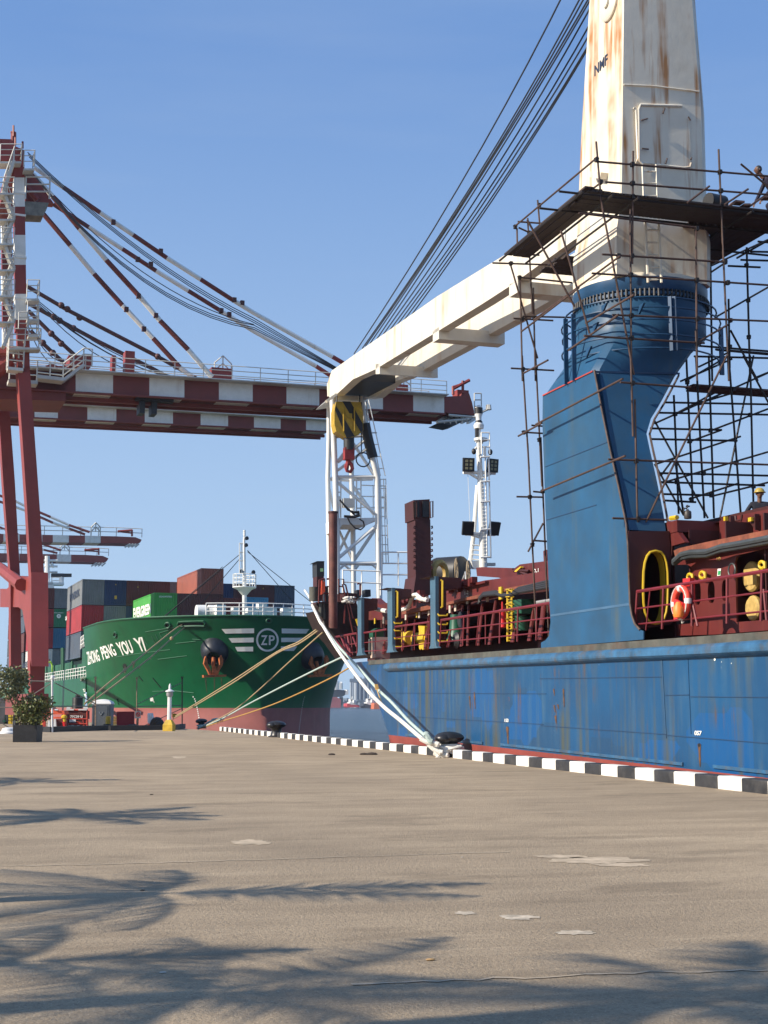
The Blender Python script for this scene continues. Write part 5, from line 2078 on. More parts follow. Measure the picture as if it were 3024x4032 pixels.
b.build('winch_drum', m_black, bship)
b = MB()
b.torus(pv(px('M', 790, 225), 2.7), .45, .14, BS.V * .6 - BS.U * .8, 16, 6)
b.build('rope_coil', m_ylw2, bship)
b = MB()
railing(b, [BS.pu(px('E', 712, 1925), 34), BS.pu(px('E', 970, 1925), 34)], 1.5, .035, 3, .9, 4)
railing(b, [BS.pu(px('E', 700, 2000), 36), BS.pu(px('E', 400, 1990), 36)], 1.1, .03, 2, .9, 4)
b.tube([pv(px('M', 960, 320), 2.8), pv(px('M', 1000, 210), 2.8), pv(px('M', 1003, 330), 2.8)], .03, 4)
b.build('white_railing', m_white, bship)

# ---- two dark masts standing on the deck (kept as things of their own)
vent = thing('exhaust_trunk', 'dark red square exhaust trunk with louvred top and rungs, between lattice rest and white mast', 'funnel', BS.pu(px('E', 1035, 1990), 27))
qv = lambda x, y: BS.pu(px('E', x, y), 27)
b = MB()
b.prism([qv(975, 1400), qv(1095, 1400), qv(1105, 1850), qv(980, 1850)], BS.U * 1.1)
b.prism([qv(980, 1850), qv(1105, 1850), qv(1125, 1990), qv(960, 1990)], BS.U * 1.4)
b.build('trunk', m_dred2, vent, smooth=False)
b = MB()
b.prism([qv(962, 1245), qv(1090, 1238), qv(1092, 1400), qv(966, 1400)], BS.U * 1.2)
b.build('louvre_head', m_dred2, vent, smooth=False)
b = MB()
for i in range(9):
    y = 1262 + i * 14
    b.new().bar(qv(1030, y) - BS.U * .05, qv(1078, y) - BS.U * .05, .08, .07)
    b.new().bar(qv(972, y) - BS.U * .05, qv(1002, y) - BS.U * .05, .08, .07)
b.each('louvre', m_black, vent, smooth=False)
b = MB()
for x0, x1 in ((952, 980), (1085, 1108)):
    b.new().tube([qv(x0, 1265) - BS.U * .1, qv(x1, 1255) - BS.U * .1, qv(x1, 1382) - BS.U * .1, qv(x0 + 4, 1392) - BS.U * .1, qv(x0, 1265) - BS.U * .1], .03, 5)
b.each('guard_frame', m_dred2, vent)
b = MB()
for i in range(8):
    y = 1455 + i * 46
    b.new().tube([qv(978, y), qv(964, y - 4), qv(962, y + 10), qv(978, y + 14)], .03, 5)
    b.new().tube([qv(1102, y), qv(1110, y - 4), qv(1112, y + 10), qv(1102, y + 14)], .03, 5)
b.each('rung', m_dred2, vent)

pole = thing('mast_pole', 'thick rust-red pole standing in front of the white lattice rest', 'pole', BS.pu(px('E', 325, 2212), 34))
b = MB()
b.tube([BS.pu(px('E', 325, 2260), 34), BS.pu(px('E', 325, 1345), 34)], .19, 12)
b.build('pole_shaft', mat('pole_oxide', (.13, .04, .03), .6, var=.3, vscale=3, dirt=.5, dcol=(.22, .10, .07)), pole)
b = MB()
b.lathe(BS.pu(px('E', 325, 1350), 34), [(.22, 0), (.22, .08)], 12)
b.build('cap', m_dred2, pole)
vp = thing('vent_column', 'black square-topped ventilator column with a small sign, left of the white lattice rest', 'ventilator', BS.pu(px('E', 225, 2000), 38))
qq = lambda x, y: BS.pu(px('E', x, y), 38)
b = MB()
b.prism([qq(195, 1735), qq(255, 1735), qq(255, 1850), qq(197, 1850)], BS.U * .9)
b.prism([qq(172, 1742), qq(198, 1728), qq(256, 1728), qq(256, 1738), qq(195, 1740)], BS.U * .9)
b.build('vent_head', m_black, vp, smooth=False)
b = MB()
b.prism([qq(197, 1850), qq(252, 1850), qq(252, 2040), qq(197, 2040)], BS.U * .8)
b.build('vent_trunk', m_dred2, vp, smooth=False)
b = MB()
b.quad(*[qq(x, y) - BS.U * .01 for x, y in [(222, 1786), (246, 1786), (246, 1812), (222, 1812)]])
b.build('sign_plate', mat('sign_lime', (.35, .6, .25), .6), vp, smooth=False)
# ------------------------------------------------------------ deck crane of the blue ship
m_cream = mat('crane_cream_paint', (.75, .68, .54), .5, var=.04, dirt=.35, dcol=(.58, .45, .28), streak=1.6, scol=(.42, .19, .055), sscale=2.6, vscale=1.2, bump=.3, bscale=3, sth=.50)
m_jib = mat('jib_white_paint', (.70, .66, .56), .5, var=.04, dirt=.22, dcol=(.55, .45, .30), streak=.9, scol=(.50, .30, .14), sscale=1.6, sth=.52)
m_ped = mat('pedestal_blue_paint', (.016, .082, .175), .45, spec=.3, var=.16, vscale=.7, vcol=(.020, .065, .125), streak=.8, scol=(.075, .095, .085), sscale=1.6, dirt=.3, dcol=(.06, .10, .11),  ccol=(.35, .42, .5))
m_pedd = mat('pedestal_ring_blue', (.012, .06, .14), .35, var=.2, vscale=1.5, dirt=.2, dcol=(.05, .07, .08))
m_edge = mat('rusty_edge', (.09, .06, .05), .8, var=.3, vscale=5)

HN = [(650, 85), (690, 300), (735, 520), (790, 760), (835, 980), (845, 1100), (852, 1300), (857, 1440)]
near_uw = sorted([(BS.loc(pv(px('H', *q), 0))[2], BS.loc(pv(px('H', *q), 0))[0]) for q in HN])


def lerpt(tab, x):
    if x <= tab[0][0]:
        return tab[0][1]
    for (x0, y0), (x1, y1) in zip(tab, tab[1:]):
        if x <= x1:
            return y0 + (y1 - y0) * (x - x0) / (x1 - x0)
    return tab[-1][1]


HR = [(1150, 95), (1060, 265), (962, 425), (975, 490), (1000, 600), (1035, 760), (1070, 940), (1085, 1100), (1095, 1400)]
right_vw = []
for q in HR:
    u = 7.0
    for _ in range(5):
        l = BS.loc(BS.pu(px('H', *q), u))
        u = lerpt(near_uw, l[2])
    right_vw.append((l[2], l[1]))
right_vw.sort()
HF = [(350, 230), (347, 400), (355, 600), (365, 900), (375, 1100), (388, 1400), (395, 1550)]
far_uw = sorted([(BS.loc(pv(px('H', *q), 0))[2], BS.loc(pv(px('H', *q), 0))[0]) for q in HF])
W_S = (near_uw[-1][0] + far_uw[-1][0]) / 2
C0 = BS.loc(BS.pv((2519, 1205), 2.05))
UC, VC = C0[0], C0[1]
RR_ = 1.80


def wat(reg, x, y, du=-1.8):
    """height w of a pixel on the plane through the ring centre shifted by du"""
    return BS.loc(BS.pu(px(reg, x, y), UC + du))[2]


W_RT = wat('G', 912, 852)          # top of the blue flange (front)
W_RB = wat('G', 912, 925)
W_CB = wat('G', 912, 1130)
dcrane = thing('deck_crane', "ship's deck crane with blue pedestal, cream tower and white box jib lowered forward", 'crane', BS.w(UC, 1, WD))
N = 48


def rect_ring(u0, u1, v0, v1, w, n=N):
    """points of a rectangle, ordered by angle about its centre so that it lofts to a circle"""
    cu, cv = (u0 + u1) / 2, (v0 + v1) / 2
    hu, hv_ = (u1 - u0) / 2, (v1 - v0) / 2
    out = []
    for i in range(n):
        t = 2 * math.pi * (i + .5) / n
        c, s_ = math.cos(t), math.sin(t)
        k = 1 / max(abs(c), abs(s_))
        out.append(BS.w(cu + hu * c * k, cv + hv_ * s_ * k, w))
    return out


def circ_ring(R, w, n=N):
    return [BS.w(UC + R * math.cos(2 * math.pi * (i + .5) / n), VC + R * math.sin(2 * math.pi * (i + .5) / n), w) for i in range(n)]


def loft(b, rings, cap=True):
    n = len(rings[0])
    vs = [p for r in rings for p in r]
    fs = []
    for i in range(len(rings) - 1):
        for j in range(n):
            fs.append([i * n + j, i * n + (j + 1) % n, (i + 1) * n + (j + 1) % n, (i + 1) * n + j])
    if cap:
        fs += [list(range(n))[::-1], list(range((len(rings) - 1) * n, len(rings) * n))]
    b.add(vs, fs)


w_red = BS.loc(BS.pu(px('H', 960, 1020), lerpt(near_uw, 6)))[2]
b = MB()
wl = [w_red] + [w_red + (W_S - w_red) * i / 10 for i in range(1, 11)]
rings = [rect_ring(lerpt(near_uw, w), lerpt(far_uw, w), 0, lerpt(right_vw, w), w) for w in wl]
top_rect = rings[-1]
cir = circ_ring(RR_ - .06, W_CB)
for i in range(1, 7):
    t = i / 7
    tt = t ** .85
    rings.append([a.lerp(c, tt) for a, c in zip(top_rect, cir)])
rings += [cir, circ_ring(RR_ - .05, W_RB - .12)]
loft(b, rings)
b.build('pedestal', m_ped, dcrane, ang=24)
# lower leg of the pedestal with the oval walkway opening
b = MB()
un = lerpt(near_uw, 4)
o_ = [BS.pu(px('H', *q), un) for q in [(848, 1020), (1085, 1020), (1095, 1150), (1100, 1560), (910, 1592), (885, 1560), (868, 1510), (857, 1440), (850, 1200)]]
ov = [BS.pu(px('H', *q), un) for q in ell(1000, 1348, 72, 212, 20, .72)]
b.plate(o_, [ov], BS.U * .06)
b.build('pedestal_front_plate', m_dred2, dcrane, smooth=False)
b = MB()
b.tube([p - BS.U * .05 for p in ov] + [ov[0] - BS.U * .05], .032, 6)
n_ = len(ov)
b.add([p - BS.U * .06 for p in ov] + [p + BS.U * .35 for p in ov], [[i, (i + 1) % n_, n_ + (i + 1) % n_, n_ + i] for i in range(n_)])
b.build('doorway_coaming', m_yel, dcrane)
b = MB()
ov2 = [BS.pu(px('H', *q), un + 2.6) for q in ell(975, 1350, 45, 165, 18, .72)]
b.tube(ov2 + [ov2[0]], .04, 6)
b.build('inner_doorway_coaming', m_yel, dcrane)
b = MB()
uf = lerpt(far_uw, 4)
b.prism([BS.w(un + .06, .02, WD), BS.w(uf, .02, WD), BS.w(uf, .02, w_red), BS.w(un + .06, .02, w_red)], BS.V * .04)
b.prism([BS.w(un + .06, 1.2, WD), BS.w(uf, 1.2, WD), BS.w(uf, 1.2, w_red), BS.w(un + .06, 1.2, w_red)], BS.V * .04)
b.prism([BS.w(uf - .05, .06, WD), BS.w(uf - .05, 1.2, WD), BS.w(uf - .05, 1.2, w_red), BS.w(uf - .05, .06, w_red)], BS.U * .04)
b.build('pedestal_inner_wall', m_dred2, dcrane, smooth=False)
b = MB()
side = [pv(px('H', *q), -.015) for q in [(650, 88), (690, 300), (735, 520), (790, 760), (835, 980), (845, 1100), (852, 1300), (857, 1440), (868, 1510), (885, 1560), (915, 1594), (935, 1602), (935, 1650), (340, 1700), (340, 1668), (365, 1655), (385, 1630), (395, 1550), (388, 1400), (375, 1100), (365, 900), (355, 600), (348, 400), (350, 230)]]
b.plate(side, [], BS.V * .03)
b.build('pedestal_side_plate', m_ped, dcrane, smooth=False)
b = MB()
b.tube([pv(px('H', *q), -.02) for q in [(650, 85), (690, 300), (735, 520), (790, 760), (835, 980), (845, 1100), (852, 1300), (857, 1440), (868, 1510), (885, 1560), (915, 1594)]], .03, 5)
b.tube([BS.w(lerpt(near_uw, w) - .01, lerpt(right_vw, w) + .01, w) for w in wl], .03, 5)
b.build('pedestal_edge_weld', m_edge, dcrane)
b = MB()
b.bar(pv(px('H', 350, 232), -.03), pv(px('H', 640, 90), -.03), .02, .035)
b.build('primer_line', mat('primer_red', (.42, .05, .04), .7), dcrane, smooth=False)
b = MB()
for r, x0, y0, x1, y1 in [('S', 360, 340, 960, 100), ('S', 370, 855, 855, 708)]:
    b.new().bar(pv(px(r, x0, y0), -.02), pv(px(r, x1, y1), -.02), .015, .018)
b.new().bar(BS.pu(px('H', 655, 95), lerpt(near_uw, W_S) - .02), BS.pu(px('H', 1145, 105), lerpt(near_uw, W_S) - .02), .03, .05)
b.each('pedestal_seam', m_seam, dcrane, smooth=False)
# slewing flange, bolts
b = MB()
loft(b, [circ_ring(RR_ - .02, W_RB - .02), circ_ring(RR_, W_RB), circ_ring(RR_ + .01, W_RT)])
loft(b, [circ_ring(RR_ - .03, W_RB - .16), circ_ring(RR_ + .02, W_RB - .14), circ_ring(RR_ + .02, W_RB - .06), circ_ring(RR_ - .1, W_RB - .05)])
b.build('slewing_flange', m_pedd, dcrane, ang=50)
b = MB()
for i in range(96):
    t = 2 * math.pi * i / 96
    if math.sin(t) * .3 - math.cos(t) > -.5:
        p = BS.w(UC + (RR_ + .02) * math.cos(t), VC + (RR_ + .02) * math.sin(t), W_RB - .2)
        b.new().tube([p, p + BS.W * .2], .036, 6)
bo = b.each('flange_bolt', m_black, dcrane)
# hoops of the old ladder cage round the neck
b = MB()
for k, (yy_, R_) in enumerate([(965, 2.02), (1030, 2.12), (1100, 2.1), (1190, 2.12), (1265, 2.05)]):
    w = wat('G', 912, yy_, -2.1)
    b.new().tube([BS.w(UC + R_ * math.cos(math.radians(a)), VC + R_ * math.sin(math.radians(a)), w) for a in range(110, 331, 10)], .025, 5)
b.each('cage_hoop', m_pedd, dcrane)
b = MB()
for x in (1088, 1112):
    b.new().bar(BS.pu(px('G', x, 985), UC - 2.1), BS.pu(px('G', x + 12, 1300), UC - 2.1), .09, .05)
for a, (w0_, w1_) in ((118, (1050, 1340)), (262, (1000, 1400)), (275, (1000, 1400))):
    pa_ = BS.w(UC + 2.12 * math.cos(math.radians(a)), VC + 2.12 * math.sin(math.radians(a)), wat('G', 912, w0_, -2.1))
    b.new().bar(pa_, pa_ - BS.W * (wat('G', 912, w0_, -2.1) - wat('G', 912, w1_, -2.1)), .12, .05)
b.each('cage_upright', m_pedd, dcrane, smooth=False)
b = MB()
for x, y in ((690, 1040), (905, 1040), (600, 1290), (640, 1150)):
    q = BS.pu(px('G', x, y), UC - 1.85)
    b.new().prism([q, q - BS.U * .3, q - BS.W * .22], BS.V * .05)
b.each('gusset', m_pedd, dcrane, smooth=False)

# tower
UN = UC - 1.42


def tower_sec(xl, xc, xr, yref, ch=.22, extra=0):
    """section from the three visible vertical edges (native x at height yref on the near plane)"""
    pc = BS.loc(BS.pu((xc, yref), UN))
    vl, w = pc[1], pc[2]
    for _ in range(3):
        pr_ = BS.loc(BS.pu((xr, yref + (xr - xc) * .06), UN + .3))
    vr = pr_[1]
    ufar = BS.loc(BS.pv((xl, yref), vl))[0]
    c = ch
    pts = [(UN, vl), (UN, vr - c), (UN + c, vr), (ufar - c, vr), (ufar, vr - c), (ufar, vl + c * .2), (ufar - c * .2, vl)]
    return [BS.w(u, v, w) for u, v in pts], (vl, vr, ufar, w)


secs = []
for xl, xc, xr, y in [(2252, 2428, 2790, 1085), (2252, 2428, 2790, 905), (2264, 2436, 2780, 850), (2268, 2447, 2776, 790), (2283, 2452, 2766, 400), (2307, 2457, 2734, 0), (2325, 2462, 2712, -300)]:
    secs.append(tower_sec(xl, xc, xr, y))
b = MB()
loft(b, [s_[0] for s_ in secs])
b.build('tower', m_cream, dcrane, ang=15)
b = MB()
loft(b, [circ_ring(RR_ - .04, W_RT - .02), circ_ring(RR_ - .05, W_RT + .12), circ_ring(RR_ - .35, W_RT + .16)])
b.build('tower_skirt', m_cream, dcrane, ang=50)
TLP = secs[4][0][0]
TLN = (secs[4][0][6] - TLP).cross(secs[5][0][0] - TLP).normalized()
if TLN.dot(BS.V) > 0:
    TLN = -TLN
tf = lambda r, x, y, d=0: BS.pu(px(r, x, y), UN - d)
tl_ = lambda p, off=0: BS.pv(p, BS.loc(BS.pu((2453, 300), UN))[1] - .03)
b = MB()
hp = [(845, 668), (1110, 676), (1140, 690), (1158, 720), (1168, 1040), (1150, 1068), (1120, 1070), (860, 1050), (838, 1030), (832, 700)]
b.prism([tf('J', *q, .05) for q in hp], BS.U * .05)
b.build('access_hatch', m_cream, dcrane, smooth=False)
b = MB()
b.tube([tf('J', *q, .07) for q in [(1110, 676), (845, 668), (833, 700), (838, 1030), (860, 1050)]], .035, 6)
b.tube([tf('J', *q, .05) for q in [(800, 690), (815, 692), (828, 1010), (815, 1035), (1120, 1070), (1160, 1065), (1168, 1040)]], .028, 5)
b.build('hatch_frame', m_jib, dcrane)
b = MB()
for x0, y0, x1, y1 in [(850, 768, 892, 757), (855, 948, 897, 952), (988, 725, 1000, 690), (1005, 1045, 1015, 1010), (1165, 770, 1150, 745), (1165, 1020, 1172, 1005)]:
    b.new().tube([tf('J', x0, y0, .12), tf('J', x1, y1, .12)], .022, 5)
b.each('hatch_dog', m_edge, dcrane)
b = MB()
b.tube([tf('J', 740, 540, .02), tf('J', 940, 550, .02), tf('J', 1222, 585, .02)], .02, 5)
b.build('tower_weld', m_jib, dcrane)
b = MB()
for xs_, ys_, d in (((858, 945), (1050, 1265), .25),):
    for x in xs_:
        b.tube([tf('J', x, ys_[0], d), tf('J', x + 8, ys_[1], d)], .032, 6)
    for y in (1095, 1170, 1250):
        b.tube([tf('J', xs_[0] + 3, y, d), tf('J', xs_[1] + 3, y, d)], .025, 5)
for x0, x1 in ((945, 962), (1022, 1040)):
    b.tube([BS.pu(px('G', x0, 540), UN - .3), BS.pu(px('G', x1, 905), UN - .45)], .035, 6)
for i in range(5):
    y = 600 + i * 72
    b.tube([BS.pu(px('G', 948 + i * 3, y), UN - .33), BS.pu(px('G', 1025 + i * 3, y), UN - .33)], .028, 5)
b.build('tower_ladder', m_cream, dcrane)
vl_ = BS.loc(BS.pu((2453, 300), UN))[1]
b = MB()
c = hit(px('J', 652, 20), TLP, TLN)
b.lathe(c, [(.5, -.1), (.5, .06), (.44, .1), (.15, .1), (.15, .16), (.05, .18)], 22, TLN)
b.build('pivot_cap', m_jib, dcrane)
text('NMF', quadmap('J', (551, 420), (634, 340), (551, 488), (634, 405), lambda p, off: hit(p, TLP + TLN * .015, TLN)), m_blk, dcrane, 'tower_lettering', .02)
b = MB()
q = [BS.pv(px('J', *k), vl_ - .05) for k in [(565, 1100), (648, 1105), (642, 1148), (575, 1135)]]
b.prism(q, -BS.V * .25)
b.build('lifting_lug', m_cream, dcrane, smooth=False)

# jib: two box girders side by side with cross beams below
V1 = 1.25
GP = [(1287, 1515), (1306, 1460), (1717, 1170), (1900, 1057), (2039, 972), (2238, 862), (2330, 812), (2330, 905), (2260, 945), (2005, 1128), (1900, 1196), (1657, 1345), (1478, 1454), (1389, 1494), (1324, 1554), (1289, 1561)]
npoly = [pv(q, V1) for q in GP]
for dv in (0, 2.0):
    b = MB()
    b.prism([p + BS.V * dv for p in npoly], BS.V * .42)
    b.build('jib_girder', m_jib, dcrane, smooth=False)
b = MB()
b.new().prism([pv(px('E', *q), V1 + .0) for q in [(662, 170), (694, 165), (694, 245), (662, 248)]], BS.V * 2.65)
b.new().prism([pv(px('D', *q), V1 + .0) for q in [(935, 716), (948, 706), (948, 732), (935, 740)]], BS.V * 2.65)
b.new().prism([pv(px('G', *q), V1 + .0) for q in [(155, 915), (205, 893), (205, 960), (155, 990)]], BS.V * 2.65)
b.each('jib_cross_beam', m_jib, dcrane, smooth=False)
b = MB()
b.prism([pv(px('E', *q), V1 + .42) for q in [(330, 330), (470, 240), (560, 230), (560, 300), (360, 412), (330, 412)]], BS.V * 1.58)
b.build('jib_head_sheaves', m_black, dcrane, smooth=False)
b = MB()
ut_ = BS.loc(pv(px('E', 300, 400), V1))[0]
U_T = ut_
hk = lambda x, y, d=0: BS.pu(px('E', x, y), ut_ - 1.5 + d)
b.bar(hk(270, 465, -.1), hk(350, 410, -.1), .3, .12)
b.build('jib_tip_plate', m_jib, dcrane, smooth=False)

cab = MB()
CE = [(765, 764), (783, 752), (790, 747), (800, 741), (815, 731), (829, 721), (843, 712), (858, 702), (872, 693), (885, 686)]
for (x0, y0), (x1, y1), v in [((335, 0), (0, 640), 1.5), ((455, 0), (0, 805), 1.6), ((480, 0), (0, 830), 1.75), ((492, 30), (0, 850), 1.9), ((490, 60), (0, 878), 2.1), ((488, 118), (0, 950), 2.3), ((485, 222), (0, 1022), 2.5),
                              ((482, 285), (0, 1062), 2.7), ((480, 345), (0, 1105), 2.9), ((478, 365), (0, 1128), 3.05)]:
    p0, p1 = px('J', x0, y0), px('J', x1, y1)
    pe = px('D', *CE.pop(0))
    pts = []
    # gently sagging line through the two measured points and its foot on the jib
    for k in range(15):
        y = -900 + (pe[1] + 900) * k / 14
        ys3 = (p0[1], p1[1], pe[1])
        xs3 = (p0[0], p1[0], pe[0])
        x = 0
        for a_i in range(3):
            t = xs3[a_i]
            for b_i in range(3):
                if b_i != a_i:
                    t *= (y - ys3[b_i]) / (ys3[a_i] - ys3[b_i])
            x += t
        pts.append(pv((x, y), v))
    cab.new().tube(pts, .03, 6)
cab.each('luffing_cable', m_cable, dcrane)

hook = thing('hook_block', 'black and yellow striped hook block with red hook, hanging from the jib tip', 'hook block', hk(450, 1030))
m_hy = mat('hook_yellow', (.48, .31, .03), .6, var=.15, vscale=4, dirt=.4, dcol=(.2, .12, .03))
b = MB()
hexa = [(352, 465), (543, 468), (562, 545), (565, 690), (545, 715), (480, 748), (432, 750), (350, 700), (336, 640), (336, 540)]
b.prism([hk(*q) for q in hexa], BS.U * .7)
b.build('cheek_plate', m_hy, hook, smooth=False)
b = MB()
for st in ([(398, 463), (462, 464), (560, 640), (562, 690), (548, 712)], [(340, 530), (350, 500), (432, 630), (496, 740), (432, 752), (425, 735)]):
    b.new().prism([hk(*q, -.012) for q in st], BS.U * .01)
b.each('black_stripe', m_black, hook, smooth=False)
b = MB()
for x in (408, 494):
    b.new().tube([hk(x, 515, -.06), hk(x + 2, 700, -.06)], .035, 5)
b.new().box(hk(453, 578, -.03), BS.V * .14, BS.U * .02, BS.W * .12)
b.each('plate_handle', m_hy, hook)
b = MB()
b.tube([hk(450, 745, .3), hk(450, 850, .3)], .27, 12)
b.build('swivel_sleeve', m_black, hook)
m_hook = mat('hook_red', (.30, .03, .03), .5, var=.2, vscale=5)
b = MB()
b.box(hk(449, 880, .3), BS.V * .24, BS.U * .2, BS.W * .3)
b.tube([hk(448, 905, .3), hk(446, 940, .3), hk(470, 965, .3), hk(478, 995, .3), hk(462, 1022, .3), hk(435, 1015, .3), hk(424, 985, .3), hk(428, 960, .3)], .11, 8, r1=.07)
b.tube([hk(445, 905, .3), hk(440, 950, .3), hk(430, 1000, .3)], .1, 8)
b.build('hook', m_hook, hook)
b = MB()
for x, y in ((354, 412), (535, 412), (340, 470), (548, 470)):
    b.new().tube([hk(x, y, .3), hk(x, y + 75, .3)], .035, 5)
b.new().tube([hk(548, 690, .3), hk(550, 850, .3), hk(556, 880, .3)], .03, 5)
b.new().torus(hk(562, 925, .3), .35, .035, BS.U, 14, 5)
b.each('hoist_rope', m_cable, hook)

# ------------------------------------------------------------ lattice rest for the jib
rest = thing('jib_rest', 'white tubular lattice tower carrying the tip of the lowered jib', 'lattice tower', BS.pu(px('E', 520, 2050), ut_))
na = lambda x, y: BS.pu(px('E', x, y), ut_ - .6)
fa_ = lambda x, y: BS.pu(px('E', x, y), ut_ + 1.6)
b = MB()
b.new().tube([na(318, 425), na(330, 740), na(343, 1060), na(355, 1500), na(362, 2060)], .14, 10)
b.new().tube([na(545, 425), na(580, 700), na(662, 1010), na(676, 1070), na(682, 1500), na(692, 2055)], .15, 10)
b.new().tube([fa_(292, 455), fa_(292, 760), fa_(284, 1060), fa_(290, 1500), fa_(302, 2010)], .12, 10)
b.new().tube([fa_(468, 760), fa_(470, 1090), fa_(482, 1460), fa_(488, 2060)], .13, 10)
b.each('lattice_leg', m_white, rest)
b = MB()
for f, x0, y0, x1, y1, r in [(na, 345, 1062, 672, 1062, .085), (na, 362, 1745, 690, 1745, .085), (na, 340, 745, 430, 740, .075), (na, 470, 742, 585, 735, .075), (fa_, 286, 1082, 478, 1090, .07), (fa_, 478, 1085, 640, 1080, .07),
                              (fa_, 300, 735, 345, 730, .07), (fa_, 290, 1090, 350, 1050, .07), (fa_, 300, 1750, 640, 1755, .07)]:
    b.new().tube([f(x0, y0), f(x1, y1)], r, 8)
for f, x0, y0, x1, y1, r in [(na, 588, 762, 362, 945, .075), (na, 590, 840, 362, 1010, .07), (na, 362, 1105, 672, 1365, .085), (fa_, 478, 1130, 650, 1360, .085), (na, 672, 1445, 372, 1700, .085), (fa_, 655, 1480, 490, 1725, .085),
                              (fa_, 372, 1485, 475, 1715, .07), (fa_, 468, 1455, 375, 1645, .07), (fa_, 480, 790, 660, 1060, .085), (fa_, 296, 800, 330, 960, .07), (fa_, 288, 1130, 330, 1310, .07), (na, 420, 860, 360, 940, .07),
                              (na, 365, 1800, 430, 1745, .06), (na, 690, 1800, 620, 1745, .06), (fa_, 480, 1815, 405, 1750, .06), (fa_, 495, 1800, 530, 1755, .06)]:
    b.new().tube([f(x0, y0), f(x1, y1)], r, 8)
b.each('lattice_brace', m_white, rest)
b = MB()
b.prism([na(268, 462), na(320, 415), na(560, 420), na(600, 440), na(560, 462), na(350, 450)], BS.U * 2.2)
b.build('saddle_platform', m_white, rest, smooth=False)
b = MB()
b.prism([na(352, 1388), na(665, 1385), na(665, 1412), na(640, 1415), na(600, 1440), na(395, 1440), na(375, 1480), na(355, 1480)], BS.U * 2.2)
b.build('rest_platform', m_white, rest, smooth=False)
b = MB()
railing(b, [na(352, 1388), na(385, 1385)], 1.9, .035, 3, .5, 4)
railing(b, [na(510, 1385), na(545, 1385)], 1.9, .035, 4, .4, 4)
railing(b, [fa_(545, 1390), fa_(740, 1395)], 1.7, .03, 3, .6, 4)
b.tube([na(360, 1225), na(375, 1215), na(385, 1380)], .04, 5)
b.build('platform_railing', m_white, rest)
b = MB()
for (xa, ya, xb, yb5) in [(700, 1075, 720, 1745), (725, 1075, 745, 1745), (742, 1075, 763, 1748), (605, 450, 738, 1055), (580, 470, 700, 1055), (560, 480, 680, 1040)]:
    b.tube([fa_(xa, ya), fa_(xb, yb5)], .03, 4)
for i in range(10):
    y = 1080 + i * 74
    b.tube([fa_(698, y), fa_(742 + i * 2, y)], .025, 4)
for i in range(6):
    y = 520 + i * 95
    b.tube([fa_(575 + i * 18, y), fa_(622 + i * 21, y)], .025, 4)
b.tube([na(590, 462), na(600, 715), na(672, 712)], .035, 4)
b.build('caged_ladder', m_white, rest)
b = MB()
rr = random.Random(5)
b.tube([na(x, y) - BS.U * .3 for x, y in [(365, 1250), (400, 1290), (450, 1340), (490, 1375), (515, 1360), (490, 1350), (430, 1330), (380, 1265)]], .045, 5)
b.tube([na(x, y) - BS.U * .3 for x, y in [(425, 1385), (445, 1430), (490, 1475), (530, 1485), (560, 1460), (550, 1420), (520, 1400)]], .04, 5)
b.tube([na(x, y) - BS.U * .3 for x, y in [(470, 1350), (515, 1345), (520, 1375), (480, 1385), (400, 1380)]], .07, 5)
b.build('hanging_cable', m_black, rest)
b = MB()
b.box(na(445, 1270), BS.V * .28, BS.U * .2, BS.W * .22)
b.build('junction_box', m_clad, rest, smooth=False)
b = MB()
b.tube([na(575, 640), na(590, 720), na(640, 910)], .27, 8)
b.build('rubber_sleeve', m_black, rest)

# ------------------------------------------------------------ white signal mast
UM = 29.0
wm = lambda x, y, d=0: BS.pu(px('E', x, y), UM + d)
wmast = thing('signal_mast', 'slim white signal mast with floodlights on cross-arms, behind the dark red hatches', 'mast', wm(1510, 1790))
b = MB()
b.tube([wm(1515, 1790), wm(1508, 1500), wm(1490, 1060), wm(1478, 830)], .17, 12, .1)
b.tube([wm(1478, 830), wm(1479, 640)], .09, 8)
b.lathe(wm(1479, 680), [(.2, 0), (.22, .15), (.12, .3), (.12, .5), (.16, .6), (.16, .9), (.05, 1.0)], 10)
b.build('mast_shaft', m_white, wmast)
b = MB()
b.lathe(wm(1479, 665), [(.14, 0), (.16, .2), (.1, .3), (.1, .5), (.17, .55), (.17, .8)], 10)
b.lathe(wm(1466, 745), [(.1, 0), (.1, .45)], 8)
b.build('mast_head_lamp', m_black, wmast)
b = MB()
b.new().tube([wm(1405, 1790, .3), wm(1440, 1500, .3), wm(1468, 1130, .3)], .09, 8)
b.new().tube([wm(1355, 1025), wm(1610, 1030)], .08, 8)
b.new().tube([wm(1370, 1512), wm(1609, 1515)], .08, 8)
b.new().tube([wm(1400, 1030), wm(1475, 1075)], .06, 6)
b.new().tube([wm(1590, 1030), wm(1500, 1070)], .06, 6)
b.new().tube([wm(1400, 1515), wm(1505, 1545)], .06, 6)
b.new().prism([wm(1420, 1728), wm(1500, 1725), wm(1500, 1790), wm(1435, 1790)], BS.U * .15)
b.each('mast_brace', m_white, wmast)
b = MB()
for (xa, ya, xb, yb5) in [(1530, 820, 1545, 1700), (1558, 900, 1575, 1705), (1520, 820, 1520, 900)]:
    b.tube([wm(xa, ya, -.3), wm(xb, yb5, -.3)], .035, 5)
for y in (905, 1100, 1260, 1480, 1700):
    b.tube([wm(1490, y, -.3), wm(1566, y - 5, -.3)], .045, 5)
for i in range(24):
    y = 1070 + i * 29
    b.tube([wm(1503 + i * .7, y, -.3), wm(1520 + i * .7, y, -.3)], .02, 4)
for i in range(4):
    b.tube([wm(1425, 1600 + i * 38, .2), wm(1485, 1605 + i * 38, .2)], .03, 4)
b.build('mast_ladder', m_white, wmast)
b = MB()
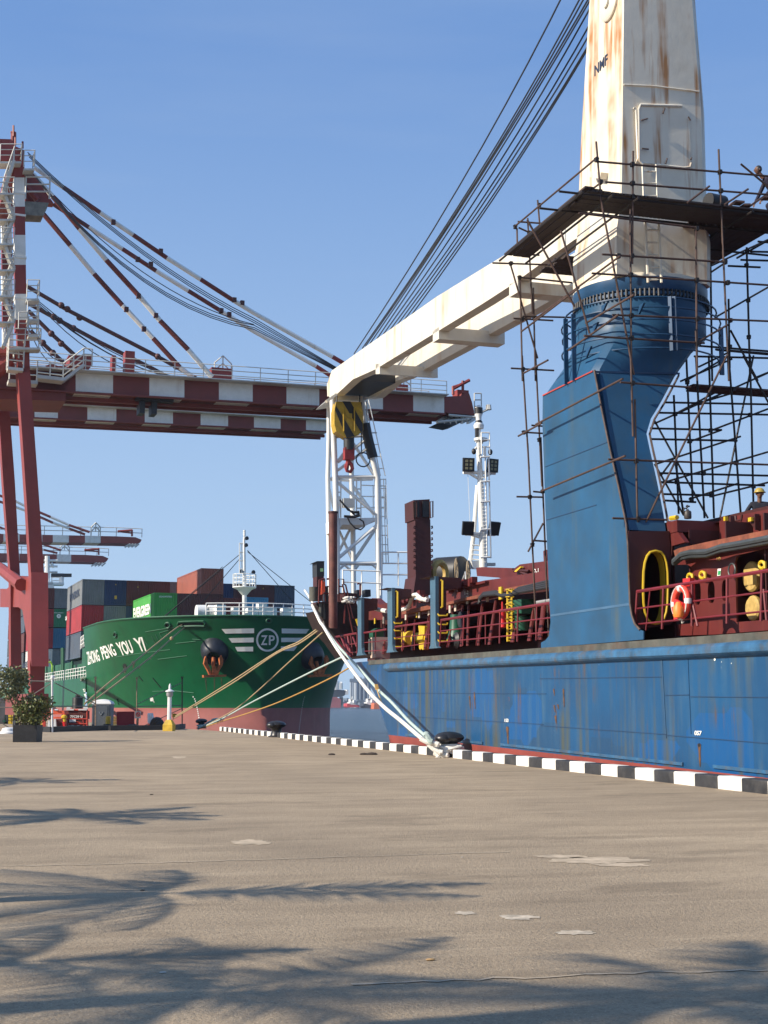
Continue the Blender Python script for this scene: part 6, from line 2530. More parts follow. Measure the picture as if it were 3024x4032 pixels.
railing(b, [wm(1500, 880, -.3), wm(1565, 880, -.3)], .9, .03, 3, .4, 4)
b.lathe(wm(1495, 785), [(.1, 0), (.3, .05), (.3, .15), (.1, .2)], 8)
b.tube([wm(1455, 780), wm(1510, 790)], .06, 5)
b.tube([wm(1450, 830), wm(1500, 845)], .06, 5)
b.build('mast_platform', m_white, wmast)
b = MB()
for x, y in ((1440, 860), (1570, 865)):
    b.new().ball(wm(x, y, -.2), .1, 10, (1, 1, 1.3))
b.each('camera_dome', m_black, wmast)
m_lens = mat('lamp_lens', (.30, .28, .16), .3)
for x, y, tl2 in ((1397, 965, 0), (1588, 972, 0), (1393, 1468, 1), (1600, 1470, 1)):
    b = MB()
    n_ = (-BS.U + BS.V * (.25 if x > 1500 else -.1) - V3((0, 0, .35 if tl2 else .1))).normalized()
    s_ = n_.cross(V3((0, 0, 1))).normalized()
    up = s_.cross(n_)
    c = wm(x, y, -.1)
    b.box(c, s_ * .24, up * .28, n_ * .08)
    b.tube([c - up * .25, wm(x, y + 45)], .05, 5)
    fl_ = b.build('floodlight', m_black, wmast, smooth=False)
    if not tl2:
        b = MB()
        for i in (-1, 1):
            for j in (-1, 0, 1):
                b.box(c + s_ * i * .09 + up * j * .15 + n_ * .085, s_ * .055, up * .05, n_ * .01)
        b.build('lens', m_lens, fl_, smooth=False)
b = MB()
b.tube([wm(1392, 1040), wm(1412, 1500)], .012, 4)
b.build('signal_halyard', m_white, wmast)
b = MB()
b.bar(wm(1540, 1755), wm(1605, 1755), .2, .12)
b.build('antenna_bar', m_clad, wmast, smooth=False)

# ------------------------------------------------------------ scaffolding
m_sc = mat('scaffold_tube_rusty', (.085, .050, .038), .65, metal=.2, var=.25, vscale=4, dirt=.5, dcol=(.14, .07, .05))
m_sc2 = mat('scaffold_tube_dark', (.03, .024, .022), .6, metal=.3, var=.25, vscale=4)  # darker copy with the backlit tubes' shade painted in; also for couplers, bearers
scaf = thing('scaffolding', 'rusty tube scaffolding with plank platform wrapped round the crane tower and hatch behind', 'scaffold', BS.w(5, 0, WD))


def plane_pt(kind, val):
    if kind == 'u':
        return lambda r, x, y: BS.pu(px(r, x, y), val)
    return lambda r, x, y: BS.pv(px(r, x, y), val)


UA = UC - 3.0           # plane of poles in front of the tower
UL = UC + 3.0           # plane of poles beyond it
A_ = plane_pt('u', UA)
poles = MB()
darkp = MB()
coup = MB()


def pole_(f, r, x0, y0, x1, y1, bb=None, rad=.027, ext=None):
    bb = poles if bb is None else bb
    bb.new().tube([f(r, x0, y0), f(r, x1, y1)], rad, 7)


# front plane
for q in [('G', 660, 85, 686, 395), ('G', 678, 370, 880, 1440), ('G', 875, 140, 870, 795), ('G', 858, 480, 866, 1476), ('H', 862, 0, 875, 470), ('H', 885, 255, 915, 1600), ('G', 1372, 130, 1432, 1476),
          ('G', 1240, 590, 1247, 1476), ('G', 1240, 1180, 1247, 1390), ('G', 455, 600, 622, 1200), ('G', 260, 540, 535, 1045)]:
    pole_(A_, *q)
for q in [('G', 655, 200, 1750, 293), ('G', 715, 320, 1750, 400), ('G', 695, 740, 1410, 785), ('G', 635, 850, 1750, 925), ('G', 755, 1092, 1750, 1132), ('G', 590, 1213, 1290, 1256), ('H', 800, 155, 1210, 185),
          ('H', 730, 603, 1750, 637), ('H', 755, 945, 1070, 955), ('G', 560, 500, 1240, 585), ('H', 905, 1058, 1420, 0), ('G', 1250, 1250, 1425, 1150)]:
    pole_(A_, *q)
# ledgers running fore and aft, outboard of the side plating
Bv = plane_pt('v', -.35)
for q in [('G', 185, 580, 660, 183), ('G', 190, 705, 695, 318), ('G', 245, 722, 690, 400), ('H', 208, 468, 345, 392), ('H', 310, 400, 815, 135), ('H', 345, 787, 830, 583), ('G', 225, 1190, 560, 935), ('G', 300, 1120, 800, 750),
          ('G', 240, 1430, 380, 1355), ('G', 500, 1298, 780, 1100), ('G', 600, 1140, 880, 975), ('G', 640, 1200, 790, 1090)]:
    pole_(Bv, *q)
# outboard ends on the far side: verticals and short transoms
Cu = plane_pt('u', UL)
for q in [('G', 218, 870, 232, 1476), ('H', 230, 0, 270, 660), ('H', 262, 510, 315, 1655), ('G', 295, 935, 308, 1476), ('H', 308, 0, 345, 760), ('H', 338, 475, 385, 1640), ('G', 320, 425, 340, 660), ('G', 200, 590, 203, 710), ('G', 262, 530, 290, 1085),
          ('G', 160, 790, 320, 1345), ('G', 58, 790, 510, 805), ('G', 205, 872, 520, 905), ('G', 180, 1112, 410, 1125), ('G', 235, 1100, 560, 1108), ('G', 165, 1402, 415, 1415), ('H', 235, 445, 350, 452), ('H', 198, 820, 355, 823),
          ('H', 285, 405, 350, 410), ('H', 295, 790, 350, 795), ('H', 300, 1075, 375, 1080), ('H', 265, 1140, 352, 975), ('G', 205, 550, 370, 562), ('G', 210, 585, 275, 615), ('G', 165, 732, 330, 745)]:
    pole_(Cu, *q)
# upright props leaning
for q in [('R', 250, 1320, 635, 1030), ('R', 895, 1355, 1310, 1080), ('R', 1180, 645, 1655, 1040)]:
    pole_(plane_pt('u', UA - .3), *q)
# grid of backlit tubes behind, over the hatch; their shade is in the colour
for k, val in enumerate((UC - .5, UC + 2.5)):
    D_ = plane_pt('u', val)
    if k == 0:
        L_ = [('H', 1060, 272, 1750, 285), ('H', 1020, 332, 1750, 345), ('H', 975, 423, 1390, 432), ('H', 975, 485, 1480, 495), ('H', 1025, 683, 1750, 700), ('H', 1040, 735, 1640, 755), ('H', 1055, 805, 1340, 812), ('H', 1060, 842, 1240, 852),
              ('H', 1112, 230, 1140, 920), ('H', 1185, 20, 1222, 850), ('H', 1240, 0, 1290, 945), ('H', 1315, 0, 1345, 945), ('H', 1430, 0, 1500, 915), ('H', 1555, 0, 1575, 885), ('G', 1325, 800, 1335, 1476), ('G', 1430, 1000, 1437, 1400), ('G', 1535, 700, 1555, 1476),
              ('G', 1440, 1180, 1600, 1476), ('H', 1515, 0, 1750, 440), ('O', 1180, 545, 1700, 560), ('O', 960, 650, 1520, 675), ('O', 1350, 400, 1700, 408), ('G', 1360, 1295, 1750, 1330), ('G', 1230, 1333, 1750, 1345), ('O', 740, 2105, 1700, 2180), ('O', 1480, 225, 1700, 245),
              ('G', 1170, 1265, 1750, 1310), ('H', 1120, 620, 1170, 930)]
    else:
        L_ = [('H', 1000, 380, 1310, 945), ('H', 1575, 0, 1380, 945), ('H', 1000, 395, 1750, 60), ('H', 1010, 630, 1500, 470), ('H', 1045, 740, 1659, 560), ('H', 1200, 835, 1480, 745), ('H', 1330, 818, 1750, 715), ('H', 1150, 150, 1450, 20), ('H', 1190, 505, 1390, 432),
              ('H', 1210, 290, 1440, 222), ('H', 1000, 630, 1170, 930), ('H', 1035, 700, 1110, 600), ('G', 1310, 815, 1659, 655), ('G', 1350, 1108, 1750, 880), ('G', 1250, 895, 1410, 790), ('H', 1330, 435, 1659, 310), ('H', 1100, 350, 1380, 200), ('G', 1590, 1455, 1750, 1390),
              ('G', 1180, 1476, 1430, 1330), ('G', 1255, 1395, 1450, 1300)]
    for q in L_:
        pole_(D_, *q, bb=darkp, rad=.03)
poles.each('scaffold_pole', m_sc, scaf)
darkp.each('scaffold_pole', m_sc2, scaf)
for f, pts in ((A_, [('G', 663, 190), ('G', 686, 320), ('G', 870, 218), ('G', 872, 328), ('G', 873, 405), ('G', 868, 750), ('G', 862, 860), ('G', 864, 1097), ('G', 866, 1228), ('G', 1380, 262), ('G', 1385, 372), ('G', 1388, 455), ('G', 1410, 785), ('G', 1425, 905), ('G', 1245, 590),
                      ('G', 1245, 890), ('G', 1248, 1115), ('G', 1248, 1255), ('H', 872, 160), ('H', 893, 612), ('H', 903, 950), ('H', 905, 1055), ('H', 918, 1570), ('G', 790, 750), ('G', 870, 975)]),
               (Cu, [('G', 330, 455), ('G', 190, 580), ('G', 195, 700), ('G', 270, 615), ('G', 340, 660), ('G', 165, 793), ('G', 215, 875), ('G', 230, 1118), ('G', 300, 1110), ('G', 235, 1408), ('G', 310, 1400), ('H', 240, 447), ('H', 275, 822), ('H', 290, 1100), ('H', 350, 790), ('H', 330, 490)]),
               (plane_pt('u', UC - .5), [('H', 1190, 155), ('H', 1265, 275), ('H', 1120, 340), ('H', 1325, 435), ('H', 1205, 498), ('H', 1130, 735), ('H', 1285, 685), ('H', 1215, 835), ('H', 1330, 812), ('H', 1475, 625), ('H', 1460, 195), ('H', 1555, 345), ('H', 1575, 760), ('O', 1290, 235 + 160), ('O', 1280, 640),
                                        ('O', 1310, 1250), ('O', 1320, 1890), ('O', 990, 2060), ('O', 1000, 1600)])):
    for q in pts:
        p = f(*q)
        coup.new().box(p, BS.V * .04, BS.U * .05, BS.W * .055)
        coup.tube([p - BS.V * .07 + BS.W * .02, p + BS.V * .07 + BS.W * .03], .016, 5)
coup.each('coupler', m_sc2, scaf, smooth=False)


def plank_material():
    m = bpy.data.materials.new('perforated_plank')
    m.use_nodes = True
    nt = m.node_tree
    L = nt.links.new
    bs = nt.nodes['Principled BSDF']
    bs.inputs['Base Color'].default_value = (.045, .030, .026, 1)
    bs.inputs['Roughness'].default_value = .75
    g = _n(nt, 'ShaderNodeNewGeometry')
    mp = _n(nt, 'ShaderNodeMapping')
    L(g.outputs['Position'], mp.inputs[0])
    mp.inputs['Scale'].default_value = (9, 13, 0)
    v = _n(nt, 'ShaderNodeTexVoronoi', Scale=1.0, Randomness=.12)
    L(mp.outputs[0], v.inputs['Vector'])
    mt = _n(nt, 'ShaderNodeMath', operation='LESS_THAN')
    mt.inputs[1].default_value = .17
    L(v.outputs['Distance'], mt.inputs[0])
    tr = _n(nt, 'ShaderNodeBsdfTransparent')
    mx_ = _n(nt, 'ShaderNodeMixShader')
    L(mt.outputs[0], mx_.inputs[0])
    L(bs.outputs[0], mx_.inputs[1])
    L(tr.outputs[0], mx_.inputs[2])
    L(mx_.outputs[0], nt.nodes['Material Output'].inputs[0])
    return m


m_plank = plank_material()
m_board = mat('plank_edge', (.085, .05, .042), .75, var=.3, vscale=3)
WP = BS.loc(A_('G', 900, 412))[2]
vF0 = BS.loc(A_('G', 622, 395))[1]
vF1 = 9.5
uI = UN - .25                       # inner edge of the front walkway
ring_l = secs[3][1][0]


def planks(b, u0, u1, v0, v1, along, w, width=.24, gap=.025, th=.045):
    n = int(((v1 - v0) if along == 'u' else (u1 - u0)) / (width + gap))
    rq = random.Random(int(u0 * 13 + v0 * 7))
    for i in range(n):
        e0, e1 = rq.uniform(-.12, .12), rq.uniform(-.12, .12)
        dw = rq.uniform(0, .02)
        b.new()
        if along == 'u':
            a = v0 + i * (width + gap)
            b.fbox(BS, u0 + e0, u1 + e1, a, a + width, w + dw, w + dw + th)
        else:
            a = u0 + i * (width + gap)
            b.fbox(BS, a, a + width, v0 + e0, v1 + e1, w + dw, w + dw + th)


b = MB()
planks(b, UA - .05, uI, vF0, vF1, 'v', WP)
far_end = BS.loc(BS.pw(px('G', 215, 765), WP))
lx0 = far_end[1]
planks(b, UA + .0, far_end[0], -.95, .02, 'u', WP + .05)
planks(b, UC + 1.75, UC + 3.6, ring_l - .3, 3.8, 'v', WP - .05)
PG = [BS.loc(BS.pw(px('G', *k), WP))[:2] for k in [(1295, 448), (1850, 480), (1850, 492), (1659, 605), (1300, 828)]]


def urange(v):
    us = []
    for (u0, v0_), (u1, v1_) in zip(PG, PG[1:] + PG[:1]):
        if (v0_ - v) * (v1_ - v) < 0:
            us.append(u0 + (u1 - u0) * (v - v0_) / (v1_ - v0_))
    return (min(us), max(us)) if len(us) > 1 else None


vv = min(k[1] for k in PG)
rz = random.Random(44)
while vv < max(k[1] for k in PG):
    ur = urange(vv + .12)
    if ur and ur[1] - ur[0] > .3:
        b.new().fbox(BS, max(ur[0], uI - .1), max(ur[1] + rz.uniform(-.12, .12), uI + .3), vv, vv + .24, WP - .03, WP + .015)
    vv += .265
b.each('plank', m_plank, scaf, smooth=False)
b = MB()
for u in (UA, uI - .1, UC - .2):
    b.new().tube([BS.w(u, -1.6, WP - .06), BS.w(u, vF1, WP - .06)] if u < UN else [BS.w(u, 3.4, WP - .1), BS.w(u, vF1, WP - .1)], .03, 6)
for v in (-1.1, -.3, .4, 3.6, 5.2, 6.8, 8.4):
    b.new().tube([BS.w(UA - .3, v, WP - .12), BS.w(far_end[0] if v < 1 else (urange(v) or (0, UC))[1] + .2, v, WP - .12)], .03, 6)
b.each('platform_bearer', m_sc2, scaf)
# mid platform behind
b = MB()
wq2 = BS.loc(BS.pu(px('H', 1400, 190), UC - .4))[2]
v_a = BS.loc(BS.pu(px('H', 1245, 190), UC - .4))[1]
planks(b, UC - .4, UC + .6, v_a, 9.0, 'v', wq2, .24)
b.each('plank', m_board, scaf, smooth=False)
# loose boards lying on the platform at right
b = MB()
for r, x0, y0, x1, y1 in [('R', 970, 1395, 1050, 1315), ('R', 1050, 1315, 1205, 1330), ('R', 1200, 1375, 1310, 1375), ('R', 1325, 1390, 1545, 1235), ('R', 1545, 1235, 1800, 1245)]:
    b.new().bar(BS.pu(px(r, x0, y0), UA + .1), BS.pu(px(r, x1, y1), UA + .1), .25, .05, BS.W)
b.each('loose_plank', mat('plank_worn', (.16, .09, .065), .8, var=.3, vscale=3), scaf, smooth=False)
b = MB()
b.lathe(BS.pu(px('R', 610, 1290), UA + .6), [(.22, 0), (.22, .5)], 14, BS.V + BS.U * .2)
b.build('cable_drum', m_black, scaf)
# ------------------------------------------------------------ mooring ropes
m_rope = MATS['rope_white']
m_tan = mat('rope_tan', (.42, .31, .17), .9, var=.2, vscale=15, bump=.5, bscale=60)
m_teal = mat('rope_pale_teal', (.42, .52, .48), .9, var=.15, vscale=15)
m_gold = mat('rope_ochre', (.45, .25, .06), .9, var=.2, vscale=15)
B0 = V3((XK + .15, bol_y[0], 0))
B2 = V3((XK + .15, bol_y[2], 0))


def rp(label, pts, r, m, group='mooring ropes', extra=None):
    b = MB()
    b.tube(pts, r, 8)
    if extra:
        extra(b)
    return tag(b.build('mooring_rope', m), label, 'rope', group)


def pxline(pix, d0, d1):
    """points of the photograph placed at distances running from d0 to d1 metres"""
    out = []
    n = len(pix) - 1
    L = [0]
    for a, c in zip(pix, pix[1:]):
        L.append(L[-1] + math.hypot(a[0] - c[0], a[1] - c[1]))
    for p, l in zip(pix, L):
        t = l / L[-1]
        z = 1 / ((1 - t) / d0 + t / d1)
        out.append(atz(p, z))
    # smooth by inserting points
    res = []
    for i in range(len(out) - 1):
        p0 = out[max(i - 1, 0)]; p1 = out[i]; p2 = out[i + 1]; p3 = out[min(i + 2, len(out) - 1)]
        for k in range(5):
            t = k / 5
            res.append(.5 * ((2 * p1) + (p2 - p0) * t + (2 * p0 - 5 * p1 + 4 * p2 - p3) * t * t + (3 * p1 - p0 - 3 * p2 + p3) * t ** 3))
    res.append(out[-1])
    return res


ZB = (RC.transposed() @ (B0 - CAM)).z * -1
ZF = 62
hank = random.Random(21)
rp('thick white rope from the blue bow to the bollard, lower of the two', pxline([px('T', 165, 735), px('T', 330, 1090), px('F', 205, 525), px('F', 300, 680), px('F', 480, 925), px('F', 600, 1050), px('F', 710, 1140), px('F', 845, 1255), px('F', 905, 1300), px('F', 950, 1335)], ZF, ZB - .3), .068, m_rope)
rp('thick white rope from the blue bow to the bollard, upper of the two', pxline([px('F', 205, 520), px('F', 290, 640), px('F', 430, 790), px('F', 560, 935), px('F', 650, 1020), px('F', 760, 1140), px('F', 865, 1235), px('F', 905, 1275), px('F', 960, 1310)], ZF, ZB - .15), .052, m_teal)
rp('thin white rope from the forecastle rail up to the green ship rail', pxline([px('T', 0, 410), px('T', 160, 660), px('T', 350, 1040), px('T', 330, 1100)], ZF + 3, ZF), .05, m_rope)

b = MB()
for k in range(3):
    z0 = .22 + .07 * k
    b.torus(B0 + V3((0, 0, z0)), .32, .055, (0, 0, 1), 20, 7)
for k in range(8):
    a0 = hank.uniform(0, 6.28)
    pts = []
    for t in range(9):
        a = a0 + t * .5
        rr_ = .38 + hank.uniform(-.04, .08)
        pts.append(B0 + V3((rr_ * math.cos(a), rr_ * math.sin(a) - .1, .1 + .2 * abs(math.sin(t * .7 + k)) + hank.uniform(-.03, .05))))
    b.tube(pts, .05, 7)
for pts in ([px('X', 30, 330), px('X', 180, 400), px('X', 330, 420), px('X', 430, 450)], [px('X', 180, 400), px('X', 260, 500), px('X', 380, 590), px('X', 520, 620)], [px('X', 130, 350), px('X', 240, 470), px('X', 330, 560), px('X', 480, 640)],
            [px('X', 230, 400), px('X', 330, 440), px('X', 420, 460)], [px('X', 460, 640), px('X', 430, 720), px('X', 390, 765)], [px('X', 330, 640), px('X', 480, 690), px('X', 640, 680)]):
    b.tube(pxline(pts, ZB - .3, ZB - .55), .075, 7)
rope_eye = tag(b.build('rope_eye', m_rope), 'tangle of thick white rope eyes looped round the black bollard', 'rope', 'mooring ropes')
b = MB()
b.tube(pxline([px('X', 120, 250), px('X', 160, 235), px('X', 200, 290), px('X', 250, 370), px('X', 290, 390)], ZB - .4, ZB - .5), .1, 7)
tag(b.build('rope_wrapping', m_teal), 'pale blue canvas wrapping on the rope end at the bollard', 'wrapping')
b = MB()
b.prism([atz(px('F', *q), 50) for q in [(540, 902), (560, 902), (568, 935), (545, 940)]], (0, .04, 0))
b.tube(pxline([px('F', 555, 935), px('F', 565, 970), px('F', 590, 1035)], 50, 49), .02, 5)
tag(b.build('rope_tag', mat('tag_ochre', (.62, .38, .12), .7)), 'ochre tag with a dangling cord tied on the upper white rope', 'tag')

ZG = 117
Z2 = (RC.transposed() @ (B2 - CAM)).z * -1
rp('tan rope from the blue bow down to the far bollard, highest of the tan ones', pxline([px('C', 1190, 790), px('C', 1060, 880), px('C', 900, 955), px('C', 560, 1175), px('C', 200, 1400), px('C', 160, 1425)], ZF + 2, 92), .036, m_tan)
rp('second tan rope from the blue bow, running just below the highest one', pxline([px('C', 1200, 800), px('C', 1060, 895), px('C', 900, 965), px('C', 620, 1155), px('C', 400, 1290), px('C', 240, 1385), px('C', 150, 1440)], ZF + 1, 92), .036, m_tan)
rp('single tan rope from the blue bow across the dark side of the green bow', pxline([px('C', 1235, 812), px('C', 1000, 1020), px('C', 760, 1240), px('C', 600, 1370), px('C', 440, 1460), px('C', 340, 1510)], ZF, Z2), .034, m_tan)
rp('pale teal rope crossing the green bow to the far bollard', pxline([px('C', 1390, 985), px('C', 1200, 1075), px('C', 960, 1195), px('C', 700, 1330), px('C', 520, 1430), px('C', 350, 1505)], 56, Z2), .042, m_teal)
rp('ochre rope crossing the waterline of the green bow, lowest of all', pxline([px('C', 1425, 1070), px('C', 1300, 1140), px('C', 1060, 1255), px('C', 860, 1340), px('C', 640, 1415), px('C', 540, 1445), px('C', 350, 1508)], 55, Z2), .034, m_gold)
rp('tan rope from the green ship hawse slot to the quay, upper and longer', pxline([px('U', 1470, 180), px('U', 1300, 250), px('U', 1040, 450), px('U', 650, 770), px('U', 520, 880), px('U', 240, 1106), px('K', 690, 460)], 128, 94), .06, m_tan)
rp('tan rope from the green ship hawse slot to the quay, lower one', pxline([px('U', 1480, 215), px('U', 1385, 265), px('U', 1200, 420), px('U', 900, 690), px('U', 360, 1106), px('K', 720, 470)], 127.5, 93.5), .06, m_tan)
b = MB()
for p_, q_ in [((520, 880), (525, 925)), ((650, 770), (645, 850)), ((530, 830), (525, 870)), ((730, 835), (735, 860)), ((890, 700), (895, 720))]:
    b.tube([atz(px('U', *p_), 107), atz(px('U', *q_), 107)], .06, 5)
for p_ in [(520, 880), (645, 775), (1200, 420)]:
    b.ball(atz(px('U', *p_), 107.5), .16, 7)
tag(b.build('rope_lashing', m_tan), 'frayed tan lashings tied on the two hawse ropes of the green ship', 'lashing')
b = MB()
for k in range(6):
    b.tube(pxline([px('C', 330, 1505 + k * 2), px('C', 420, 1465 - k * 2), px('C', 440, 1440 + k * 6), px('C', 520, 1435)], Z2 - .2, Z2 - 1.5), .05, 6)
b.torus(B2 + V3((0, 0, .2)), .28, .07, (0, 0, 1), 14, 6)
tag(b.build('rope_eye', m_teal), 'knotted rope eyes lying round the farthest bollard', 'rope', 'mooring ropes')
# stray dark bits near the first bollard
b = MB()
for x, y, s_ in [(470, 1360, .1), (520, 1360, .13), (258, 1361, .08)]:
    b.ball(gz(px('F', x, y), .02), s_, 7, (1.6, 1, .5))
tag(b.build('debris', m_litter), 'dark scraps lying on the quay left of the rope-wrapped bollard', 'debris')

# ------------------------------------------------------------ lifebuoy, extinguisher, people
m_ring = mat('lifebuoy_red', (.80, .07, .04), .5, var=.1)
m_refl = mat('reflective_white', (.80, .78, .74), .4)
c = pv(px('Q', 435, 1690), .0)
buoy = thing('lifebuoy', 'orange-red lifebuoy with white bands hanging on the red deck rail', 'lifebuoy', c)
b = MB()
b.torus(c, .29, .075, BS.V, 28, 10, sq=1.12)
b.build('ring', m_ring, buoy)
b = MB()
ax = BS.V
a_ = ax.orthogonal().normalized(); bb_ = ax.cross(a_)
for ang in (45, 135, 225, 315):
    pts = []
    for k in (-10, 0, 10):
        t = math.radians(ang + k)
        pts.append(c + (a_ * math.cos(t) + bb_ * math.sin(t) * 1.12) * .29)
    b.new().tube(pts, .08, 10)
b.each('reflective_band', m_refl, buoy)
b = MB()
b.tube([c + BS.W * (.36 * math.cos(t)) + BS.U * (.34 * math.sin(t)) - BS.V * (.06) for t in [k * .3 for k in range(22)]], .015, 4)
b.tube([c - BS.W * .3, c - BS.W * .46 - BS.U * .03, c - BS.W * .42 - BS.U * .1], .02, 4)
b.build('grab_line', m_rope, buoy)
b = MB()
b.prism([pv(px('Q', *q), -.12) for q in [(355, 1640), (450, 1700), (455, 1900), (330, 1930), (330, 1660)]], BS.V * .05)
b.build('buoy_bracket', m_ext, buoy, smooth=False)
b = MB()
b.lathe(pv(px('Q', 405, 1900), -.15), [(.11, 0), (.13, .05), (.12, .22), (.05, .34)], 12)
b.build('buoy_light', mat('light_orange', (.85, .22, .03), .5), buoy)

c = BS.pw(px('Q', 530, 510), BS.loc(pv(px('Q', 380, 525), 1.1))[2])
ext_ = thing('fire_extinguisher', 'dark fire extinguisher standing on the hatch top against the sky', 'extinguisher', c)
f = lambda x, y: BS.pu(px('Q', x, y), BS.loc(c)[0])
b = MB()
R_ = (f(580, 450) - f(485, 450)).length / 2
H_ = (f(530, 390) - f(530, 508)).length
b.lathe(c, [(R_ * .9, 0), (R_, .03), (R_, H_ * .8), (R_ * .8, H_ * .93), (R_ * .35, H_), (R_ * .3, H_ * 1.15)], 14)
b.build('cylinder', mat('extinguisher_dark', (.05, .04, .035), .5), ext_)  # plain near-black base colour
b = MB()
b.tube([f(505, 335), f(555, 335)], .02, 5)
b.tube([f(520, 360), f(522, 315)], .025, 5)
b.tube([f(515, 365), f(480, 360), f(472, 400), f(485, 430)], .018, 5)
b.build('valve', m_black, ext_)


def skin(verts, edges, radii, root, m, name, parent, sub=2):
    me = bpy.data.meshes.new(name)
    off = WL[parent.name]
    me.from_pydata([tuple(V3(v) - off) for v in verts], edges, [])
    o = bpy.data.objects.new(name, me)
    COL.objects.link(o)
    md = o.modifiers.new('Skin', 'SKIN')
    md.use_smooth_shade = True
    for i, r in enumerate(radii):
        sv = me.skin_vertices[0].data[i]
        sv.radius = (r, r) if not isinstance(r, tuple) else r
        sv.use_root = (i == root)
    s2 = o.modifiers.new('Sub', 'SUBSURF')
    s2.levels = sub
    s2.render_levels = sub
    bpy.context.view_layer.update()
    m2 = bpy.data.meshes.new_from_object(o.evaluated_get(bpy.context.evaluated_depsgraph_get()))
    bpy.data.objects.remove(o)
    m2.name = name
    m2.materials.clear()
    m2.materials.append(m)
    o = bpy.data.objects.new(name, m2)
    COL.objects.link(o)
    o.parent = parent
    m2.polygons.foreach_set('use_smooth', [True] * len(m2.polygons))
    return o


m_skin = mat('skin_brown', (.18, .085, .05), .6, var=.05)
m_cl = mat('work_clothes_dark', (.012, .013, .022), .85, var=.2)
m_cl2 = mat('work_clothes_navy', (.016, .014, .035), .85, var=.2)


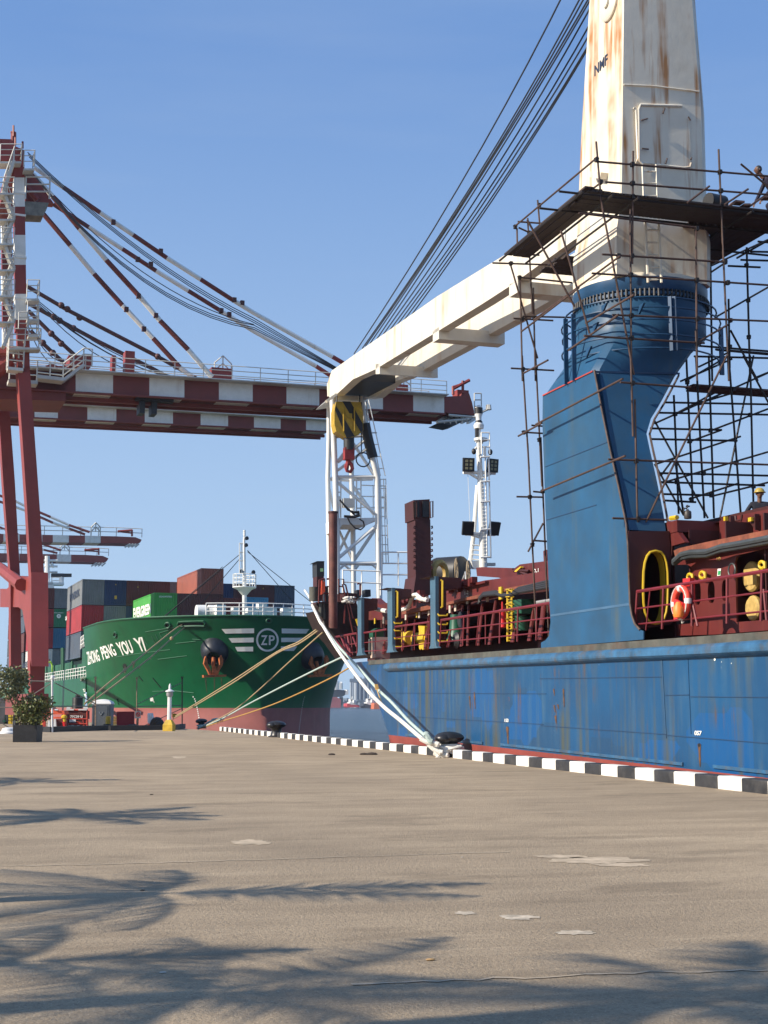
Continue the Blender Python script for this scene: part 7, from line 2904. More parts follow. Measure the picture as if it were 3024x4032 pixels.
def person(P, right, fwd, label, helmet, pose, cloth):
    """P = between the feet, right/fwd unit vectors"""
    up = V3((0, 0, 1))
    t = thing('person', label, 'person', P)
    W = lambda x, y, z: P + right * x + fwd * y + up * z
    lean = pose['lean']
    # joints: pelvis, waist, chest, neck
    J = {}
    hz_ = pose.get('hip', .92)
    J['pel'] = (0, 0, hz_)
    J['wai'] = (0, .02 + lean * .12, hz_ + .2)
    J['che'] = (0, lean * .32, hz_ + .42)
    J['nec'] = (0, lean * .48, hz_ + .56)
    sh = .19
    vs, ed, rd = [], [], []

    def add(p, r, to=None):
        vs.append(W(*p)); rd.append(r)
        if to is not None:
            ed.append((to, len(vs) - 1))
        return len(vs) - 1
    pel = add(J['pel'], (.15, .12))
    wai = add(J['wai'], (.14, .11), pel)
    che = add(J['che'], (.17, .13), wai)
    nec = add(J['nec'], .065, che)
    arms = []
    for s in (-1, 1):
        a1 = add((s * sh, J['che'][1], J['che'][2] + .07), .065, che)
        el = pose['elbow'][0 if s < 0 else 1]
        ha = pose['hand'][0 if s < 0 else 1]
        a2 = add(el, .05, a1)
        a3 = add(ha, .036, a2)
        arms.append((el, ha))
        h1 = add((s * .1, 0, hz_ - .08), .095, pel)
        kn = pose['knee'][0 if s < 0 else 1]
        ft = pose['foot'][0 if s < 0 else 1]
        k1 = add(kn, .07, h1)
        f1 = add(ft, .05, k1)
        add((ft[0], ft[1] + .16, max(0.03, ft[2] - .05)), .04, f1)
    skin(vs, ed, rd, pel, cloth, 'body', t)
    nk = J['nec']
    hd = V3(nk) + V3((0, .05 + lean * .1, .17))
    b = MB()
    n = 16
    vs2, fs2 = [], []
    for i in range(n + 1):
        th = math.pi * i / n
        for j in range(n):
            ph = 2 * math.pi * j / n
            x = math.sin(th) * math.cos(ph) * .078
            y = math.sin(th) * math.sin(ph) * .097
            z = math.cos(th) * .118
            if z < 0:
                x *= 1 + z * 2.2
                y *= 1 + z * 1.0
            fy = math.sin(ph)
            if fy > .9 and abs(z + .01) < .03:
                y += .022                       # nose
            if fy > .7 and .01 < z < .035:
                y -= .008                       # eye sockets
            if fy > .85 and abs(z + .055) < .012:
                y += .006                       # lips
            vs2.append(W(hd.x + x, hd.y + y, hd.z + z))
    for i in range(n):
        for j in range(n):
            fs2.append([i * n + j, i * n + (j + 1) % n, (i + 1) * n + (j + 1) % n, (i + 1) * n + j])
    b.add(vs2, fs2)
    b.tube([W(nk[0], nk[1], nk[2] - .03), W(hd.x, hd.y - .02, hd.z - .06)], .055, 10)
    for s in (-1, 1):
        b.ball(W(hd.x + s * .078, hd.y - .005, hd.z), .028, 8)
    b.build('head', m_skin, t)
    b = MB()
    for s in (-1, 1):
        b.ball(W(hd.x + s * .03, hd.y + .088, hd.z + .022), .011, 6)
    b.build('eyes', m_black, t)
    for k, s in enumerate((-1, 1)):
        el, ha = V3(arms[k][0]), V3(arms[k][1])
        d = (ha - el).normalized()
        side = d.cross(V3((0, 1, 0)))
        if side.length < .1:
            side = V3((1, 0, 0))
        side.normalize()
        nrm_ = d.cross(side)
        pv_, pe, pr = [], [], []

        def ad(p, r, to=None):
            pv_.append(W(*p)); pr.append(r)
            if to is not None:
                pe.append((to, len(pv_) - 1))
            return len(pv_) - 1
        w0 = ad(ha, .026)
        w1 = ad(ha + d * .06, (.034, .018), w0)
        for q, (off, ln) in enumerate([(-.03, .065), (-.01, .078), (.012, .072), (.032, .055)]):
            f0 = ad(ha + d * .09 + side * off, .0105, w1)
            f1 = ad(ha + d * (.09 + ln * .5) + side * off * 1.1 + nrm_ * .012, .0095, f0)
            ad(ha + d * (.09 + ln * .85) + side * off * 1.15 + nrm_ * .035, .008, f1)
        th = ad(ha + d * .035 + side * (-.045), .012, w0)
        ad(ha + d * .075 + side * (-.065) + nrm_ * .015, .0095, th)
        skin(pv_, pe, pr, 0, m_skin, 'hand', t, 1)
    if helmet:
        b = MB()
        b.lathe(W(hd.x, hd.y - .01, hd.z + .035), [(.128, 0), (.125, .01), (.115, .05), (.09, .09), (.05, .115), (.01, .122)], 18)
        b.lathe(W(hd.x, hd.y + .02, hd.z + .03), [(.145, 0), (.14, .012)], 18)
        b.build('helmet', mat('helmet_yellow', (.42, .30, .05), .45), t)
    else:
        b = MB()
        b.ball(W(hd.x, hd.y - .018, hd.z + .03), .105, 14, (.88, .98, 1.0))
        b.build('hair', m_black, t)
    return t


# worker with a yellow helmet behind the hatch coaming: chest and head show above it
cr, cf = BS.V * 1.0, BS.U * 1.0
uP = 1.5
hp = BS.pv(px('Q', 1530, 150), 3.4)           # helmet centre
P_ = V3((hp.x, hp.y, hp.z - 1.68))
face = -(BS.U * .95 + BS.V * .3).normalized()
rgt = face.cross(V3((0, 0, 1))).normalized()
person(P_, rgt, face, 'worker in dark clothes and yellow helmet, standing behind the red hatch edge at right', True,
       dict(lean=.05, elbow=[(-.36, .02, 1.16), (.36, .02, 1.16)], hand=[(-.44, .16, .98), (.42, .18, .98)], knee=[(-.11, .03, .48), (.11, .03, .48)], foot=[(-.12, 0, .06), (.12, 0, .06)]), m_cl)
# worker bending on the scaffold platform
hp = BS.pu(px('R', 1490, 900), UA + .9)
face = (-BS.V).normalized()
rgt = face.cross(V3((0, 0, 1))).normalized()
P_ = hp - face * .62 - V3((0, 0, 1.12))
person(P_, rgt, face, 'worker in navy clothes stooping on the scaffold platform at the right edge', False,
       dict(lean=1.0, hip=.62, elbow=[(-.24, .45, .72), (.24, .5, .72)], hand=[(-.16, .62, .5), (.16, .66, .5)], knee=[(-.15, .32, .48), (.15, .32, .48)], foot=[(-.13, .05, .06), (.13, .05, .06)]), m_cl2)

# ------------------------------------------------------------ things on the quay at the far left
m_wpost = mat('post_white', (.72, .72, .70), .6, var=.06, dirt=.3, dcol=(.35, .32, .28))
m_ybase = mat('post_base_yellow', (.62, .40, .035), .7, var=.15, dirt=.4, dcol=(.3, .2, .08), vscale=3)
m_tanp = mat('post_tan_rust', (.30, .20, .13), .8, var=.25, vscale=4)
m_brn = mat('post_brown', (.06, .04, .03), .8)
g0 = gz(px('W', 1100, 948))
Zp = (RC.transposed() @ (g0 - CAM)).z * -1
lp = thing('bollard_light', 'white light post with lantern head on a yellow pyramidal base', 'lamp post', g0)
q_ = lambda x, y: hit(px('W', x, y), g0, c_fwd)
sc_ = (q_(1190, 940) - q_(1010, 940)).length
b = MB()
hw = sc_ / 2
h1 = (q_(1100, 840) - q_(1100, 945)).length
h2 = (q_(1100, 760) - q_(1100, 945)).length
Rq = Matrix.Rotation(math.radians(-10), 4, 'Z')
cs = [V3((math.cos(a), math.sin(a), 0)) * 1.414 for a in [math.radians(45 + 90 * i - 25) for i in range(4)]]
rings = [[g0 + c_ * hw * .9 + V3((0, 0, 0)) for c_ in cs], [g0 + c_ * hw * .9 + V3((0, 0, h1)) for c_ in cs], [g0 + c_ * hw * .45 + V3((0, 0, h2)) for c_ in cs]]
loft(b, rings)
b.build('base', m_ybase, lp, smooth=False)
b = MB()
r_ = (q_(1145, 600) - q_(1078, 600)).length / 2
zt = lambda y: (q_(1110, y) - q_(1110, 945)).length
b.lathe(g0, [(r_, h2), (r_, zt(380))], 8)
b.build('post', m_wpost, lp, ang=20)
b = MB()
b.lathe(g0, [(r_ * 1.2, zt(385)), (r_ * 1.7, zt(360)), (r_ * 1.65, zt(310)), (r_ * 1.7, zt(305))], 10)
b.build('lantern', mat('lantern_grey', (.33, .34, .34), .5, var=.1), lp)
b = MB()
b.lathe(g0, [(r_ * 2.2, zt(302)), (r_ * 2.1, zt(290)), (r_ * .6, zt(262)), (r_ * .55, zt(200)), (r_ * .3, zt(180)), (.01, zt(165))], 14)
b.build('cap', m_wpost, lp)


def fpost(reg, x, yb_, yt3, w, m, label, yfork=True, d=None):
    g = gz(px(reg, x, yb_))
    t = thing('fence_post', label, 'post', g, 'rope fence posts')
    P = lambda xx, yy: hit(px(reg, xx, yy), g, c_fwd)
    r = (P(x + w, yb_) - P(x - w, yb_)).length / 2
    b = MB()
    top3 = P(x, yt3)
    b.tube([P(x, yb_ + 5), top3], r, 8)
    b.build('shaft', m, t)
    if yfork:
        b = MB()
        for s in (-1, 1):
            b.new().tube([P(x, yt3 + 20), P(x + s * 16, yt3 - 35)], r * .9, 6)
        b.each('fork', m, t)
    return g


g1 = fpost('V', 852, 1175, 280, 17, m_wpost, 'thick pale post with a knobbly head, leftmost of the fence posts', False)
b = MB()
b.ball(hit(px('V', 855, 285), g1, c_fwd), .12, 9, (1, 1, 1.3))
tag(b.build('post_head_wrap', m_wpost), 'white wrapping tied on the head of the thick pale post', 'wrapping')
g2 = fpost('V', 1560, 1135, 300, 11, m_tanp, 'forked tan post in front of the grey portable toilet')
g3 = fpost('W', 575, 905, 100, 9, m_tanp, 'forked tan post in front of the dark red panel')
g4 = fpost('W', 1315, 888, 90, 11, m_brn, 'dark brown forked post right of the white light post')
m_rail2 = mat('fence_rail_grey', (.16, .14, .12), .7, var=.2)
b = MB()
f1 = lambda r, x, y, g: hit(px(r, x, y), g, c_fwd)
segs = [('V', -30, 770, 850, 770, g1), ('V', 330, 335, 850, 345, g1), ('V', 840, 370, 440, 620, g1), ('V', 440, 620, 350, 670, g1), ('V', 50, 1040, 205, 1130, g1), ('V', 840, 780, 600, 930, g1)]
for r, x0, y0, x1, y1, g in segs:
    b.new().tube([f1(r, x0, y0, g), f1(r, x1, y1, g)], .035, 5)
for r, x0, y0, ga, x1, y1, gb_ in [('V', 870, 750, g1, 1560, 750, g2), ('V', 900, 370, g1, 1560, 710, g2)]:
    b.new().tube([f1(r, x0, y0, ga), f1(r, x1, y1, gb_)], .035, 5)
for r, x0, y0, ga, x1, y1, gb_ in [('W', 580, 545, g3, 1310, 530, g4), ('W', 590, 505, g3, 1310, 155, g4), ('W', 610, 900, g3, 1310, 580, g4)]:
    b.new().tube([f1(r, x0, y0, ga), f1(r, x1, y1, gb_)], .03, 5)
for o in b.each('fence_rail', m_rail2):
    tag(o, 'thin grey rail or wire strung between the quay fence posts', 'fence rail', 'rails strung between the fence posts')

# low black edge strip under the fence
b = MB()
for (ra, xa, ya), (rb, xb, yb6) in [(('V', 600, 1165), ('V', 860, 1175)), (('V', 860, 1168), ('W', 130, 935)), (('W', 130, 940), ('W', 1010, 930)), (('W', 1190, 930), ('W', 1330, 905))]:
    p0, p1 = gz(px(ra, xa, ya)), gz(px(rb, xb, yb6))
    b.new().bar(p0 + V3((0, 0, .16)), p1 + V3((0, 0, .16)), .35, .32)
for i, o in enumerate(b.each('edge_barrier', m_black, smooth=False)):
    tag(o, ['black strip barrier lying left of the thick pale post', 'black strip barrier lying in front of the red stall', 'long black strip barrier under the dark red panel', 'short black strip barrier right of the light post'][i], 'barrier', 'black edge strips')

# portable toilet
g = gz(px('V', 1580, 1120))
tl = thing('portable_toilet', 'grey portable toilet cabin with white domed roof', 'toilet', g)
P = lambda x, y: hit(px('V', x, y), g, c_fwd)
W_ = (P(1790, 1100) - P(1490, 1100)).length
HT = (P(1600, 720) - P(1600, 1120)).length
HR_ = (P(1600, 635) - P(1600, 1120)).length
cx_ = P(1645, 1120) + c_fwd * .6
cx_.z = 0
m_toi = mat('toilet_grey', (.13, .15, .165), .5, var=.1)
b = MB()
for s in (-1, 1):
    pass
b.box(cx_ + V3((0, 0, HT / 2)), c_right * W_ / 2, c_fwd * .6, (0, 0, HT / 2))
b.build('cabin', m_toi, tl, smooth=False)
b = MB()
b.box(cx_ - c_fwd * .62 + V3((0, 0, HT * .5)), c_right * W_ * .34, c_fwd * .02, (0, 0, HT * .45))
for k in range(5):
    b.box(cx_ - c_fwd * .61 + c_right * W_ * (-.42 + .21 * k) + V3((0, 0, HT * .5)), c_right * .02, c_fwd * .03, (0, 0, HT * .48))
b.build('door', mat('toilet_door_grey', (.10, .115, .13), .5, var=.1), tl, smooth=False)
b = MB()
prof = [(1.0, 0), (1.02, .04), (.9, .14), (.6, .22), (.2, .26)]
rg = [[cx_ + c_right * W_ * .52 * k * sx_ + c_fwd * .62 * k * sy_ + V3((0, 0, HT + z * (HR_ - HT) / .26)) for sx_, sy_ in ((-1, -1), (0, -1.03), (1, -1), (1.03, 0), (1, 1), (0, 1.03), (-1, 1), (-1.03, 0))] for k, z in prof]
loft(b, rg)
b.build('roof', m_wpost, tl)
b = MB()
for s in (-1, 1):
    b.bar(cx_ - c_fwd * .66 + V3((0, 0, HT * .56)), cx_ - c_fwd * .66 + c_right * s * .13 + V3((0, 0, HT * .7)), .04, .04)
b.build('emblem', mat('toilet_emblem', (.25, .28, .30), .5), tl, smooth=False)

# water tank
g = gz(px('V', 1250, 1095))
P = lambda x, y: hit(px('V', x, y), g, c_fwd)
tk = thing('water_tank', 'black ribbed plastic water tank standing on the red frame', 'tank', P(1255, 790))
r_ = (P(1330, 700) - P(1160, 700)).length / 2
base = P(1245, 790)
Hh = (P(1245, 610) - P(1245, 790)).length
b = MB()
prof = []
for k in range(9):
    z = Hh * k / 9
    prof += [(r_, z), (r_ * 1.04, z + Hh * .03), (r_, z + Hh * .07)]
prof += [(r_ * .95, Hh), (r_ * .45, Hh * 1.08), (r_ * .45, Hh * 1.16), (r_ * .2, Hh * 1.18)]
b.lathe(base + c_fwd * r_, prof, 20)
b.build('tank_shell', m_black, tk)
b = MB()
b.lathe(base + c_fwd * r_ + V3((0, 0, Hh * 1.12)), [(r_ * .5, 0), (r_ * .5, .08), (r_ * .3, .12)], 14)
b.build('lid', m_black, tk)

# red stall frame with banner, red table
m_rf = mat('frame_red', (.50, .045, .025), .6, var=.15, dirt=.3, dcol=(.2, .04, .03))
m_tar = mat('tarp_orange_red', (.70, .10, .035), .7, var=.2, vscale=4)
st = thing('red_stall', 'dark red steel frame stall with lettered banner and white trim under the water tank', 'stall', g)
b = MB()
for x in (1090, 1425):
    b.tube([P(x, 1110), P(x, 810)], .06, 6)
for y in (815, 1040, 960):
    b.tube([P(1090, y), P(1430, y)], .06, 6)
b.tube([P(1130, 960), P(1330, 1030)], .04, 5)
b.tube([P(1380, 1110), P(1340, 900)], .05, 5)
b.build('frame', m_rf, st)
b = MB()
b.prism([P(1100, 825), P(1420, 825), P(1420, 960), P(1100, 960)], c_fwd * .9)
b.prism([P(1100, 970), P(1420, 970), P(1420, 1090), P(1100, 1090)], c_fwd * .5 + c_fwd * 0)
b.build('panel', mat('stall_dark_panel', (.11, .018, .014), .7, var=.3, vscale=3), st, smooth=False)
b = MB()
for x0, x1, y in [(1085, 1210, 805), (1285, 1422, 805)]:
    b.new().prism([P(x0, y + 12), P(x1, y + 12), P(x1, y - 8), P(x0, y - 8)], -c_fwd * .1)
b.new().prism([P(1090, 795), P(1150, 795), P(1158, 765), P(1095, 762)], -c_fwd * .1)
b.new().prism([P(1365, 790), P(1440, 790), P(1438, 762), P(1368, 760)], -c_fwd * .1)
b.new().prism([P(1135, 1010), P(1240, 1010), P(1240, 965), P(1135, 965)], -c_fwd * .05)
b.each('white_trim', m_wpost, st, smooth=False)
text('77C39 U', lambda u, v: P(1150 + 200 * u, 940 - 40 * v) - c_fwd * .06, m_name, st, 'banner_lettering', .03)
b = MB()
rr = random.Random(2)
for i in range(6):
    b.new().box(P(1100 + i * 36, 1100) + V3((0, 0, .05)), c_right * .12, c_fwd * .1, (0, 0, .14))
b.each('stored_bag', mat('bag_mixed', (.35, .38, .34), .8, var=.5, vscale=4), st, smooth=False)

g = gz(px('V', 800, 1145))
P = lambda x, y: hit(px('V', x, y), g, c_fwd)
tb = thing('red_table', 'orange-red tarpaulin-covered table frame left of the lettered stall', 'table', g)
b = MB()
for x in (712, 730, 1050, 1070):
    b.new().tube([P(x, 1140 if x < 900 else 1120), P(x, 880)], .08, 6)
b.each('leg', m_rf, tb)
b = MB()
b.prism([P(690, 885), P(1060, 880), P(1040, 820), P(900, 830), P(830, 765), P(790, 770), P(745, 830)], c_fwd * 1.2)
b.prism([P(610, 835), P(640, 800), P(675, 800), (P(660, 850))], c_fwd * .5)
b.prism([P(870, 950), P(1050, 950), P(1050, 925), P(870, 925)], c_fwd * .3)
b.build('tarpaulin', m_tar, tb, smooth=False)
b = MB()
b.prism([P(700, 830), P(765, 812), P(760, 800), P(705, 808)], -c_fwd * .1)
b.prism([P(895, 815), P(950, 815), P(950, 795), P(900, 795)], -c_fwd * .1)
b.prism([P(790, 1080), P(830, 1090), P(820, 980), P(800, 980)], -c_fwd * .2)
b.prism([P(885, 1080), P(930, 1085), P(920, 960), P(895, 960)], -c_fwd * .2)
b.build('white_cloth', m_wpost, tb, smooth=False)
b = MB()
b.prism([P(860, 1100), P(1060, 1100), P(1050, 960), P(880, 960)], c_fwd * 1)
b.build('box_below', mat('stall_dark_panel', (.11, .018, .014), .7), tb, smooth=False)
# bright hydrant-like standpipe, yellow items
hy = thing('standpipe', 'red and yellow standpipe between the two red frames', 'standpipe', gz(px('V', 1055, 1120)))
b = MB()
b.tube([P(1060, 1120), P(1045, 1000)], .1, 7)
b.build('pipe', m_ext, hy)
b = MB()
b.ball(P(1050, 925), .2, 8, (1, 1, .8))
b.tube([P(1050, 930), P(1062, 1000)], .12, 7)
b.build('head', m_yel, hy)
b = MB()
for (x0, x1, y0, y1) in [(135, 180, 770, 1050), (190, 260, 850, 1050), (225, 265, 660, 740), (620, 705, 985, 1060)]:
    g_ = gz(px('V', (x0 + x1) / 2, y1))
    Q = lambda x, y: hit(px('V', x, y), g_, c_fwd)
    b.new()
    n = 5
    for k in range(n):
        a0, a1 = y0 + (y1 - y0) * k / n, y0 + (y1 - y0) * (k + .8) / n
        b.prism([Q(x0 + (k % 2) * 6, a1), Q(x1, a1), Q(x1 - (k % 2) * 8, a0), Q(x0, a0)], c_fwd * .5)
for i, o in enumerate(b.each('yellow_frame', m_yel, smooth=False)):
    tag(o, ['tall yellow steel frame behind the shrub, leftmost one', 'shorter yellow frame right behind the shrub stems', 'small pale yellow lamp box above the shrub', 'low yellow crate right of the black planter'][i], 'frame', 'yellow equipment under the crane')
# dark shed at the far left edge and crates under the crane
b = MB()
g_ = gz(px('V', 0, 1040))
Q = lambda x, y: hit(px('V', x, y), g_, c_fwd)
b.prism([Q(-300, 1040), Q(118, 1040), Q(125, 640), Q(-300, 590)], c_fwd * 3)
tag(b.build('site_shed', mat('shed_grey', (.07, .07, .075), .8, var=.2), smooth=False), 'dark grey shed wall at the left edge behind the shrub', 'shed')
b = MB()
b.prism([Q(62, 1050), Q(108, 1050), Q(104, 890), Q(66, 890)], c_fwd * .4)
b.prism([Q(50, 1005), Q(112, 1005), Q(90, 975), Q(55, 980)], -c_fwd * .3)
tag(b.build('green_bin', m_grn, smooth=False), 'small dark green bin by the grey shed wall', 'bin')
cl_ = thing('covered_hatch', 'small white dome lying on the quay left of the planter', 'dome', gz(px('V', 145, 1200)))
b = MB()
b.lathe(WL[cl_.name], [(.55, 0), (.55, .08), (.42, .16), (.38, .3), (.2, .36)], 14)
b.build('dome', m_wpost, cl_)

# dark red panel, sign, stacked chairs, crates
g = gz(px('W', 380, 915))
P = lambda x, y: hit(px('W', x, y), g, c_fwd)
b = MB()
b.prism([P(248, 905), P(525, 905), P(527, 628), P(250, 630)], c_fwd * .25)
tag(b.build('hoarding', mat('panel_crimson', (.20, .008, .016), .7, var=.15), smooth=False), 'plain dark red panel standing between the toilet and the warning sign', 'panel')
for i, (x0, x1, y0, y1) in enumerate([(70, 125, 710, 835), (195, 240, 710, 905)]):
    b = MB()
    n = 7
    for k in range(n):
        a0, a1 = y0 + (y1 - y0) * k / n, y0 + (y1 - y0) * (k + .75) / n
        b.prism([P(x0 - k * 1.5, a1), P(x1, a1), P(x1, a0), P(x0 - k * 1.5, a0)], c_fwd * .6)
    tag(b.build('bottle_crate', m_yel, smooth=False), ['yellow crate stack just right of the portable toilet', 'yellow crate stack left of the dark red panel'][i], 'crate', 'yellow crates')
b = MB()
b.prism([P(35, 910), P(135, 910), P(130, 835), P(30, 835)], c_fwd * .5)
tag(b.build('black_crate', m_black, smooth=False), 'black crate below the yellow crates beside the toilet', 'crate')
sg = thing('warning_sign', 'pale sign board with a crossed-out red circle on a tan post', 'sign', gz(px('W', 585, 905)))
b = MB()
b.prism([P(540, 742), (P(637, 742)), P(642, 628), P(543, 626)], c_fwd * .05)
b.build('board', mat('sign_board_pale', (.62, .52, .42), .7, var=.1), sg, smooth=False)
b = MB()
b.tube([P(598 + 30 * math.cos(t * .524), 675 + 32 * math.sin(t * .524)) - c_fwd * .03 for t in range(13)], .03, 5)
b.tube([P(580, 650) - c_fwd * .03, P(618, 700) - c_fwd * .03], .03, 5)
b.build('prohibition_circle', m_ext, sg)
b = MB()
b.tube([P(592, 740), P(585, 905)], .07, 6)
b.build('post', m_tanp, sg)
ch = thing('plastic_chair', 'stack of pale blue-white plastic chairs leaning back, left of the light post', 'chair', gz(px('W', 830, 900)))
b = MB()
b.prism([P(757, 655), P(820, 655), P(838, 740), P(862, 820), P(900, 895), P(800, 900), P(790, 830), P(765, 820)], c_fwd * .5)
b.build('chair_back', mat('plastic_pale_blue', (.50, .56, .62), .4), ch, smooth=False)
b = MB()
b.tube([P(762, 660), P(765, 810)], .06, 5)
b.tube([P(790, 705), P(830, 705), P(850, 790)], .04, 5)
b.build('chair_frame', m_wpost, ch)
b = MB()
b.prism([P(715, 905), P(745, 905), P(788, 835), P(760, 830)], c_fwd * .3)
tag(b.build('traffic_cone', mat('cone_orange', (.85, .12, .05), .6), smooth=False), 'orange traffic cone lying beside the pale plastic chairs', 'cone')
b = MB()
for x, y, s_ in [(905, 830, .35), (930, 850, .3), (960, 880, .28)]:
    b.torus(P(x, y), s_, .14, c_fwd + V3((0, 0, .3)), 14, 7)
tag(b.build('tyre_fender', m_black), 'pile of black tyres left of the yellow post base', 'tyre')
b = MB()
rr = random.Random(8)
for k in range(9):
    b.tube([P(1160 + rr.uniform(0, 60), 690 + rr.uniform(-20, 30)) + c_fwd * rr.uniform(-.2, .2) for _ in range(5)], .05, 5)
tag(b.build('rope_coil', mat('rope_yellow', (.62, .36, .04), .8, var=.3, vscale=9)), 'bright yellow rope bundle hanging beside the light post', 'rope')
b = MB()
for k in range(14):
    x = 420 + k * 11
    b.ball(P(x, 895) + V3((0, 0, rr.uniform(0, .1))), rr.uniform(.12, .26), 7, (1.2, 1, .7))
tag(b.build('rubble_pile', mat('rubble_grey', (.10, .10, .095), .9, var=.3, vscale=5)), 'low grey heap of sacks in front of the dark red panel', 'heap')
# lime green jacketed figure high on the green ship's lashing bridge: a person reaching left
hpz = hit(px('V', 860, 45), GS.w(0, -12.3, 0), GS.V)
m_lime = mat('jacket_lime', (.42, .70, .03), .6)
face = -c_right
person(hpz - V3((0, 0, 1.25)), face.cross(V3((0, 0, 1))).normalized(), face, "worker in lime jacket reaching left on the green ship's side, above the rails", False,
       dict(lean=.7, elbow=[(-.2, .6, 1.3), (.2, .6, 1.3)], hand=[(-.16, 1.0, 1.25), (.16, .95, 1.28)], knee=[(-.11, .03, .48), (.11, .03, .48)], foot=[(-.12, 0, .06), (.12, 0, .06)]), m_lime)

# ------------------------------------------------------------ planter with shrubs
m_leaf = mat('shrub_leaf', (.13, .15, .04), .5, var=.5, vscale=8, dirt=.7, dcol=(.26, .24, .08))
m_leaf2 = mat('shrub_leaf_olive', (.13, .145, .06), .5, var=.5, vscale=8, dirt=.7, dcol=(.27, .26, .15))
m_bark = mat('bark', (.11, .075, .05), .9, var=.25, vscale=9)
g = gz(px('V', 395, 1338))
P = lambda x, y: hit(px('V', x, y), g, c_fwd)
pl = thing('planter_shrub', 'leafy shrub growing in a square black planter on the quay at left', 'potted shrub', g)
b = MB()
w2 = (P(595, 1300) - P(200, 1300)).length
hpot = (P(400, 1060) - P(400, 1340)).length
pc = g + c_fwd * w2 / 2
pc = V3(((P(200, 1338) + P(595, 1338)) / 2).to_tuple()) + c_fwd * w2 / 2
pc.z = 0
a, c2 = c_right * w2 / 2, c_fwd * w2 / 2
loft(b, [[pc + a * sx_ * k + c2 * sy_ * k + V3((0, 0, z)) for sx_, sy_ in ((-1, -1), (1, -1), (1, 1), (-1, 1))] for k, z in ((.97, 0), (1, hpot), (1.0, hpot), (.93, hpot), (.9, hpot - .12))])
b.build('pot', mat('pot_black', (.014, .014, .016), .6, var=.3, vscale=3, dirt=.6, dcol=(.05, .05, .05)), pl, smooth=False)
b = MB()
b.quad(*[pc + a * sx_ * .92 + c2 * sy_ * .92 + V3((0, 0, hpot - .08)) for sx_, sy_ in ((-1, -1), (1, -1), (1, 1), (-1, 1))])
b.build('soil', m_litter, pl, smooth=False)


def leaves(b, centre, rad, n, size, rq, up=.3):
    for _ in range(n):
        while True:
            q = V3((rq.uniform(-1, 1), rq.uniform(-1, 1), rq.uniform(-1, 1)))
            if q.length < 1:
                break
        p = centre + V3((q.x * rad[0], q.y * rad[1], q.z * rad[2]))
        d = V3((rq.uniform(-1, 1), rq.uniform(-1, 1), rq.uniform(-.4, 1))).normalized()
        s_ = d.cross(V3((rq.uniform(-1, 1), rq.uniform(-1, 1), rq.uniform(-1, 1)))).normalized()
        L_, w_ = size * rq.uniform(.6, 1.3), size * rq.uniform(.2, .38)
        b.add([p, p + d * L_ * .5 + s_ * w_, p + d * L_, p + d * L_ * .5 - s_ * w_], [[0, 1, 2, 3]])


rq = random.Random(31)
b = MB()
stems = [([(300, 1060), (240, 900), (190, 760), (110, 650)], .045), ([(190, 760), (230, 620), (160, 480)], .03), ([(110, 650), (40, 480), (20, 330)], .03), ([(190, 760), (120, 620), (90, 450)], .03), ([(230, 640), (300, 500), (310, 380)], .025),
         ([(310, 760), (330, 700), (300, 560), (260, 430)], .025), ([(420, 620), (360, 520), (300, 430)], .02), ([(420, 1070), (430, 950), (480, 800)], .03), ([(500, 1090), (540, 950), (620, 820), (720, 740)], .03), ([(360, 1060), (370, 900), (330, 780)], .03),
         ([(520, 1080), (470, 960), (420, 840)], .025), ([(540, 1090), (600, 980), (560, 800)], .025)]
for pts, r in stems:
    b.tube([P(*q) + c_fwd * (w2 / 2 + rq.uniform(-.2, .2)) for q in pts], r, 6, r1=r * .6)
b.build('stem', m_bark, pl)
cf_ = c_fwd * (w2 / 2)
b = MB()
for x, y, rx, rz, n in [(20, 300, .95, .55, 150), (110, 250, .6, .35, 130), (200, 240, .6, .4, 160), (60, 420, .8, .5, 240), (170, 380, .7, .45, 220), (280, 320, .45, .4, 130), (310, 280, .35, .3, 60), (40, 540, .6, .4, 120), (140, 500, .5, .3, 100), (0, 200, .5, .3, 80),
                        (330, 400, .3, .25, 50), (440, 560, .18, .15, 16), (20, 620, .5, .2, 40)]:
    leaves(b, P(x, y) + cf_ + c_fwd * rq.uniform(-.3, .3), (rx, .7, rz), n, .17, rq)
b.build('upper_crown', m_leaf2, pl, smooth=False)
b = MB()
for x, y, rx, rz, n in [(330, 780, .5, .4, 200), (450, 740, .6, .45, 260), (570, 700, .5, .35, 160), (680, 740, .4, .35, 120), (740, 690, .3, .3, 50), (300, 900, .4, .4, 150), (420, 880, .6, .4, 250), (560, 880, .55, .4, 220), (660, 860, .35, .35, 90), (500, 980, .5, .3, 120),
                        (380, 1000, .4, .25, 70), (560, 640, .3, .18, 50), (620, 960, .2, .2, 30), (260, 790, .3, .3, 70)]:
    leaves(b, P(x, y) + cf_ + c_fwd * rq.uniform(-.3, .3), (rx, .7, rz), n, .16, rq)
b.build('lower_crown', m_leaf, pl, smooth=False)

# ------------------------------------------------------------ far shore beyond the water gap
ZT = 1500.0


def far(x, y, Z=ZT):
    return atz(px('L', x, y), Z)


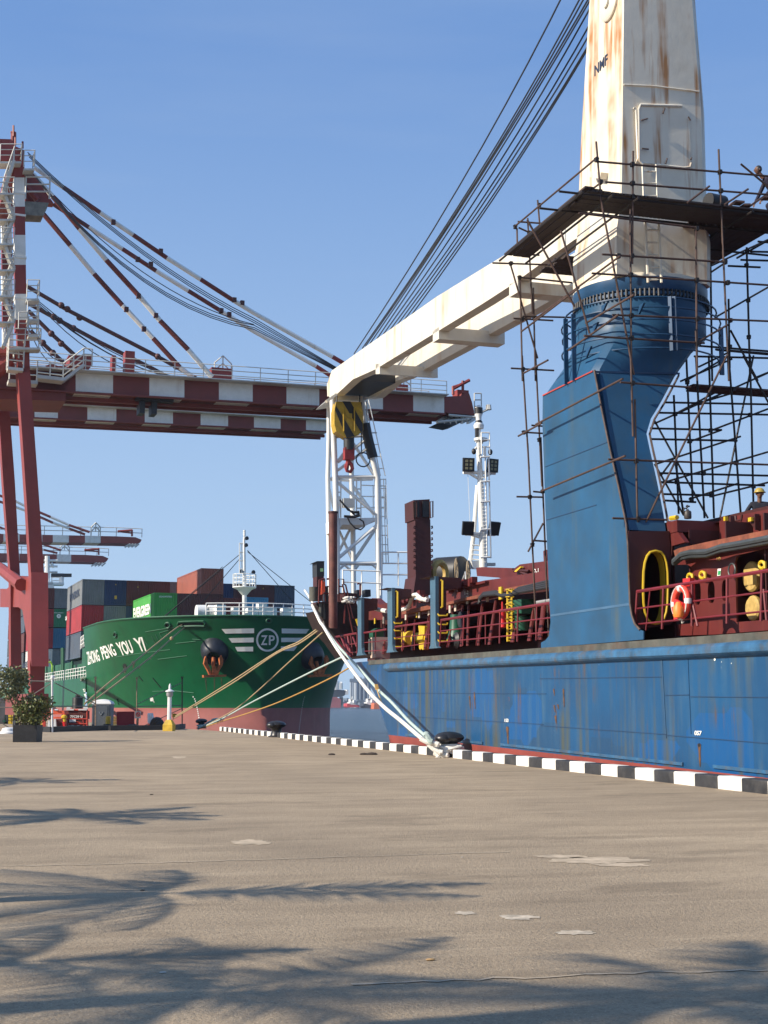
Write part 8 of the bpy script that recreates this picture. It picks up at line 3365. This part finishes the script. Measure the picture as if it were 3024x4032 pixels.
tk = thing('tanker', 'distant tanker with black upper hull and red underbody, across the water', 'ship', far(350, 778))
m_tb = mat('tanker_black', (.02, .03, .04), .6)
m_tr = mat('tanker_red', (.42, .10, .10), .7, var=.08, vscale=.05)
b = MB()
b.prism([far(-900, 776), far(588, 776), far(590, 640), far(520, 600), far(-900, 605)], (0, 45, 0))
b.build('underbody', m_tr, tk, smooth=False)
b = MB()
b.prism([far(-900, 604), far(610, 598), far(655, 570), far(672, 490), far(520, 476), far(-900, 470)], (0, 45, 0))
b.build('upper_hull', m_tb, tk, smooth=False)
b = MB()
b.prism([far(592, 770), far(600, 600), far(625, 600), far(625, 680)], (0, 10, 0))
b.build('bulbous_bow', m_tb, tk, smooth=False)
b = MB()
b.new().tube([far(515, 478), far(517, 330)], 2.4, 6)
b.new().tube([far(588, 470), far(588, 370)], 2.2, 6)
b.new().tube([far(495, 350), far(535, 350)], 1.5, 5)
b.new().tube([far(565, 372), far(610, 372)], 1.5, 5)
b.new().prism([far(480, 485), far(520, 485), far(515, 460), far(490, 460)], (0, 10, 0))
b.each('mast', m_white, tk)
b = MB()
b.prism([far(-300, 498), far(400, 480), far(400, 470), far(-300, 488)], (0, 30, 0))
b.build('deck', m_grn, tk, smooth=False)
text('TIVA VIII', lambda u, v: far(278 + 90 * u, 545 - 16 * v, ZT - 3), m_name, tk, 'hull_lettering', .03)
text('MONROVIA', lambda u, v: far(278 + 96 * u, 570 - 14 * v, ZT - 3), m_name, tk, 'hull_lettering', .03)
b = MB()
for x, y0, y1, w_ in [(665, 500, 560, 22), (700, 480, 560, 14)]:
    b.new().prism([far(x - w_, y1, ZT + 120), far(x + w_, y1, ZT + 120), far(x + w_, y0, ZT + 120), far(x - w_, y0, ZT + 120)], (0, 12, 0))
for i, o in enumerate(b.each('ship_superstructure', m_wpost, smooth=False)):
    tag(o, ['pale block behind the black bow of the distant tanker', 'pale upright block right of the distant tanker bow'][i], 'building')
m_silo = mat('silo_concrete', (.34, .38, .42), .8, var=.08, vscale=.02)
m_silo2 = mat('silo_dark', (.13, .17, .22), .8, var=.08, vscale=.02)
ZS = 1750
lab = ['leftmost pale silo on the far shore', 'second pale silo on the far shore', 'third silo from the left on the far shore', 'fourth silo on the far shore', 'fifth silo, partly behind the white rope', 'rightmost silo, behind the blue bow']
for i, (x0, x1, yt5) in enumerate([(738, 772, 335), (775, 800, 340), (803, 880, 325), (880, 945, 325), (945, 1010, 330), (1010, 1075, 335)]):
    c = far((x0 + x1) / 2, 660, ZS)
    r = (far(x1, 660, ZS) - far(x0, 660, ZS)).length / 2
    h = far(x0, yt5, ZS).z - WATER_Z
    b = MB()
    b.lathe(V3((c.x, c.y, WATER_Z)), [(r, 0), (r, h), (r * .9, h + 2), (r * .2, h + 4)], 20)
    tag(b.build('grain_silo', m_silo if i < 3 else m_silo2), lab[i], 'silo', 'silos on the far shore')
b = MB()
c0_, c1_ = far(735, 330, ZS - 20), far(1080, 330, ZS - 20)
b.bar(c0_, c1_, 12, 4)
b.bar(far(800, 312, ZS - 20), far(860, 312, ZS - 20), 10, 8)
tag(b.build('silo_gallery', m_silo2, smooth=False), 'dark conveyor gallery along the tops of the far silos', 'gallery')
b = MB()
rr = random.Random(77)
for i in range(26):
    x = rr.uniform(600, 1150)
    y = rr.uniform(610, 690)
    w_ = rr.uniform(8, 26)
    if 735 < x < 1060 and y < 640:
        y = 650
    b.new().prism([far(x - w_, 745, ZS - 60), far(x + w_, 745, ZS - 60), far(x + w_, y, ZS - 60), far(x - w_, y, ZS - 60)], (0, 25, 0))
for o in b.each('shore_building', m_silo2, smooth=False):
    tag(o, 'small grey building among the low sheds on the far shore', 'building', 'low sheds on the far shore')
b = MB()
p0, p1 = far(-3000, 700, ZS + 60), far(2500, 700, ZS + 60)
b.prism([far(-2500, 768, ZS + 60), far(2500, 768, ZS + 60), far(2500, 705, ZS + 60), far(1400, 690, ZS + 60), far(600, 690, ZS + 60), far(-2500, 700, ZS + 60)], (0, 300, 0))
struct(b.build('far_shore', mat('shore_blue_grey', (.16, .20, .24), .9, var=.15, vscale=.02), smooth=False))


def tug(xc, s_, hullm, label, yw=765, Z=1250):
    """small harbour tug"""
    q = lambda x, y: far(xc + x * s_, yw - y * s_, Z)
    t = thing('tugboat', label, 'boat', q(0, 0))
    b = MB()
    b.prism([q(-100, 20), q(-95, 55), q(-80, 62), q(-20, 42), q(100, 38), q(105, 0), q(-85, -4)], (0, 14, 0))
    b.build('hull', hullm, t, smooth=False)
    b = MB()
    b.prism([q(-60, 50), q(-60, 80), q(50, 76), q(60, 40), q(-30, 42)], (0, 10, 0))
    b.prism([q(-40, 78), q(-42, 130), q(-8, 130), q(-4, 78)], (0, 8, 0))
    b.build('wheelhouse', m_wpost, t, smooth=False)
    b = MB()
    b.prism([q(-44, 112), q(-44, 122), q(-6, 122), q(-6, 112)], (0, -.4, 0))
    b.build('windows', m_black, t, smooth=False)
    b = MB()
    b.tube([q(-15, 130), q(-12, 175)], .7, 5)
    b.tube([q(20, 76), q(22, 120)], 1.8, 6)
    b.build('mast', m_white, t)
    return t


tug(790, 1.0, mat('tug_red', (.55, .05, .05), .5), 'red and white tugboat on the far water, just right of the tanker')
tug(1080, 1.15, mat('tug_black', (.03, .03, .035), .5), 'black and white tugboat half hidden by the blue bow', 775)
b = MB()
b.prism([far(1128, 795, 1240), far(1240, 795, 1240), far(1210, 690, 1240), far(1135, 700, 1240)], (0, 14, 0))
tag(b.build('orange_vessel', mat('vessel_orange', (.62, .16, .06), .6), smooth=False), 'orange hull peeking out beside the blue bow across the water', 'boat')
b = MB()
b.prism([far(880, 760, 1300), far(985, 760, 1300), far(985, 735, 1300), far(880, 735, 1300)], (0, 10, 0))
b.prism([far(895, 736, 1300), far(930, 736, 1300), far(925, 690, 1300), far(900, 690, 1300)], (0, 8, 0))
tag(b.build('work_boat', m_silo2, smooth=False), 'small dark work boat between the two distant tugs', 'boat')

# ------------------------------------------------------------ air
b = MB()
b.aabb(-2600, 3200, -150, 3300, -9, 60)
hzb = b.build('haze', [], smooth=False)
hm = bpy.data.materials.new('haze')
hm.use_nodes = True
nt = hm.node_tree
nt.nodes.remove(nt.nodes['Principled BSDF'])
pvn = nt.nodes.new('ShaderNodeVolumePrincipled')
pvn.inputs['Color'].default_value = (.75, .86, 1.0, 1)
pvn.inputs['Density'].default_value = .00014
pvn.inputs['Anisotropy'].default_value = .3
nt.links.new(pvn.outputs[0], nt.nodes['Material Output'].inputs['Volume'])
hzb.data.materials.append(hm)
hzb['kind'] = 'stuff'
# ------------------------------------------------------------ palms standing out of frame at left: they cast the frond shadows on the quay
m_frond = mat('palm_frond', (.05, .085, .02), .55, var=.3, vscale=3)
m_trunk = mat('palm_trunk', (.16, .12, .085), .9, var=.25, vscale=6, bump=.6, bscale=14)


def shadow_src(p, h):
    """where something h metres up must be so that its shadow falls on the ground pixel p"""
    g_ = gz(p)
    return g_ - LDIR * (h / -LDIR.z)


def palm(base, crown, label, rq, n=20, L=2.9, drop=1.0, wide=.021, cnt=50):
    t = thing('palm_tree', label, 'palm', base, 'palms along the landward side of the quay')
    b = MB()
    pts = [base.lerp(crown, k / 8) + V3((.12 * math.sin(k * .8), .1 * math.sin(k * .6), 0)) * (1 - k / 8) for k in range(9)]
    pts[-1] = crown
    b.tube(pts, .2, 10, r1=.13)
    for k in range(1, 30):
        p = base.lerp(crown, k / 30) + V3((.12 * math.sin(k / 30 * 6.4), .1 * math.sin(k / 30 * 4.8), 0)) * (1 - k / 30)
        b.torus(p, .19 - .06 * k / 30, .02, (0, 0, 1), 10, 4)
    b.build('trunk', m_trunk, t)
    for i in range(n):
        az = 2 * math.pi * i / n + rq.uniform(-.15, .15)
        el = rq.uniform(-.3, .7)
        l_ = L * rq.uniform(.8, 1.1)
        b = MB()
        d = V3((math.cos(az) * math.cos(el), math.sin(az) * math.cos(el), math.sin(el)))
        mid = []
        for k in range(13):
            s_ = k / 12
            mid.append(crown + d * l_ * s_ - V3((0, 0, drop * l_ * .42 * s_ * s_)))
        b.tube(mid, .014, 4, r1=.004)
        for k in range(2, cnt):
            s_ = k / cnt
            i0 = min(11, int(s_ * 12))
            p = mid[i0].lerp(mid[i0 + 1], s_ * 12 - i0)
            tg = (mid[i0 + 1] - mid[i0]).normalized()
            sd = tg.cross(V3((0, 0, 1)))
            if sd.length < .05:
                sd = V3((1, 0, 0))
            sd.normalize()
            ll = .85 * math.sin(math.pi * min(1, s_ * .88 + .12)) ** .7 * L / 2.9
            for sg in (-1, 1):
                e = (sd * sg * .8 + tg * .75 + V3((0, 0, -.1 - rq.uniform(0, .35)))).normalized()
                w_ = tg * wide
                b.add([p - w_, p + w_, p + e * ll + V3((0, 0, -.05))], [[0, 1, 2]])
        b.build('frond', m_frond, t, smooth=False)
    return t


rq = random.Random(12)
SP = [(('D', 330, 1930), 4.2, 'tall palm casting its frond shadow over the middle of the foreground', 1, 2.3, 11, .6, .034, 28),
      (('D', 1500, 2165), 7.0, 'palm whose fronds shade the lower right of the concrete', 2, 2.3, 13, .8, .034, 34),
      (('D', 420, 2150), 4.0, 'short palm beside the camera at left', 3, 1.9, 8, .6, .03, 26),
      (('D', 20, 2080), 4.0, 'palm just outside the left of the view', 8, 1.7, 7, .6, .03, 24),
      (('D', 130, 1763), 5.0, 'palm standing farther along at left', 5, 2.0, 14, .8, .03, 34),
      (('D', 20, 1688), 5.0, 'farthest palm, out of frame at left', 6, 2.3, 10, .8, .03, 34)]
for (p, h, lab, sd, L_, nf, dr, wd_, cn) in SP:
    cr_p = shadow_src(px(*p), h)
    base = V3((cr_p.x + random.Random(sd).uniform(-.5, .3), cr_p.y + .2, 0))
    palm(base, cr_p, lab, random.Random(sd), nf, L_, dr, wd_, cn)
